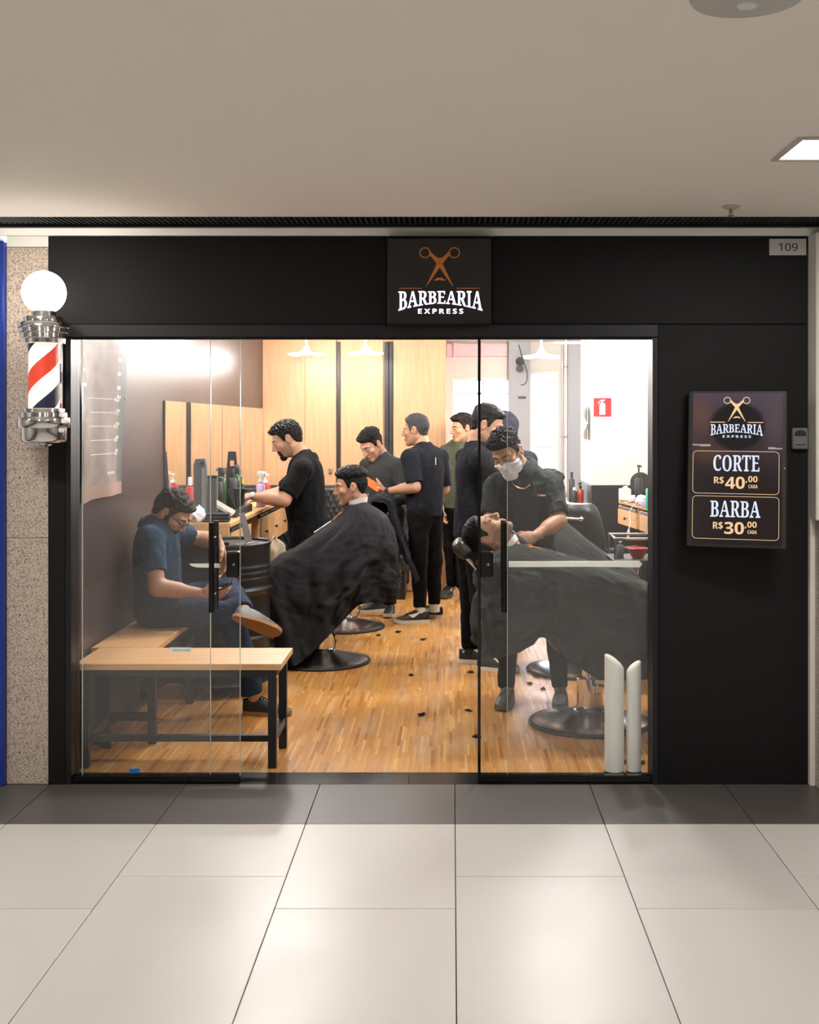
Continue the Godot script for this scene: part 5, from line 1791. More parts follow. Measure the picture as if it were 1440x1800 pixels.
# p: joints in world metres (pel, neck, head, sl sr el er wl wr hl hr kl kr al ar), hf / hu head forward and up, tf torso forward, and looks
func make_person(label: String, p: Dictionary) -> Node3D:
	var base: Vector3 = p.base
	var t := thing("person", label, "person", base, 0.0, "")
	for k in ["pel", "neck", "head", "sl", "sr", "el", "er", "wl", "wr", "hl", "hr", "kl", "kr", "al", "ar"]:
		if p.has(k): p[k] = p[k] - base
	var w: float = p.get("w", 1.0)
	var tf: Vector3 = p.tf.normalized()
	var up: Vector3 = (p.neck - p.pel).normalized()
	tf = (tf - up * tf.dot(up)).normalized()
	var lat := up.cross(tf)
	if not p.has("hl"):
		p.hl = p.pel + lat * 0.09
		p.hr = p.pel - lat * 0.09
	var chest: Vector3 = p.pel.lerp(p.neck, 0.70)
	var sl: Vector3 = p.sl
	var sr: Vector3 = p.sr
	var hs: float = p.get("hs", 1.05)
	var hb := basis_of(p.hf, p.hu).scaled_local(Vector3(hs, hs, hs) * p.get("hshape", Vector3.ONE))
	var hx := Transform3D(hb, p.head)
	var neck_top: Vector3 = hx * Vector3(0, -0.07, -0.035)
	var arms := p.has("el")
	var legs := p.has("kl")
	# ---- skin
	var pts := [p.pel, p.neck, sl, sr, p.hl, p.hr, neck_top]
	if arms: pts.append_array([p.el, p.er, p.wl, p.wr])
	if legs: pts.append_array([p.kl, p.kr, p.al, p.ar])
	var bb := bounds(pts, 0.2)
	var s := SDF.new(bb[0], bb[1], p.get("cell", 0.012))
	s.cap(p.pel, chest, 0.125 * w, 0.135 * w, 0.04, tf, 0.62)
	s.cap(chest, p.neck, 0.115 * w, 0.055, 0.04, tf, 0.7)
	s.cap(sr, sl, 0.048 * w, 0.048 * w, 0.05)
	s.cap(p.neck, neck_top, 0.060 * hs, 0.055 * hs, 0.03)
	if arms:
		for q in [[sl, p.el, p.wl], [sr, p.er, p.wr]]:
			s.cap(q[0], q[1], 0.050 * w, 0.042 * w, 0.02)
			s.cap(q[1], q[2], 0.043 * w, 0.027, 0.02)
			s.cap(q[1].lerp(q[2], 0.1), q[1].lerp(q[2], 0.45), 0.044 * w, 0.040 * w, 0.02)
	if legs:
		for q in [[p.hl, p.kl, p.al], [p.hr, p.kr, p.ar]]:
			s.cap(q[0], q[1], 0.075 * w, 0.055 * w, 0.03)
			s.cap(q[1], q[2], 0.055 * w, 0.038, 0.02)
	var skin := MB.new()
	skin.col = p.skin
	s.into(skin)
	# head
	var cols := head_colours(p)
	var off := skin.v.size()
	for i in head0.v.size():
		skin.v.append(hx * head0.v[i]); skin.n.append((hb * head0.n[i]).normalized()); skin.uv.append(Vector2.ZERO); skin.c.append(cols[i])
	for i in head0.ix: skin.ix.append(off + i)
	# hands
	for q in p.get("hands", []):      # [left?, pose, fingers, palm]
		var hm: MB = hands0[q[1]]
		var hand_at := Transform3D(hand_basis(q[2], q[3], not q[0]).scaled_local(Vector3.ONE * 1.06), p.wl if q[0] else p.wr)
		var f2 := skin.v.size()
		skin.add(hm, hand_at)
		for i in range(f2, skin.v.size()): skin.c[i] = p.skin
	obj("body", skin, M.skin, t)
	# ---- shirt
	if p.has("shirt"):
		var b2 := bounds([p.pel - up * 0.25, p.neck, sl, sr] + ([p.el, p.er, p.wl, p.wr] if arms and p.get("sleeve", 0.6) > 1.0 else [p.el, p.er] if arms else []), 0.19)
		var c := SDF.new(b2[0], b2[1], p.get("cell", 0.012))
		var hem: float = p.get("hem", 0.05)
		var belly: float = p.get("belly", 1.0)
		c.cap(p.pel - up * hem, chest, 0.158 * w * belly, 0.160 * w, 0.05, tf, 0.70, true)
		c.cap(p.pel.lerp(chest, 0.35) + tf * 0.02 * belly, chest, 0.14 * w * belly, 0.15 * w, 0.05, tf, 0.72)
		c.cap(chest, p.neck - up * 0.02, 0.135 * w, 0.072, 0.05, tf, 0.72)
		c.cap(sr, sl, 0.056 * w, 0.056 * w, 0.05)
		for q in [sl, sr]: c.cap(p.neck - up * 0.012, q, 0.058, 0.046 * w, 0.05)
		if arms:
			var sv: float = p.get("sleeve", 0.6)
			for q in [[sl, p.el, p.wl], [sr, p.er, p.wr]]:
				if sv > 1.0:
					c.cap(q[0], q[1], 0.068 * w, 0.058 * w, 0.03)
					c.cap(q[1], q[1].lerp(q[2], 0.96), 0.057 * w, 0.042, 0.03, Vector3.ZERO, 1.0, false, true)
				else:
					c.cap(q[0], q[0].lerp(q[1], sv), 0.064 * w, 0.064 * w, 0.03, Vector3.ZERO, 1.0, false, true)
		var co: float = p.get("collar", 0.02)
		var nd: Vector3 = (neck_top - p.neck).normalized()
		c.cap(p.neck - nd * 0.03, p.neck + nd * co, 0.075 * hs, 0.068 * hs, 0.012, Vector3.ZERO, 1.0, false, true)
		c.rough(fnz, p.get("crease", 0.010), Vector3(11, 4, 11))
		c.rough(fnz, p.get("crease", 0.010) * 0.3, Vector3(20, 30, 20))
		var cm := MB.new()
		c.into(cm)
		obj("shirt", cm, p.shirt, t)
		if p.has("flap"):      # a folded collar, open at the front
			var nb := basis_of(tf, nd)
			var rows := []
			for q in [[0.070, -0.005], [0.071, 0.038], [0.079, 0.045], [0.092, 0.022], [0.100, -0.006]]:
				var ring := []
				for i in 31:
					var a := lerpf(0.32, TAU - 0.32, i / 30.0)
					ring.append(p.neck + nb * Vector3(sin(a) * q[0] * hs, q[1] - 0.030 * maxf(cos(a), 0.0), cos(a) * q[0] * hs * 1.04))
				rows.append(ring)
			obj("collar", MB.new().sheet(rows), p.flap, t)
	# ---- trousers
	if legs and p.has("trousers"):
		var b3 := bounds([p.hl, p.hr, p.kl, p.kr, p.al, p.ar, p.pel + up * 0.12], 0.17)
		var c := SDF.new(b3[0], b3[1], p.get("cell", 0.012))
		c.cap(p.pel + up * 0.08, p.pel - up * 0.02, 0.142 * w, 0.150 * w, 0.04, tf, 0.68, true)
		var sl_: float = p.get("slim", 1.0)
		for q in [[p.hl, p.kl, p.al], [p.hr, p.kr, p.ar]]:
			c.cap(q[0], q[1], 0.094 * w * sl_, 0.070 * w * sl_, 0.04)
			c.cap(q[1], q[1].lerp(q[2], p.get("cuff", 0.97)), 0.070 * w * sl_, 0.056 * sl_, 0.03, Vector3.ZERO, 1.0, false, true)
		c.rough(fnz, 0.009, Vector3(8, 7, 8))
		c.rough(fnz, 0.003, Vector3(20, 40, 20))
		var cm := MB.new()
		c.into(cm)
		obj("trousers", cm, p.trousers, t)
	# ---- hair
	if p.has("hair"):
		var h: Array = p.hair          # top, side, rough, freq, fringe, recede
		obj("hair", hair_shell(h[0], h[1], h[2], h[3], h[4], hx, p.head * 3.7, h[5] if h.size() > 5 else 0.0), p.get("hair_mat", M.hair_black), t)
	if p.has("beard"):
		obj("beard", beard_shell(p.beard[0], p.beard[1], hx), p.get("hair_mat", M.hair_black), t)
	t.set_meta("hx", hx)
	return t


# a shoe with its heel at the origin, pointing along z
func shoe(parent: Node3D, at: Vector3, fwd: Vector3, up: Vector3, L: float, upper: Material, sole: Material, style: String, label := "") -> void:
	var B := basis_of(fwd, up)
	var X := Transform3D(B, at)
	var wid := func(f: float) -> float: return 0.001 + lerpf(0.031, 0.047, smoothstep(0.15, 0.65, f)) * sqrt(maxf(1.0 - pow(absf(f - 0.5) / 0.5, 4.0), 0.0))
	var sh := 0.030 if style != "dress" else 0.022
	var rows := []
	for y in [[0.0, 0.97], [0.004, 1.0], [sh, 1.01]]:
		var ring := []
		for s in 40:
			var a := TAU * s / 40.0
			var f := 0.5 - 0.5 * cos(a)
			ring.append(X * Vector3(wid.call(f) * y[1] * (1.0 if sin(a) > 0 else -1.0), y[0] + 0.012 * pow(clampf((f - 0.75) / 0.25, 0, 1), 2), (f * L - 0.0)))
		rows.append(ring)
	var m := MB.new().sheet(rows, true, true, true)
	var so := obj("shoe", m, sole, parent)
	var hi := func(f: float) -> float:
		return lerpf(lerpf(0.072, 0.082, smoothstep(0.0, 0.25, f)), 0.030, smoothstep(0.28, 0.92, f)) * (1.0 - 0.5 * pow(f, 9.0)) * clampf(f / 0.02 + 0.8, 0, 1)
	var pt := func(f: float, u: float, out: float) -> Vector3:     # u: 0 at one edge of the sole, 1 at the other
		var a := PI * u
		var ww: float = wid.call(f) * (0.97 - 0.12 * sin(a) * (1.0 - f)) + out
		return X * Vector3(signf(cos(a)) * pow(absf(cos(a)), 0.75) * ww, sh - 0.004 + pow(sin(a), 0.7) * (hi.call(f) + out), f * L)
	rows = []
	for i in 25:
		var f := 0.012 + 0.976 * i / 24.0
		var row := []
		for j in 17: row.append(pt.call(f, j / 16.0, 0.0))
		rows.append(row)
	obj("upper", MB.new().sheet(rows, false, true), upper, so)
	if style == "swoosh" or style == "wave":
		var mk := []
		if style == "swoosh": mk = [[0.60, 0.30, 0.015], [0.55, 0.20, 0.05], [0.48, 0.15, 0.075], [0.40, 0.17, 0.065], [0.30, 0.24, 0.045], [0.20, 0.31, 0.03], [0.10, 0.37, 0.02], [0.03, 0.40, 0.012]]
		else: mk = [[0.10, 0.20, 0.03], [0.20, 0.27, 0.035], [0.30, 0.31, 0.04], [0.42, 0.30, 0.045], [0.52, 0.20, 0.045], [0.62, 0.12, 0.04]]
		for sd in 2:
			var a := []
			for q in mk:
				var u0: float = q[1] - q[2]
				var u1: float = q[1] + q[2]
				a.append([pt.call(q[0], u0 if sd == 0 else 1.0 - u0, 0.0015), pt.call(q[0], u1 if sd == 0 else 1.0 - u1, 0.0015)])
			var sm := []
			for i in 25:
				var c0 := []
				var c1 := []
				for q in a:
					c0.append(q[0]); c1.append(q[1])
				sm.append([catmull(c0, i / 24.0), catmull(c1, i / 24.0)])
			obj("side_stripe", MB.new().sheet(sm), M.sole_white, so)
	if style == "laced" or style == "dress" or style == "swoosh":
		var lm := MB.new()
		for i in 5:
			var f := 0.38 + 0.065 * i
			var row := []
			for j in 9: row.append(pt.call(f + 0.02 * sin(j), 0.30 + 0.40 * j / 8.0, 0.003))
			lm.tube(row, 0.0032, 6)
		obj("laces", lm, M.lace_grey if style == "laced" else M.lace_black, so)
	if style == "gum":
		pass


func wrist_watch(parent: Node3D, at: Vector3, arm: Vector3, face: Vector3, band: Material, dial: Material) -> void:
	var y := arm.normalized()
	var z := (face - y * face.dot(y)).normalized()
	var B := Basis(y.cross(z), y, z)
	var m := MB.new()
	m.xf = Transform3D(B, at)
	m.lathe([Vector2(0.030, -0.010), Vector2(0.034, -0.009), Vector2(0.034, 0.009), Vector2(0.030, 0.010)], 24)
	var o := obj("watch", m, band, parent)
	var d := MB.new()
	d.xf = Transform3D(B * Basis(Vector3.RIGHT, PI / 2), at + z * 0.033)
	d.lathe([Vector2(0.0, 0.009), Vector2(0.016, 0.008), Vector2(0.020, 0.004), Vector2(0.020, 0.0)], 24)
	obj("dial", d, dial, o)


# cloth through columns of points (each from neck to hem), with folds that grow towards the hem
func draped(cols: Array, closed: bool, nu: int, nv: int, amp: float, folds: float, sd: float, still := true) -> MB:
	var M_ := cols.size()
	var rows := []
	for i in nv + 1:
		var v := float(i) / nv
		var ring := []
		for c in cols: ring.append(catmull(c, v))
		var row := []
		var cnt := nu if closed else nu + 1
		for j in cnt:
			var f := float(j) / nu * (M_ if closed else M_ - 1)
			var k := int(f)
			var q: Vector3
			if closed: q = ring[k % M_].cubic_interpolate(ring[(k + 1) % M_], ring[(k - 1 + M_) % M_], ring[(k + 2) % M_], f - k)
			else:
				k = mini(k, M_ - 2)
				q = ring[k].cubic_interpolate(ring[k + 1], ring[maxi(k - 1, 0)], ring[mini(k + 2, M_ - 1)], f - k)
			row.append(q)
		rows.append(row)
	var m := MB.new().sheet(rows, closed)
	var W := nu + 1
	var out := []
	for i in nv + 1:
		var row := []
		for j in rows[0].size():
			var u := float(j) / nu
			var v := float(i) / nv
			var n := m.n[i * W + j]
			var a := u * TAU if closed else u * 5.0
			var g := sin(a * folds + 1.6 * fnz.get_noise_2d(u * 7.0 + sd, v * 2.0) * 3.0 + sd)
			g = signf(g) * pow(absf(g), 0.8)
			var calm := 1.0
			if closed and still: calm = 0.35 + 0.65 * smoothstep(0.16, 0.30, u) * (1.0 - smoothstep(0.80, 0.92, u))
			var fold := amp * g * smoothstep(0.12, 0.8, v) * calm
			fold += amp * 0.22 * fnz.get_noise_2d(u * 15.0 + sd * 3.0, v * 8.0) * smoothstep(0.05, 0.3, v)
			var cr := 1.0 - absf(fnz.get_noise_2d(u * 6.0 + v * 5.0 + sd, v * 7.0 - u * 4.0)) * 3.0
			fold += amp * 0.2 * maxf(cr, 0.0) * smoothstep(0.1, 0.4, v)
			row.append(rows[i][j] + n * fold)
		out.append(row)
	return MB.new().sheet(out, closed)


# a frame lying on a draped cloth at column j, row i, its x axis along dir
func on_cloth(m: MB, nu: int, j: int, i: int, dir: Vector3) -> Transform3D:
	var k := i * (nu + 1) + j
	var z := m.n[k]
	if z.dot(Vector3(0, 1, 0.6)) < 0: z = -z
	var x := (dir - z * dir.dot(z)).normalized()
	return Transform3D(Basis(x, z.cross(x), z), m.v[k])


func V(x: float, y: float, z: float) -> Vector3:
	return Vector3(x, y, z)


func cape_seated() -> Array:      # client facing -x, centred on z = 0
	var c := [
		[V(-0.700, 1.085, -0.05), V(-0.79, 0.99, -0.14), V(-1.03, 0.80, -0.20), V(-1.235, 0.645, -0.24), V(-1.225, 0.38, -0.27), V(-1.19, 0.12, -0.28)],
		[V(-0.715, 1.075, 0.0), V(-0.83, 0.975, 0.0), V(-1.05, 0.80, 0.0), V(-1.265, 0.655, 0.0), V(-1.265, 0.38, 0.0), V(-1.21, 0.10, 0.0)],
		[V(-0.700, 1.085, 0.05), V(-0.80, 0.98, 0.14), V(-1.03, 0.80, 0.22), V(-1.225, 0.635, 0.25), V(-1.175, 0.34, 0.30), V(-1.075, 0.035, 0.32)],
		[V(-0.665, 1.09, 0.065), V(-0.72, 0.985, 0.19), V(-0.93, 0.76, 0.28), V(-1.00, 0.56, 0.31), V(-0.99, 0.33, 0.32), V(-0.955, 0.10, 0.33)],
		[V(-0.640, 1.095, 0.065), V(-0.635, 1.045, 0.20), V(-0.68, 0.82, 0.30), V(-0.73, 0.58, 0.32), V(-0.755, 0.43, 0.325), V(-0.79, 0.265, 0.33)],
		[V(-0.615, 1.10, 0.055), V(-0.555, 1.035, 0.20), V(-0.54, 0.86, 0.29), V(-0.555, 0.71, 0.31), V(-0.575, 0.57, 0.315), V(-0.60, 0.445, 0.32)],
		[V(-0.600, 1.10, 0.03), V(-0.47, 1.00, 0.15), V(-0.415, 0.83, 0.23), V(-0.405, 0.69, 0.25), V(-0.41, 0.56, 0.25), V(-0.42, 0.44, 0.25)],
		[V(-0.592, 1.10, 0.0), V(-0.45, 1.00, 0.0), V(-0.40, 0.83, 0.0), V(-0.39, 0.69, 0.0), V(-0.39, 0.57, 0.0), V(-0.40, 0.46, 0.0)]]
	for k in [6, 5, 4, 3]:
		var r := []
		for q in c[k]: r.append(Vector3(q.x, q.y, -q.z))
		c.append(r)
	return c


func cape_lying() -> Array:       # client lying back, head towards -x
	var c := [
		[V(0.29, 0.975, 0.06), V(0.225, 0.95, 0.16), V(0.165, 0.87, 0.25), V(0.150, 0.74, 0.27), V(0.152, 0.58, 0.28), V(0.165, 0.41, 0.28)],
		[V(0.30, 0.975, 0.07), V(0.30, 0.95, 0.18), V(0.30, 0.87, 0.27), V(0.30, 0.74, 0.29), V(0.31, 0.58, 0.30), V(0.335, 0.435, 0.30)],
		[V(0.315, 0.98, 0.065), V(0.42, 0.94, 0.17), V(0.475, 0.85, 0.25), V(0.48, 0.75, 0.27), V(0.482, 0.63, 0.28), V(0.485, 0.515, 0.28)],
		[V(0.325, 0.985, 0.055), V(0.50, 0.94, 0.15), V(0.61, 0.84, 0.26), V(0.625, 0.70, 0.285), V(0.63, 0.54, 0.30), V(0.63, 0.395, 0.305)],
		[V(0.33, 0.99, 0.04), V(0.57, 0.93, 0.12), V(0.79, 0.82, 0.25), V(0.80, 0.66, 0.285), V(0.80, 0.47, 0.30), V(0.80, 0.295, 0.31)],
		[V(0.335, 0.99, 0.025), V(0.62, 0.92, 0.08), V(0.95, 0.785, 0.21), V(1.02, 0.64, 0.26), V(1.03, 0.47, 0.29), V(1.02, 0.31, 0.30)],
		[V(0.337, 0.99, 0.01), V(0.66, 0.915, 0.03), V(1.05, 0.765, 0.12), V(1.23, 0.66, 0.16), V(1.30, 0.50, 0.19), V(1.29, 0.33, 0.20)]]
	for k in [6, 5, 4, 3, 2, 1, 0]:
		var r := []
		for q in c[k]: r.append(Vector3(q.x, q.y, -q.z))
		c.append(r)
	return c


func moved(cols: Array, sx: float, off: Vector3) -> Array:
	var out := []
	for c in cols:
		var r := []
		for q in c: r.append(Vector3(q.x * sx, q.y, q.z) + off)
		out.append(r)
	return out


func neck_strip(parent: Node3D, at: Vector3, dir: Vector3, r: float) -> void:
	var B := basis_of(Vector3(dir.y, -dir.x, 0.02), dir)
	var rows := []
	for i in 4:
		var ring := []
		for s in 24:
			var a := TAU * s / 24.0
			ring.append(at + B * Vector3(cos(a) * (r + 0.004 * i), -0.012 + 0.011 * i + 0.003 * sin(3 * a), sin(a) * (r + 0.004 * i)))
		rows.append(ring)
	obj("neck_strip", MB.new().sheet(rows, true), M.white_cloth, parent)


const SKIN_A := Color(0.45, 0.26, 0.17)
const SKIN_B := Color(0.40, 0.22, 0.135)
const SKIN_C := Color(0.40, 0.22, 0.13)
const SKIN_D := Color(0.42, 0.235, 0.15)


func people() -> void:
	build_head()
	hands0.relaxed = build_hand([0.28, 0.34, 0.40, 0.46], 0.4)
	hands0.grip = build_hand([0.85, 0.95, 1.0, 1.0], 1.2)
	hands0.hold = build_hand([0.5, 0.6, 0.68, 0.75], 0.8)
	seated_man()
	reaching_barber()
	smiling_client()
	phone_man()
	grey_haired_man()
	hoodie_boy()
	tall_barber()
	masked_barber()
	lying_client()
	hooded_person()
	hidden_client()


func seated_man() -> void:
	var t := make_person("bearded man with glasses in a navy polo, sitting cross-legged behind the left glass", {
		base = V(-1.70, 0.50, -1.36), pel = V(-1.685, 0.61, -1.36), neck = V(-1.685, 1.065, -1.37), head = V(-1.605, 1.128, -1.365),
		hf = V(0.77, -0.63, 0.03), hu = V(0.63, 0.77, 0.02), tf = V(1, 0.0, 0), hs = 1.04, skin = SKIN_D, hair_col = Color(0.022, 0.014, 0.011),
		sl = V(-1.665, 1.005, -1.545), sr = V(-1.672, 1.005, -1.195), el = V(-1.47, 0.955, -1.64), wl = V(-1.345, 0.945, -1.47), er = V(-1.615, 0.745, -1.10), wr = V(-1.375, 0.705, -1.15),
		hl = V(-1.67, 0.60, -1.46), hr = V(-1.67, 0.60, -1.26), kl = V(-1.31, 0.665, -1.56), al = V(-1.150, 0.600, -1.17), kr = V(-1.235, 0.570, -1.25), ar = V(-1.12, 0.105, -1.30),
		shirt = M.shirt_navy, flap = M.jeans_navy, sleeve = 0.70, hem = 0.05, collar = 0.035, belly = 1.06, w = 1.05, trousers = M.jeans_navy, cell = 0.0105, stubble = 0.6,
		hair = [0.026, 0.009, 0.020, 38.0, 0.014], hair_mat = M.hair_brown, beard = [0.011, true],
		hands = [[true, "relaxed", V(0.30, -0.95, 0.12), V(-0.8, -0.2, 0.5)], [false, "hold", V(0.98, -0.02, -0.15), V(0.0, 0.6, -0.8)]]})
	var b := t.position
	var hx: Transform3D = t.get_meta("hx")
	# glasses
	var g := MB.new()
	for x in [-1.0, 1.0]:
		var ring := []
		for i in 17:
			var a := TAU * i / 16.0
			ring.append(hx * Vector3(x * 0.033 + 0.025 * signf(cos(a)) * pow(absf(cos(a)), 0.7), 0.002 + 0.018 * signf(sin(a)) * pow(absf(sin(a)), 0.7), 0.104))
		g.tube(ring, 0.0024, 6, false)
		g.tube([hx * Vector3(x * 0.058, 0.008, 0.103), hx * Vector3(x * 0.077, 0.012, 0.09), hx * Vector3(x * 0.081, 0.010, 0.0), hx * Vector3(x * 0.081, -0.004, -0.025)], 0.0024, 6)
	g.tube([hx * Vector3(-0.009, 0.006, 0.105), hx * Vector3(0, 0.009, 0.109), hx * Vector3(0.009, 0.006, 0.105)], 0.0022, 6)
	obj("glasses", g, M.black_plastic, t)
	# shoes: the left one rests on the right knee, its sole towards the viewer
	shoe(t, V(-1.205, 0.585, -1.085) - b, V(0.94, -0.34, 0.05), V(0.22, 0.55, -0.80), 0.285, M.shoe_black, M.sole_gum, "dress")
	shoe(t, V(-1.185, 0.0, -1.31) - b, V(0.99, 0, 0.10), V(0, 1, 0), 0.285, M.shoe_black, M.sole_gum, "dress")
	var k := MB.new().rbox(V(-1.52, 0.655, -1.13) - b, V(0.03, 0.06, 0.012), 0.005, 2)
	obj("key_fob", k, M.leather, t)
	var ph := MB.new()
	ph.xf = Transform3D(basis_of(V(-0.4, 0.85, 0.15), V(0.9, 0.35, 0)), V(-1.275, 0.735, -1.165))
	ph.rbox(Vector3.ZERO, V(0.07, 0.145, 0.009), 0.004, 3)
	single("phone", "dark phone in the hand of the seated bearded man", "phone", ph, M.black_gloss)


func reaching_barber() -> void:
	var t := make_person("dark curly haired man in a black shirt reaching over to the left counter", {
		base = V(-1.12, 0.0, -3.55), pel = V(-1.085, 0.93, -3.55), neck = V(-1.115, 1.375, -3.55), head = V(-1.245, 1.52, -3.55),
		hf = V(-0.90, -0.42, 0.10), hu = V(-0.42, 0.90, 0.0), tf = V(-1, 0, 0.08), hs = 1.10, skin = SKIN_D,
		sl = V(-1.105, 1.30, -3.34), sr = V(-1.125, 1.30, -3.75), el = V(-1.225, 1.085, -3.25), wl = V(-1.485, 1.110, -3.36), er = V(-1.33, 1.10, -3.82), wr = V(-1.52, 1.07, -3.66),
		hl = V(-1.09, 0.88, -3.45), hr = V(-1.09, 0.88, -3.66), kl = V(-1.10, 0.49, -3.44), kr = V(-1.10, 0.49, -3.67), al = V(-1.07, 0.085, -3.43), ar = V(-1.08, 0.085, -3.68),
		shirt = M.shirt_black, flap = M.shirt_black, sleeve = 0.82, hem = 0.20, collar = 0.04, belly = 1.18, w = 1.17, trousers = M.trousers_black, cell = 0.012, stubble = 0.35,
		hair = [0.024, 0.014, 0.018, 55.0, 0.012], beard = [0.006, false], eyes = "down",
		hands = [[true, "hold", V(-0.90, -0.18, 0.38), V(0.1, -0.9, -0.3)], [false, "relaxed", V(-0.9, -0.2, 0.3), V(0, -1, 0)]]})
	var b := t.position
	wrist_watch(t, V(-1.455, 1.109, -3.347) - b, V(-0.92, 0.09, -0.38), V(-0.1, 0.35, 0.9), M.chrome, M.white_plastic)
	shoe(t, V(-1.00, 0, -3.43) - b, V(-1, 0, 0.1), V(0, 1, 0), 0.28, M.shoe_black, M.sole_grey, "laced")
	shoe(t, V(-1.01, 0, -3.68) - b, V(-1, 0, -0.1), V(0, 1, 0), 0.28, M.shoe_black, M.sole_grey, "laced")


func smiling_client() -> void:
	var t := make_person("smiling client with a faded haircut, seated in profile under a black cape", {
		base = V(-0.80, 0.55, -2.80), pel = V(-0.70, 0.63, -2.80), neck = V(-0.655, 1.075, -2.80), head = V(-0.697, 1.205, -2.80),
		hf = V(-0.99, -0.12, 0.06), hu = V(-0.10, 0.99, 0.0), tf = V(-1, 0.05, 0), hs = 1.07, skin = SKIN_B, fade = 0.8, stubble = 0.34, eyes = "open",
		sl = V(-0.635, 0.965, -2.67), sr = V(-0.635, 0.965, -2.93), el = V(-0.70, 0.74, -2.59), er = V(-0.70, 0.74, -3.01), wl = V(-0.92, 0.70, -2.64), wr = V(-0.92, 0.70, -2.96),
		hl = V(-0.72, 0.62, -2.71), hr = V(-0.72, 0.62, -2.89), kl = V(-1.14, 0.60, -2.68), kr = V(-1.14, 0.60, -2.92), al = V(-1.22, 0.20, -2.70), ar = V(-1.22, 0.20, -2.90),
		trousers = M.trousers_black, cell = 0.014, hair = [0.028, 0.003, 0.014, 50.0, 0.010],
		hands = [[true, "relaxed", V(-1, -0.1, 0), V(0, -1, 0)], [false, "relaxed", V(-1, -0.1, 0), V(0, -1, 0)]]})
	var b := t.position
	shoe(t, V(-1.155, 0.115, -2.70) - b, V(-0.95, 0.1, 0), V(0.1, 0.95, 0), 0.27, M.shoe_black, M.sole_grey, "laced")
	shoe(t, V(-1.155, 0.115, -2.90) - b, V(-0.95, 0.1, 0), V(0.1, 0.95, 0), 0.27, M.shoe_black, M.sole_grey, "laced")
	var cm := draped(moved(cape_seated(), 1.0, V(0, 0, -2.80) - b), true, 180, 80, 0.030, 10.0, 1.3)
	var cp := obj("cape", cm, M.cape_black, t)
	cp.set_meta("label", "black barber cape with a small printed emblem")
	neck_strip(t, V(-0.655, 1.105, -2.80) - b, V(-0.18, 0.98, 0), 0.067)
	obj("lettering", MB.new().add(letters("BARBEARIA", 0.14, 0.032, 0.002, "Droid Serif", 700), on_cloth(cm, 180, 24, 19, V(-0.6, -0.8, 0.0)) * Transform3D(Basis(), V(-0.04, -0.016, 0.004))), M.paper, cp)
	var em := MB.new()
	scissors(em, 0.00022, V(0, 0, 0.004), 0.002)
	obj("emblem", MB.new().add(em, on_cloth(cm, 180, 24, 12, V(-0.6, -0.8, 0.0))), M.gold_sign, cp)


func phone_man() -> void:
	var t := make_person("man in a charcoal sweater with cropped dark hair, head bent down, before the oak wall", {
		base = V(-0.60, 0.0, -4.86), pel = V(-0.585, 0.90, -4.88), neck = V(-0.600, 1.345, -4.86), head = V(-0.690, 1.462, -4.79),
		hf = V(-0.60, -0.55, 0.58), hu = V(-0.40, 0.83, 0.36), tf = V(-0.55, 0, 0.83), hs = 1.06, skin = SKIN_D, fade = 0.7, stubble = 0.25,
		sr = V(-0.735, 1.272, -4.93), sl = V(-0.455, 1.272, -4.75), er = V(-0.78, 1.02, -4.90), wr = V(-0.72, 0.96, -4.70), el = V(-0.40, 1.02, -4.66), wl = V(-0.52, 0.97, -4.52),
		hl = V(-0.50, 0.86, -4.83), hr = V(-0.67, 0.86, -4.93), kl = V(-0.52, 0.47, -4.78), kr = V(-0.69, 0.47, -4.90), al = V(-0.535, 0.085, -4.82), ar = V(-0.665, 0.085, -4.98),
		shirt = M.shirt_charcoal, sleeve = 1.2, hem = 0.03, collar = 0.022, trousers = M.trousers_black, cell = 0.013, hair = [0.026, 0.004, 0.016, 60.0, 0.012],
		hands = [[true, "relaxed", V(-0.5, 0.1, 0.8), V(-0.3, 0.9, 0)], [false, "relaxed", V(0.4, 0.0, 0.9), V(0.5, 0.6, 0.0)]]})
	var b := t.position
	shoe(t, V(-0.515, 0, -4.89) - b, V(-0.12, 0, 1), V(0, 1, 0), 0.27, M.shoe_black, M.sole_white, "slip")
	shoe(t, V(-0.58, 0, -5.00) - b, V(-0.92, 0, 0.35), V(0, 1, 0), 0.27, M.shoe_black, M.sole_white, "slip")


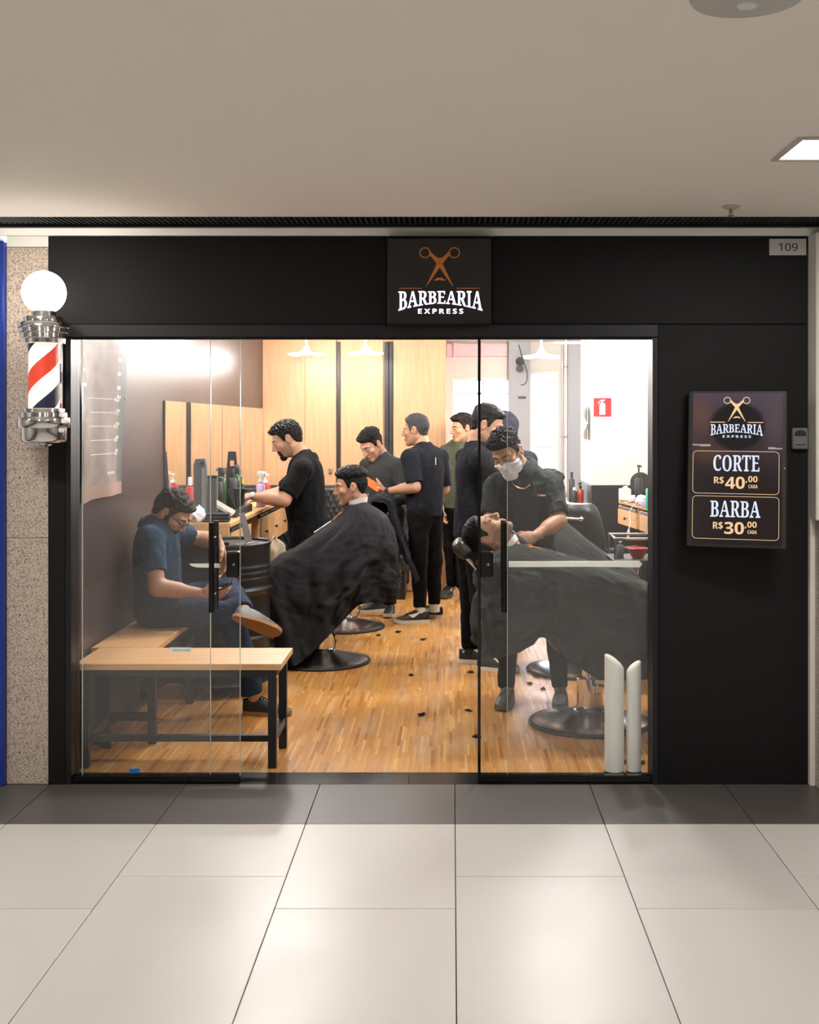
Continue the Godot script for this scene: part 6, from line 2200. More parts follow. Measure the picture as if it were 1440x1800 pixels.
func grey_haired_man() -> void:
	var t := make_person("grey haired man in a black tee seen from behind, holding an orange phone", {
		base = V(-0.24, 0.0, -4.5), pel = V(-0.225, 0.935, -4.50), neck = V(-0.235, 1.435, -4.50), head = V(-0.305, 1.590, -4.53),
		hf = V(-0.92, -0.10, -0.33), hu = V(-0.10, 0.99, 0.0), tf = V(-0.70, 0, -0.70), hs = 1.08, skin = SKIN_B, fade = 0.5, hair_col = Color(0.09, 0.09, 0.092), stubble = 0.12,
		sl = V(-0.350, 1.360, -4.36), sr = V(-0.105, 1.360, -4.60), el = V(-0.305, 1.125, -4.31), wl = V(-0.545, 1.080, -4.50), er = V(-0.07, 1.09, -4.72), wr = V(-0.34, 1.06, -4.86),
		hl = V(-0.28, 0.89, -4.43), hr = V(-0.17, 0.89, -4.57), kl = V(-0.275, 0.49, -4.43), kr = V(-0.155, 0.49, -4.59), al = V(-0.265, 0.085, -4.42), ar = V(-0.150, 0.085, -4.61),
		shirt = M.shirt_dark_navy, sleeve = 0.86, hem = 0.06, collar = 0.025, w = 1.09, trousers = M.trousers_black, slim = 0.92, cell = 0.012, cuff = 0.90,
		hair = [0.013, 0.006, 0.008, 60.0, 0.002, 0.012], hair_mat = M.hair_grey,
		hands = [[true, "hold", V(-0.85, 0.15, -0.35), V(-0.1, 0.8, -0.5)], [false, "hold", V(-0.75, 0.2, 0.5), V(0.1, 0.9, 0.2)]]})
	var b := t.position
	wrist_watch(t, V(-0.525, 1.084, -4.485) - b, V(-0.77, -0.14, -0.61), V(-0.4, 0.2, 0.9), M.rubber, M.black_gloss)
	shoe(t, V(-0.185, 0, -4.41) - b, V(-0.99, 0, 0.10), V(0, 1, 0), 0.295, M.shoe_black, M.sole_white, "swoosh")
	shoe(t, V(-0.08, 0, -4.63) - b, V(-0.85, 0, -0.5), V(0, 1, 0), 0.29, M.shoe_black, M.sole_white, "swoosh")
	for q in [[-0.262, -4.42], [-0.148, -4.61]]:
		obj("sock", MB.new().tube([V(q[0], 0.06, q[1]) - b, V(q[0] - 0.002, 0.14, q[1]) - b], 0.043, 16), M.white_cloth, t)
	obj("back_print", MB.new().add(MB.new().box(Vector3.ZERO, V(0.005, 0.060, 0.002), 0.0), Transform3D(Basis(Vector3.UP, 0.5), V(-0.135, 1.335, -4.355) - b)), M.paper, t)
	var ph := MB.new()
	ph.xf = Transform3D(basis_of(V(0.25, 0.55, 0.80), V(-0.75, 0.55, 0.0)), V(-0.665, 1.135, -4.505))
	ph.rbox(Vector3.ZERO, V(0.072, 0.145, 0.012), 0.005, 3)
	var o := single("phone", "phone in a bright orange case held by the grey haired man", "phone", ph, M.orange)
	var cm := MB.new()
	cm.xf = ph.xf
	cm.rbox(V(0, -0.045, -0.007), V(0.066, 0.03, 0.006), 0.002, 2)
	obj("camera_bump", cm, M.black_gloss, o)


func hoodie_boy() -> void:
	var t := make_person("curly haired boy in an olive hoodie standing at the back by the window", {
		base = V(0.03, 0.0, -5.9), pel = V(0.035, 0.90, -5.90), neck = V(0.075, 1.455, -5.90), head = V(0.095, 1.600, -5.86),
		hf = V(-0.88, -0.12, 0.42), hu = V(-0.08, 0.99, 0.05), tf = V(-0.55, 0, 0.8), hs = 1.06, skin = Color(0.45, 0.255, 0.15), fade = 0.6,
		sr = V(-0.055, 1.375, -5.98), sl = V(0.225, 1.375, -5.80), er = V(-0.095, 1.10, -5.96), wr = V(-0.098, 0.865, -5.86), el = V(0.28, 1.11, -5.77), wl = V(0.22, 0.88, -5.68),
		hl = V(0.10, 0.86, -5.85), hr = V(-0.02, 0.86, -5.95), kl = V(0.09, 0.47, -5.83), kr = V(-0.02, 0.47, -5.92), al = V(0.09, 0.085, -5.85), ar = V(-0.005, 0.085, -5.93),
		shirt = M.hoodie_olive, sleeve = 1.2, hem = 0.06, collar = 0.035, trousers = M.trousers_black, slim = 0.88, cell = 0.013, crease = 0.018,
		hair = [0.026, 0.005, 0.018, 55.0, 0.016], hair_mat = M.hair_brown,
		hands = [[true, "relaxed", V(0, -1, 0.1), V(-0.8, 0, -0.3)], [false, "relaxed", V(0.05, -1, 0.1), V(0.9, 0, 0.2)]]})
	var b := t.position
	shoe(t, V(-0.005, 0, -5.99) - b, V(-0.30, 0, 0.95), V(0, 1, 0), 0.27, M.shoe_black, M.sole_grey, "swoosh")
	shoe(t, V(0.10, 0, -5.90) - b, V(0.1, 0, 1), V(0, 1, 0), 0.27, M.shoe_black, M.sole_grey, "swoosh")


func tall_barber() -> void:
	var t := make_person("tall barber in a black tee behind the door stile, right arm stretched out", {
		base = V(0.16, 0.0, -2.68), pel = V(0.135, 0.95, -2.70), neck = V(0.165, 1.485, -2.68), head = V(0.238, 1.628, -2.66),
		hf = V(0.93, -0.32, 0.12), hu = V(0.30, 0.95, 0.03), tf = V(0.92, 0, 0.25), hs = 1.09, skin = SKIN_D,
		sr = V(0.200, 1.405, -2.47), sl = V(0.100, 1.405, -2.90), er = V(0.385, 1.290, -2.37), wr = V(0.60, 1.215, -2.42), el = V(0.33, 1.22, -2.98), wl = V(0.52, 1.25, -2.82),
		hl = V(0.12, 0.90, -2.79), hr = V(0.16, 0.90, -2.61), kl = V(0.13, 0.48, -2.79), kr = V(0.20, 0.48, -2.56), al = V(0.120, 0.085, -2.76), ar = V(0.245, 0.085, -2.56),
		shirt = M.shirt_dark_navy, sleeve = 0.78, hem = 0.08, collar = 0.045, w = 1.08, trousers = M.trousers_black, cell = 0.012,
		hair = [0.024, 0.009, 0.008, 26.0, 0.006], stubble = 0.15,
		hands = [[true, "hold", V(0.95, -0.1, 0.1), V(0, -0.6, 0.6)], [false, "hold", V(0.95, -0.1, -0.1), V(0, -0.7, -0.5)]]})
	var b := t.position
	for q in [[0.120, -2.76], [0.245, -2.56]]:
		obj("sock", MB.new().tube([V(q[0], 0.06, q[1]) - b, V(q[0], 0.13, q[1]) - b], 0.045, 16), M.shirt_polo, t)
	shoe(t, V(0.045, 0, -2.76) - b, V(0.99, 0, 0.1), V(0, 1, 0), 0.29, M.shoe_black, M.sole_white, "wave")
	shoe(t, V(0.165, 0, -2.52) - b, V(0.98, 0, 0.25), V(0, 1, 0), 0.29, M.shoe_black, M.sole_white, "wave")


func masked_barber() -> void:
	var t := make_person("curly haired barber in a dark polo and white face mask bending over the lying client", {
		base = V(0.45, 0.0, -1.52), pel = V(0.435, 0.93, -1.60), neck = V(0.408, 1.365, -1.51), head = V(0.318, 1.472, -1.44),
		hf = V(-0.36, -0.50, 0.79), hu = V(-0.42, 0.83, 0.36), tf = V(-0.10, 0.0, 1), hs = 1.06, skin = SKIN_C, fade = 0.75, stubble = 0.0,
		sl = V(0.575, 1.285, -1.51), sr = V(0.255, 1.270, -1.51), el = V(0.612, 1.085, -1.40), wl = V(0.455, 1.010, -1.235), er = V(0.225, 1.085, -1.44), wr = V(0.255, 0.985, -1.26),
		hl = V(0.53, 0.88, -1.60), hr = V(0.35, 0.88, -1.60), kl = V(0.60, 0.48, -1.56), kr = V(0.335, 0.48, -1.55), al = V(0.635, 0.085, -1.60), ar = V(0.318, 0.085, -1.57),
		shirt = M.shirt_polo, flap = M.shirt_polo, sleeve = 0.84, hem = 0.12, collar = 0.028, w = 1.04, trousers = M.trousers_black, slim = 0.86, cell = 0.0105, crease = 0.014,
		hair = [0.026, 0.0025, 0.026, 62.0, 0.016],
		hands = [[true, "grip", V(-0.90, -0.30, 0.2), V(-0.2, -0.6, -0.75)], [false, "relaxed", V(-0.1, -0.8, 0.5), V(-0.2, -0.5, -0.8)]]})
	var b := t.position
	var hx: Transform3D = t.get_meta("hx")
	var f := func(p: Vector3, n: Vector3) -> float:
		if p.z < 0.020 or p.y > -0.012 - 0.30 * maxf(0.0, absf(p.x) - 0.02) or p.y < -0.118 or (p.z < 0.06 and p.y < -0.098): return -1.0
		return 0.009 + 0.0011 * sin(p.y * 260.0)
	var mk := obj("face_mask", shell(f, hx), M.white_cloth, t)
	var lp := MB.new()
	for x in [-1.0, 1.0]:
		lp.tube(smooth_path([hx * Vector3(x * 0.060, -0.036, 0.045), hx * Vector3(x * 0.080, 0.0, 0.010), hx * Vector3(x * 0.088, 0.028, -0.012), hx * Vector3(x * 0.086, 0.0, -0.034), hx * Vector3(x * 0.074, -0.05, 0.0), hx * Vector3(x * 0.055, -0.085, 0.042)], 20), 0.0018, 5)
	obj("ear_loop", lp, M.white_cloth, mk)
	var ch := []
	for i in 13:
		var a := PI * (0.02 + 0.96 * i / 12.0)
		ch.append(V(0.400 + 0.075 * cos(a), 1.375 - 0.105 * sin(a), -1.475 + 0.075 * sin(a)) - b)
	obj("gold_chain", MB.new().tube(smooth_path(ch, 36), 0.0035, 6), M.brass, t)
	var pr := MB.new()
	pr.xf = Transform3D(Basis(Vector3.UP, 0.1), V(0.498, 1.232, -1.385) - b)
	pr.box(V(0.02, 0, 0), V(0.032, 0.007, 0.004), 0.0)
	var bd := obj("chest_badge", pr, M.paper, t)
	var p2 := MB.new()
	p2.xf = pr.xf
	p2.box(V(-0.006, 0.001, 0), V(0.014, 0.012, 0.005), 0.001)
	obj("red_mark", p2, M.sign_red, bd)
	# trimmer in the hand
	var tr := MB.new()
	tr.xf = Transform3D(basis_of(V(0.2, 0.25, 1), V(-0.75, 0.55, 0.0)), V(0.375, 1.000, -1.19))
	tr.rbox(V(0, 0, 0), V(0.036, 0.13, 0.032), 0.012, 3)
	tr.rbox(V(0, 0.072, 0), V(0.042, 0.022, 0.020), 0.004, 2)
	single("hair_clipper", "dark grey clipper in the masked barber's hand", "clipper", tr, M.dark_grey_plastic)
	shoe(t, V(0.355, 0, -1.63) - b, V(-0.30, 0, 0.95), V(0, 1, 0), 0.285, M.shoe_black, M.sole_grey, "laced")
	shoe(t, V(0.655, 0, -1.67) - b, V(-0.15, 0, 0.98), V(0, 1, 0), 0.285, M.shoe_black, M.sole_grey, "laced")


func lying_client() -> void:
	var t := make_person("client lying back with closed eyes under a black cape, nearest the right glass", {
		base = V(0.70, 0.55, -1.11), pel = V(0.72, 0.68, -1.11), neck = V(0.325, 0.935, -1.11), head = V(0.190, 1.035, -1.11),
		hf = V(0.22, 0.97, 0.10), hu = V(-0.96, 0.22, 0.02), tf = V(0.45, 0.9, 0), hs = 1.08, skin = SKIN_A, fade = 0.85, stubble = 0.45,
		sl = V(0.38, 0.845, -1.24), sr = V(0.38, 0.845, -0.98), el = V(0.58, 0.72, -1.27), er = V(0.58, 0.72, -0.95), wl = V(0.80, 0.70, -1.24), wr = V(0.80, 0.70, -0.98),
		hl = V(0.74, 0.66, -1.20), hr = V(0.74, 0.66, -1.02), kl = V(1.13, 0.63, -1.22), kr = V(1.13, 0.63, -1.00), al = V(1.28, 0.26, -1.20), ar = V(1.28, 0.26, -1.02),
		trousers = M.trousers_black, cell = 0.014, hair = [0.009, 0.004, 0.006, 70.0, 0.004],
		hands = [[true, "relaxed", V(1, -0.05, 0), V(0, -1, 0)], [false, "relaxed", V(1, -0.05, 0), V(0, -1, 0)]]})
	var b := t.position
	shoe(t, V(1.22, 0.18, -1.20) - b, V(0.95, 0.2, 0), V(-0.2, 0.95, 0), 0.27, M.shoe_black, M.sole_grey, "laced")
	shoe(t, V(1.22, 0.18, -1.02) - b, V(0.95, 0.2, 0), V(-0.2, 0.95, 0), 0.27, M.shoe_black, M.sole_grey, "laced")
	var cm := draped(moved(cape_lying(), 1.0, V(0, 0, -1.11) - b), true, 190, 76, 0.032, 7.0, 4.1, false)
	var cp := obj("cape", cm, M.cape_black_worn, t)
	neck_strip(t, V(0.308, 0.966, -1.11) - b, V(-0.75, 0.62, 0), 0.068)
	obj("lettering", MB.new().add(letters("BARBEARIA", 0.15, 0.034, 0.002, "Droid Serif", 700), on_cloth(cm, 190, 66, 14, V(0.1, 0.3, -0.9)) * Transform3D(Basis(), V(-0.075, -0.016, 0.004))), M.paper, cp)
	var em := MB.new()
	scissors(em, 0.00024, V(0, 0, 0.004), 0.002)
	obj("emblem", MB.new().add(em, on_cloth(cm, 190, 66, 7, V(0.1, 0.3, -0.9))), M.gold_sign, cp)


func hooded_person() -> void:
	var t := make_person("person in a speckled dark blue hood seen from behind, before the windows", {
		base = V(0.43, 0.0, -3.85), pel = V(0.43, 0.92, -3.85), neck = V(0.43, 1.42, -3.83), head = V(0.415, 1.595, -3.85),
		hf = V(0.35, -0.1, -0.93), hu = V(0, 1, 0), tf = V(0.3, 0, -0.95), hs = 1.05, skin = SKIN_C,
		sl = V(0.27, 1.36, -3.88), sr = V(0.59, 1.36, -3.80), el = V(0.24, 1.08, -3.92), er = V(0.64, 1.08, -3.84), wl = V(0.32, 0.95, -4.12), wr = V(0.60, 0.95, -4.05),
		kl = V(0.36, 0.48, -3.87), kr = V(0.50, 0.48, -3.83), al = V(0.36, 0.085, -3.85), ar = V(0.50, 0.085, -3.81),
		shirt = M.hood_blue, sleeve = 1.2, hem = 0.05, collar = 0.03, trousers = M.trousers_black, cell = 0.015,
		hands = [[true, "relaxed", V(0.3, -0.3, -0.9), V(0, -1, 0)], [false, "relaxed", V(0.1, -0.3, -0.9), V(0, -1, 0)]]})
	var b := t.position
	var hx: Transform3D = t.get_meta("hx")
	var s := SDF.new(V(-0.18, -0.22, -0.2), V(0.18, 0.18, 0.2), 0.009)
	s.ell(V(0, 0.025, -0.02), V(0.098, 0.118, 0.122), 0.02)
	s.cap(V(0, 0.0, -0.05), V(0, -0.18, -0.06), 0.095, 0.12, 0.05)
	s.ell(V(0, -0.01, 0.13), V(0.07, 0.10, 0.09), 0.02, true)
	s.rough(fnz, 0.012, V(16, 10, 16))
	var hm := MB.new()
	s.into(hm)
	obj("hood", MB.new().add(hm, hx), M.hood_blue, t)
	shoe(t, V(0.355, 0, -3.79) - b, V(0.1, 0, -1), V(0, 1, 0), 0.27, M.shoe_black, M.sole_grey, "laced")
	shoe(t, V(0.505, 0, -3.75) - b, V(0.2, 0, -1), V(0, 1, 0), 0.27, M.shoe_black, M.sole_grey, "laced")


func hidden_client() -> void:
	var t := make_person("client under a black cape mostly hidden behind the masked barber's shoulder", {
		base = V(0.67, 0.55, -2.52), pel = V(0.66, 0.63, -2.52), neck = V(0.610, 1.07, -2.52), head = V(0.650, 1.200, -2.52),
		hf = V(0.97, -0.1, -0.2), hu = V(0.1, 0.99, 0), tf = V(1, 0.05, 0), hs = 1.05, skin = SKIN_D, fade = 0.3,
		sl = V(0.60, 0.96, -2.65), sr = V(0.60, 0.96, -2.39), el = V(0.66, 0.74, -2.72), er = V(0.66, 0.74, -2.32), wl = V(0.88, 0.70, -2.67), wr = V(0.88, 0.70, -2.37),
		hl = V(0.68, 0.61, -2.61), hr = V(0.68, 0.61, -2.43), kl = V(1.06, 0.58, -2.62), kr = V(1.06, 0.58, -2.42), al = V(1.16, 0.22, -2.61), ar = V(1.16, 0.22, -2.43),
		trousers = M.trousers_black, cell = 0.015, hair = [0.022, 0.008, 0.012, 45.0, 0.004],
		hands = [[true, "relaxed", V(1, -0.1, 0), V(0, -1, 0)], [false, "relaxed", V(1, -0.1, 0), V(0, -1, 0)]]})
	var b := t.position
	shoe(t, V(1.10, 0.14, -2.61) - b, V(0.95, 0.2, 0), V(-0.2, 0.95, 0), 0.26, M.shoe_black, M.sole_grey, "laced")
	shoe(t, V(1.10, 0.14, -2.43) - b, V(0.95, 0.2, 0), V(-0.2, 0.95, 0), 0.26, M.shoe_black, M.sole_grey, "laced")
	obj("cape", draped(moved(cape_seated(), -1.0, V(-0.035, -0.015, -2.52) - b), true, 120, 50, 0.022, 10.0, 7.7), M.cape_black_worn, t)
	neck_strip(t, V(0.610, 1.075, -2.52) - b, V(0.18, 0.98, 0), 0.066)


# ---------------------------------------------------------------- small things

func bottle(called: String, label: String, at: Vector3, r: float, h: float, body: Material, cap: Material, kind: String, group := "") -> Node3D:
	var t := thing(called, label, "bottle", at, at.x * 9.0, group)
	var sh := h * (0.66 if kind != "plain" else 0.78)
	obj("body", MB.new().lathe([Vector2(0, 0), Vector2(r * 0.92, 0), Vector2(r, 0.006), Vector2(r, sh - r * 0.35), Vector2(r * 0.85, sh - r * 0.08), Vector2(r * 0.42, sh), Vector2(r * 0.40, sh + 0.012), Vector2(0, sh + 0.012)], 24), body, t)
	if kind == "pump":
		var m := MB.new().lathe([Vector2(r * 0.5, sh + 0.010), Vector2(r * 0.5, sh + 0.030), Vector2(0.007, sh + 0.034), Vector2(0.007, h - 0.018), Vector2(0.014, h - 0.016), Vector2(0.014, h), Vector2(0, h)], 16)
		m.tube([Vector3(0, h - 0.008, 0), Vector3(0.03, h - 0.008, 0), Vector3(0.042, h - 0.018, 0)], 0.006, 8)
		obj("pump", m, cap, t)
	elif kind == "spray":
		var m := MB.new().lathe([Vector2(r * 0.5, sh + 0.008), Vector2(r * 0.5, sh + 0.028), Vector2(0.012, sh + 0.034), Vector2(0.012, h - 0.03), Vector2(0, h - 0.03)], 16)
		m.rbox(Vector3(0.008, h - 0.018, 0), Vector3(0.082, 0.034, 0.026), 0.010, 2)
		m.tube([Vector3(0.045, h - 0.012, 0), Vector3(0.060, h - 0.012, 0)], 0.009, 10)
		m.tube([Vector3(0.026, h - 0.032, 0), Vector3(0.038, h - 0.055, 0), Vector3(0.030, h - 0.078, 0)], 0.006, 8)
		obj("spray_head", m, cap, t)
	else:
		obj("cap", MB.new().lathe([Vector2(r * 0.46, sh + 0.008), Vector2(r * 0.48, sh + 0.012), Vector2(r * 0.46, h - 0.004), Vector2(r * 0.40, h), Vector2(0, h)], 20), cap, t)
	return t


func crumpled(called: String, label: String, at: Vector3, s: Vector3, m: Material, sd: float) -> void:
	var rows := []
	for i in 15:
		var ph := PI * i / 14.0
		var ring := []
		for j in 28:
			var a := TAU * j / 28.0
			var d := Vector3(sin(ph) * cos(a), cos(ph), sin(ph) * sin(a))
			var k := 1.0 + 0.35 * fnz.get_noise_3d(d.x * 1.6 + sd, d.y * 1.6, d.z * 1.6) + 0.22 * fnz.get_noise_3d(d.x * 4.0, d.y * 4.0 + sd, d.z * 4.0)
			var q := Vector3(d.x * s.x, d.y * s.y, d.z * s.z) * k
			q.y = maxf(q.y, -s.y * 0.7)
			ring.append(q)
		rows.append(ring)
	single(called, label, called.split("_")[-1], MB.new().sheet(rows, true), m, at + Vector3(0, s.y * 0.7, 0))


func hair_clump(label: String, at: Vector3, r: float, sd: int) -> void:
	var rs := RandomNumberGenerator.new()
	rs.seed = sd
	var m := MB.new()
	for i in 14:
		var a := rs.randf() * TAU
		var q := Vector3(cos(a), 0, sin(a)) * r * rs.randf() * 0.6 + Vector3(0, 0.003 + rs.randf() * r * 0.3, 0)
		var b := rs.randf() * TAU
		var d := Vector3(cos(b), 0, sin(b)) * r * rs.randf_range(0.3, 0.8)
		m.tube(smooth_path([q - d, q + Vector3(d.z, d.length() * 0.4, -d.x) * 0.4, q + d], 6), [0.001, 0.003, 0.004, 0.005, 0.004, 0.003, 0.001], 5)
	single("hair_clump", label, "hair clump", m, M.hair_bits, at, 0.0, "cut hair on the parquet")


func small_things() -> void:
	# left counter
	var y := 1.0005
	var cs := thing("clipper_stand", "tall dark grey clipper stand with a notched top on the left counter end", "stand", Vector3(-1.665, y, -2.46), 0.1)
	obj("tower", MB.new().prism(PackedVector2Array([Vector2(-0.038, 0), Vector2(0.038, 0), Vector2(0.040, 0.36), Vector2(0.030, 0.41), Vector2(-0.026, 0.41), Vector2(-0.040, 0.37)]), -0.05, 0.05), M.dark_grey_plastic, cs)
	obj("side_strip", MB.new().between(Vector3(0.012, 0.02, 0.05), Vector3(0.036, 0.35, 0.054), 0.001), M.grey_plastic, cs)
	obj("hook", MB.new().box(Vector3(0.02, 0.385, 0.054), Vector3(0.03, 0.012, 0.012), 0.002), M.black_plastic, cs)
	var bx := thing("storage_box", "dark grey box standing behind the tall clipper stand", "box", Vector3(-1.63, y, -2.60), 0.05)
	obj("carton", MB.new().box(Vector3(0, 0.14, 0), Vector3(0.10, 0.28, 0.08), 0.003), M.dark_grey_plastic, bx)
	obj("lid", MB.new().box(Vector3(0, 0.285, 0), Vector3(0.104, 0.02, 0.084), 0.003), M.black_plastic, bx)
	var og := thing("organiser_tray", "black organiser tray full of bottles on the left counter", "tray", Vector3(-1.60, y, -3.02))
	var om := MB.new()
	om.between(Vector3(-0.13, 0.040, -0.33), Vector3(0.13, 0.055, 0.33), 0.003)
	om.between(Vector3(0.118, 0.0, -0.33), Vector3(0.13, 0.040, 0.33), 0.002)
	om.between(Vector3(-0.13, 0.0, -0.33), Vector3(-0.118, 0.040, 0.33), 0.002)
	om.between(Vector3(-0.118, 0.0, 0.318), Vector3(0.118, 0.040, 0.33), 0.002)
	om.between(Vector3(-0.118, 0.0, -0.33), Vector3(0.118, 0.040, -0.318), 0.002)
	obj("riser", om, M.black_plastic, og)
	var ty := y + 0.0555
	bottle("pump_bottle", "slim black pump bottle at the near end of the organiser tray", Vector3(-1.60, ty, -2.76), 0.026, 0.285, M.black_plastic, M.black_plastic, "pump")
	bottle("green_bottle", "dark green bottle with a black cap, left of the wide black bottle", Vector3(-1.60, ty, -2.87), 0.034, 0.28, M.green_bottle, M.black_plastic, "plain")
	bottle("black_bottle", "wide black bottle with a gold emblem between the two green bottles", Vector3(-1.535, ty, -2.90), 0.036, 0.27, M.black_plastic, M.black_plastic, "plain")
	bottle("green_bottle", "second dark green bottle with a black cap, right of the wide black bottle", Vector3(-1.525, ty, -3.02), 0.036, 0.295, M.green_bottle, M.black_plastic, "plain")
	bottle("yellow_cap_bottle", "small bottle with a yellow cap in front of the green bottles", Vector3(-1.50, ty, -3.10), 0.018, 0.19, M.black_plastic, M.yellow, "plain")
	bottle("black_bottle", "slim black bottle at the far end of the organiser tray", Vector3(-1.54, ty, -3.20), 0.028, 0.25, M.black_plastic, M.black_plastic, "plain")
	var hh := thing("dryer_holder", "black tapering dryer holder with a hole at its top, behind the green bottles", "holder", Vector3(-1.585, ty, -3.16), 0.2)
	hh.scale = Vector3(1.0, 1.17, 1.0)
	var hm := MB.new()
	for s in [-1.0, 1.0]: hm.prism(PackedVector2Array([Vector2(s * 0.014, 0.24), Vector2(s * 0.014, 0.33), Vector2(s * 0.028, 0.33), Vector2(s * 0.060, 0.0), Vector2(s * 0.02, 0.0), Vector2(0, 0.0), Vector2(0, 0.24)]), -0.02, 0.02)
	hm.prism(PackedVector2Array([Vector2(-0.014, 0.275), Vector2(0.014, 0.275), Vector2(0.014, 0.33), Vector2(-0.014, 0.33)]), -0.02, 0.02)
	obj("stand", hm, M.black_plastic, hh)
	bottle("spray_bottle", "lilac spray bottle with a white trigger head on the left counter", Vector3(-1.475, y, -3.76), 0.034, 0.275, M.lilac, M.white_plastic, "spray")
	bottle("red_bottle", "round red pump bottle right of the lilac spray bottle", Vector3(-1.475, y, -3.98), 0.042, 0.25, M.red_liquid, M.white_plastic, "pump")
	bottle("red_bottle", "red bottle beside the clipper stand, above the seated man's hair", Vector3(-1.725, y, -2.42), 0.032, 0.29, M.red_liquid, M.white_plastic, "plain")
	crumpled("white_towel", "crumpled white towel in front of the seated man's forehead on the counter end", Vector3(-1.66, y, -2.345), Vector3(0.05, 0.06, 0.06), M.white_cloth, 2.0)
	var fd := MB.new()
	for k in 3: fd.rbox(Vector3(0.004 * k, 0.012 + 0.019 * k, 0.004 * k), Vector3(0.17 - 0.012 * k, 0.019, 0.10 - 0.006 * k), 0.009, 3)
	single("folded_cloth", "black folded cloth on the corner of the left counter above the door handle", "cloth", fd, M.shirt_polo, Vector3(-1.535, y, -2.36), 0.12)
	var cb := MB.new()
	cb.xf = Transform3D(Basis(Vector3.BACK, -0.55), Vector3.ZERO)
	cb.box(Vector3(0, 0, 0), Vector3(0.15, 0.028, 0.004), 0.001)
	for k in 18: cb.box(Vector3(-0.068 + k * 0.008, -0.022, 0), Vector3(0.004, 0.018, 0.003), 0.0)
	single("comb", "white comb leaning between folded black cloth and organiser tray", "comb", cb, M.white_plastic, Vector3(-1.525, y + 0.082, -2.58), 0.2)
	var sc := MB.new()
	sc.tube([Vector3(-0.02, 0, 0), Vector3(0.045, 0.115, 0)], [0.004, 0.002], 8)
	sc.tube([Vector3(0.0, 0.0, 0.004), Vector3(0.035, 0.12, 0.004)], [0.004, 0.002], 8)
	single("steel_scissors", "bright steel scissors standing in the organiser tray", "scissors", sc, M.chrome, Vector3(-1.462, y, -2.80))
	for k in 5:
		var br := MB.new().tube([Vector3(0, 0, 0), Vector3(0.02 * (k - 2), 0.10, 0.01 * k)], [0.006, 0.010], 8)
		br.tube([Vector3(0.02 * (k - 2), 0.10, 0.01 * k), Vector3(0.026 * (k - 2), 0.145, 0.013 * k)], [0.014, 0.012], 8)
		single("shaving_brush", ["dark brush nearest the comb on the organiser tray", "dark brush second from the comb on the organiser tray", "middle dark brush of the five on the organiser tray", "dark brush fourth from the comb on the organiser tray", "dark brush farthest from the comb on the organiser tray"][k], "brush", br, M.hair_bits, Vector3(-1.475 - 0.012 * (k % 2), ty, -2.70 - 0.018 * k), 0.0, "dark brushes on the organiser tray")
	var st := MB.new()
	st.xf = Transform3D(Basis(Vector3.BACK, 0.22) * Basis(Vector3.UP, 0.5), Vector3.ZERO)
	st.prism(PackedVector2Array([Vector2(-0.024, 0), Vector2(0.026, 0), Vector2(0.016, 0.19), Vector2(-0.014, 0.19)]), -0.002, 0.002)
	st.box(Vector3(0.0, 0.003, 0.02), Vector3(0.05, 0.005, 0.05), 0.001)
	single("steel_plate_stand", "leaning steel plate standing on the black drum", "stand", st, M.steel, Vector3(-1.25, 0.9065, -1.90))
	var gl := MB.new().rbox(Vector3.ZERO, Vector3(0.12, 0.02, 0.05), 0.008, 2)
	single("remote_control", "small black remote control lying on the drum", "remote", gl, M.black_gloss, Vector3(-1.42, 0.911, -1.83), 0.5)
	var bg := "khaki bag behind the drum, below the reaching man"
	crumpled("khaki_bag", bg, Vector3(-1.26, 0.55, -3.05), Vector3(0.10, 0.16, 0.10), M.khaki_cloth, 5.0)
	var stool := thing("stool", "black stool carrying the khaki bag behind the drum", "stool", Vector3(-1.26, 0.0, -3.05))
	obj("seat", MB.new().lathe([Vector2(0, 0.50), Vector2(0.15, 0.50), Vector2(0.165, 0.515), Vector2(0.16, 0.545), Vector2(0, 0.55)], 28), M.leather, stool)
	obj("post", MB.new().tube([Vector3(0, 0.04, 0), Vector3(0, 0.50, 0)], 0.02, 12), M.chrome, stool)
	obj("base", MB.new().lathe([Vector2(0, 0), Vector2(0.17, 0), Vector2(0.17, 0.015), Vector2(0.03, 0.045), Vector2(0, 0.045)], 28), M.black_metal, stool)
	# right counter and shelf
	bottle("black_bottle", "tall black bottle on the right counter against the white wall", Vector3(1.50, y, -4.16), 0.03, 0.31, M.black_plastic, M.black_plastic, "pump")
	bottle("mint_bottle", "bright green bottle with a white cap at the edge of the right pane", Vector3(1.495, y, -3.56), 0.036, 0.20, M.mint_bottle, M.white_plastic, "plain")
	bottle("lilac_jar", "small lilac jar left of the bright green bottle", Vector3(1.475, y, -3.72), 0.022, 0.07, M.lilac, M.lilac, "plain")
	bottle("cream_bottle", "round white bottle behind the bright green bottle", Vector3(1.56, y, -3.66), 0.045, 0.19, M.white_plastic, M.white_plastic, "plain")
	var tb := thing("tissue_box", "white tissue box at the far end of the right counter", "box", Vector3(1.445, y, -4.55), -0.1)
	obj("carton", MB.new().rbox(Vector3(0, 0.05, 0), Vector3(0.10, 0.10, 0.12), 0.012, 3), M.white_plastic, tb)
	obj("tissue", MB.new().prism(PackedVector2Array([Vector2(-0.03, 0.098), Vector2(0.03, 0.098), Vector2(0.02, 0.125), Vector2(-0.01, 0.118)]), -0.006, 0.006), M.paper, tb)
	crumpled("white_cloth", "white cloth heap on the right counter between tissue box and black bottle", Vector3(1.475, y, -4.30), Vector3(0.05, 0.035, 0.06), M.white_cloth, 9.0)
	crumpled("white_cloth", "white cloth heap on the right counter in front of the black bottle", Vector3(1.50, y, -4.02), Vector3(0.05, 0.045, 0.06), M.white_cloth, 12.0)
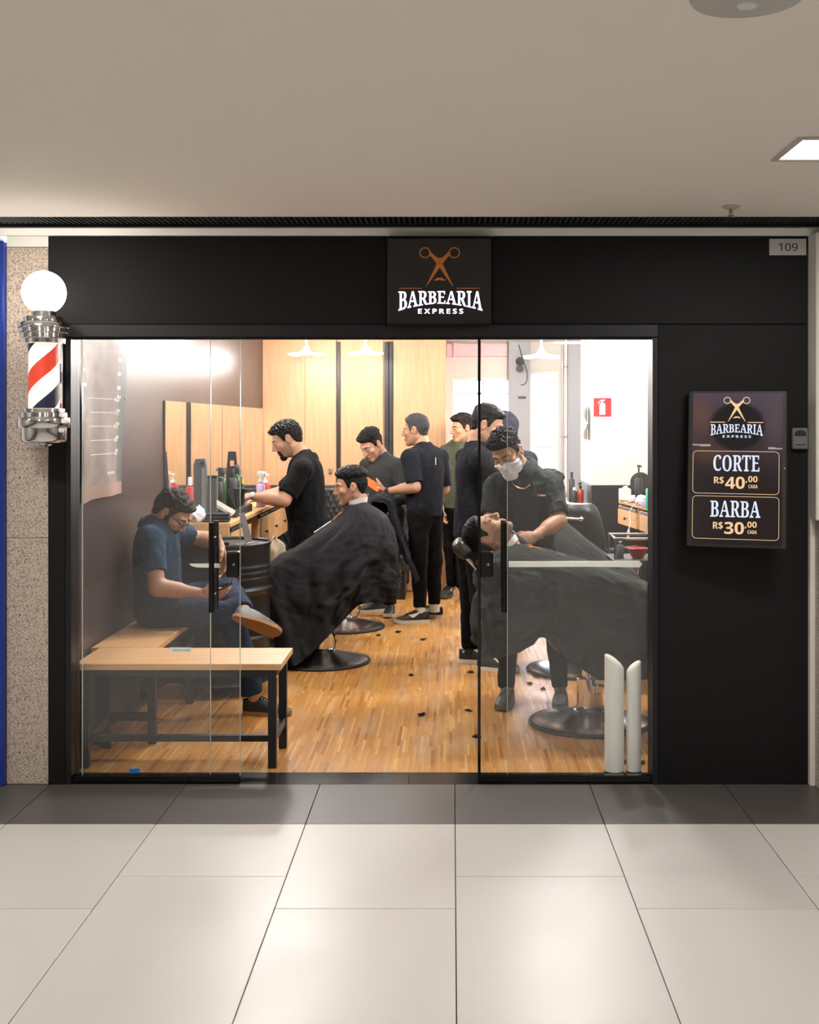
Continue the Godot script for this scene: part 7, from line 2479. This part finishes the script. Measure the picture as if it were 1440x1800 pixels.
	for q in [[Vector3(1.56, y, -4.45), 0.085, "round black hand mirror standing behind the black bottle, left side"], [Vector3(1.62, y, -4.02), 0.085, "round black hand mirror behind the bright green bottle"]]:
		var hm2 := thing("hand_mirror", q[2], "mirror", q[0], -0.15)
		obj("disc", MB.new().add(MB.new().lathe([Vector2(0, -0.008), Vector2(q[1] - 0.004, -0.008), Vector2(q[1], -0.003), Vector2(q[1], 0.004), Vector2(0, 0.008)], 32), Transform3D(Basis(Vector3.RIGHT, PI / 2), Vector3(0, 0.155, 0))), M.black_plastic, hm2)
		obj("stand", MB.new().lathe([Vector2(0, 0), Vector2(0.05, 0), Vector2(0.05, 0.008), Vector2(0.008, 0.014), Vector2(0.008, 0.075), Vector2(0, 0.075)], 20), M.black_plastic, hm2)
	single("extension_cord", "white cord with a plug hanging between the two right drawer boxes", "cord", MB.new().tube(smooth_path([Vector3(1.43, 0.99, -4.02), Vector3(1.405, 0.93, -4.03), Vector3(1.41, 0.86, -4.02), Vector3(1.395, 0.80, -4.0), Vector3(1.39, 0.74, -4.0)], 20), [0.004, 0.004, 0.004, 0.004, 0.004, 0.004, 0.004, 0.004, 0.004, 0.004, 0.004, 0.004, 0.004, 0.004, 0.005, 0.010, 0.012, 0.012, 0.012, 0.010, 0.006], 8), M.white_plastic)
	bottle("black_bottle", "tall black bottle on the small oak shelf by the pipes", Vector3(1.095, 0.9205, -5.50), 0.028, 0.28, M.black_plastic, M.black_plastic, "plain", "")
	bottle("dark_bottle", "short dark bottle with a white cap on the small oak shelf", Vector3(1.105, 0.9205, -5.38), 0.026, 0.145, M.black_plastic, M.white_plastic, "plain")
	bottle("amber_bottle", "amber pump bottle on the small oak shelf beside the white projection", Vector3(1.165, 0.9205, -5.42), 0.030, 0.19, M.amber, M.black_plastic, "pump")
	# trolley behind the right glass
	var tr := thing("barber_trolley", "black barber trolley with a chrome rail right of the lying client", "trolley", Vector3(1.145, 0.0, -1.95))
	for yy in [0.30, 0.79]: obj("tray", MB.new().between(Vector3(-0.17, yy, -0.17), Vector3(0.26, yy + 0.03, 0.17), 0.006), M.black_plastic, tr)
	for q in [[-0.155, -0.155], [0.245, -0.155], [-0.155, 0.155], [0.245, 0.155]]:
		obj("post", MB.new().tube([Vector3(q[0], 0.05, q[1]), Vector3(q[0], 0.945, q[1])], 0.010, 10), M.chrome, tr)
		obj("caster", ball(0.026, Vector3(q[0], 0.026, q[1]), 14), M.rubber, tr)
	obj("rail", MB.new().tube([Vector3(-0.155, 0.945, 0.155), Vector3(0.245, 0.945, 0.155), Vector3(0.245, 0.945, -0.155), Vector3(-0.155, 0.945, -0.155), Vector3(-0.155, 0.945, 0.155)], 0.009, 10), M.chrome, tr)
	var bw := thing("red_bowl", "red plastic bowl on the barber trolley seen through the right pane", "bowl", Vector3(1.135, 0.8205, -1.86))
	obj("bowl", MB.new().lathe([Vector2(0, 0), Vector2(0.03, 0), Vector2(0.045, 0.02), Vector2(0.062, 0.06), Vector2(0.066, 0.062), Vector2(0.062, 0.064), Vector2(0.04, 0.02), Vector2(0, 0.008)], 28), M.red_plastic, bw)
	bottle("dark_bottle", "small dark bottle on the barber trolley beside the red bowl", Vector3(1.03, 0.8205, -1.90), 0.025, 0.10, M.dark_grey_plastic, M.chrome, "plain")
	# cloth over the back of the second chair
	var cols := []
	for q in [[-4.44, 0.50, -0.33, 0.92], [-4.34, 0.55, -0.36, 0.98], [-4.22, 0.60, -0.40, 1.0], [-4.10, 0.55, -0.36, 1.0], [-3.98, 0.46, -0.30, 0.96], [-3.92, 0.40, -0.265, 0.92]]:
		var hgt: float = 1.075 - (0.045 if q[0] < -4.40 or q[0] > -3.97 else 0.0)
		cols.append([V(-0.74, 0.86, q[0]), V(-0.69, 1.00, q[0]), V(-0.60, hgt, q[0]), V(-0.50, hgt - 0.03, q[0]), V(-0.45, 0.85, q[0]), V((-0.45 + q[2]) / 2, 0.68, q[0]), V(q[2], q[1], q[0])])
	var hc := draped(cols, false, 60, 50, 0.02, 2.2, 3.3)
	single("draped_cape", "black cape thrown over the back of the empty chair behind the smiling client", "cape", hc, M.shirt_dark_navy)
	# cut hair on the floor
	var cl := [[742, 1258, 0.030, "largest dark hair clump on the bare parquet in the middle of the doorway"], [823, 1250, 0.022, "thin hair clump left of the door stile, level with the masked barber's shoes"], [838, 1296, 0.026, "hair clump touching the foot of the right door stile in the photo"], [828, 1183, 0.022, "small hair clump under the tall barber's left shoe"], [722, 1188, 0.022, "small hair clump on the parquet right of the front chair base"], [832, 1163, 0.018, "tiny hair clump beside the tall barber's heel"], [945, 1190, 0.028, "hair clump in front of the second right chair base"], [932, 1203, 0.022, "hair clump left of the second right chair base"], [955, 1212, 0.020, "hair clump between the masked barber's shoes"], [1103, 1341, 0.034, "dark hair clump between the two white tubes"], [1128, 1343, 0.030, "dark hair clump right of the thinner white tube"], [700, 1112, 0.030, "hair clump on the floor in front of the grey haired man"], [665, 1118, 0.028, "hair clump right of the rear chair base"], [745, 1125, 0.024, "hair clump behind the front chair on the worn parquet"]]
	for i in cl.size():
		var d: float = 3446.0 / (cl[i][1] - 745.0)
		hair_clump(cl[i][3], Vector3((cl[i][0] - 795.0) * d / 2100.0, 0.0, 5.44 - d), cl[i][2], 40 + i)
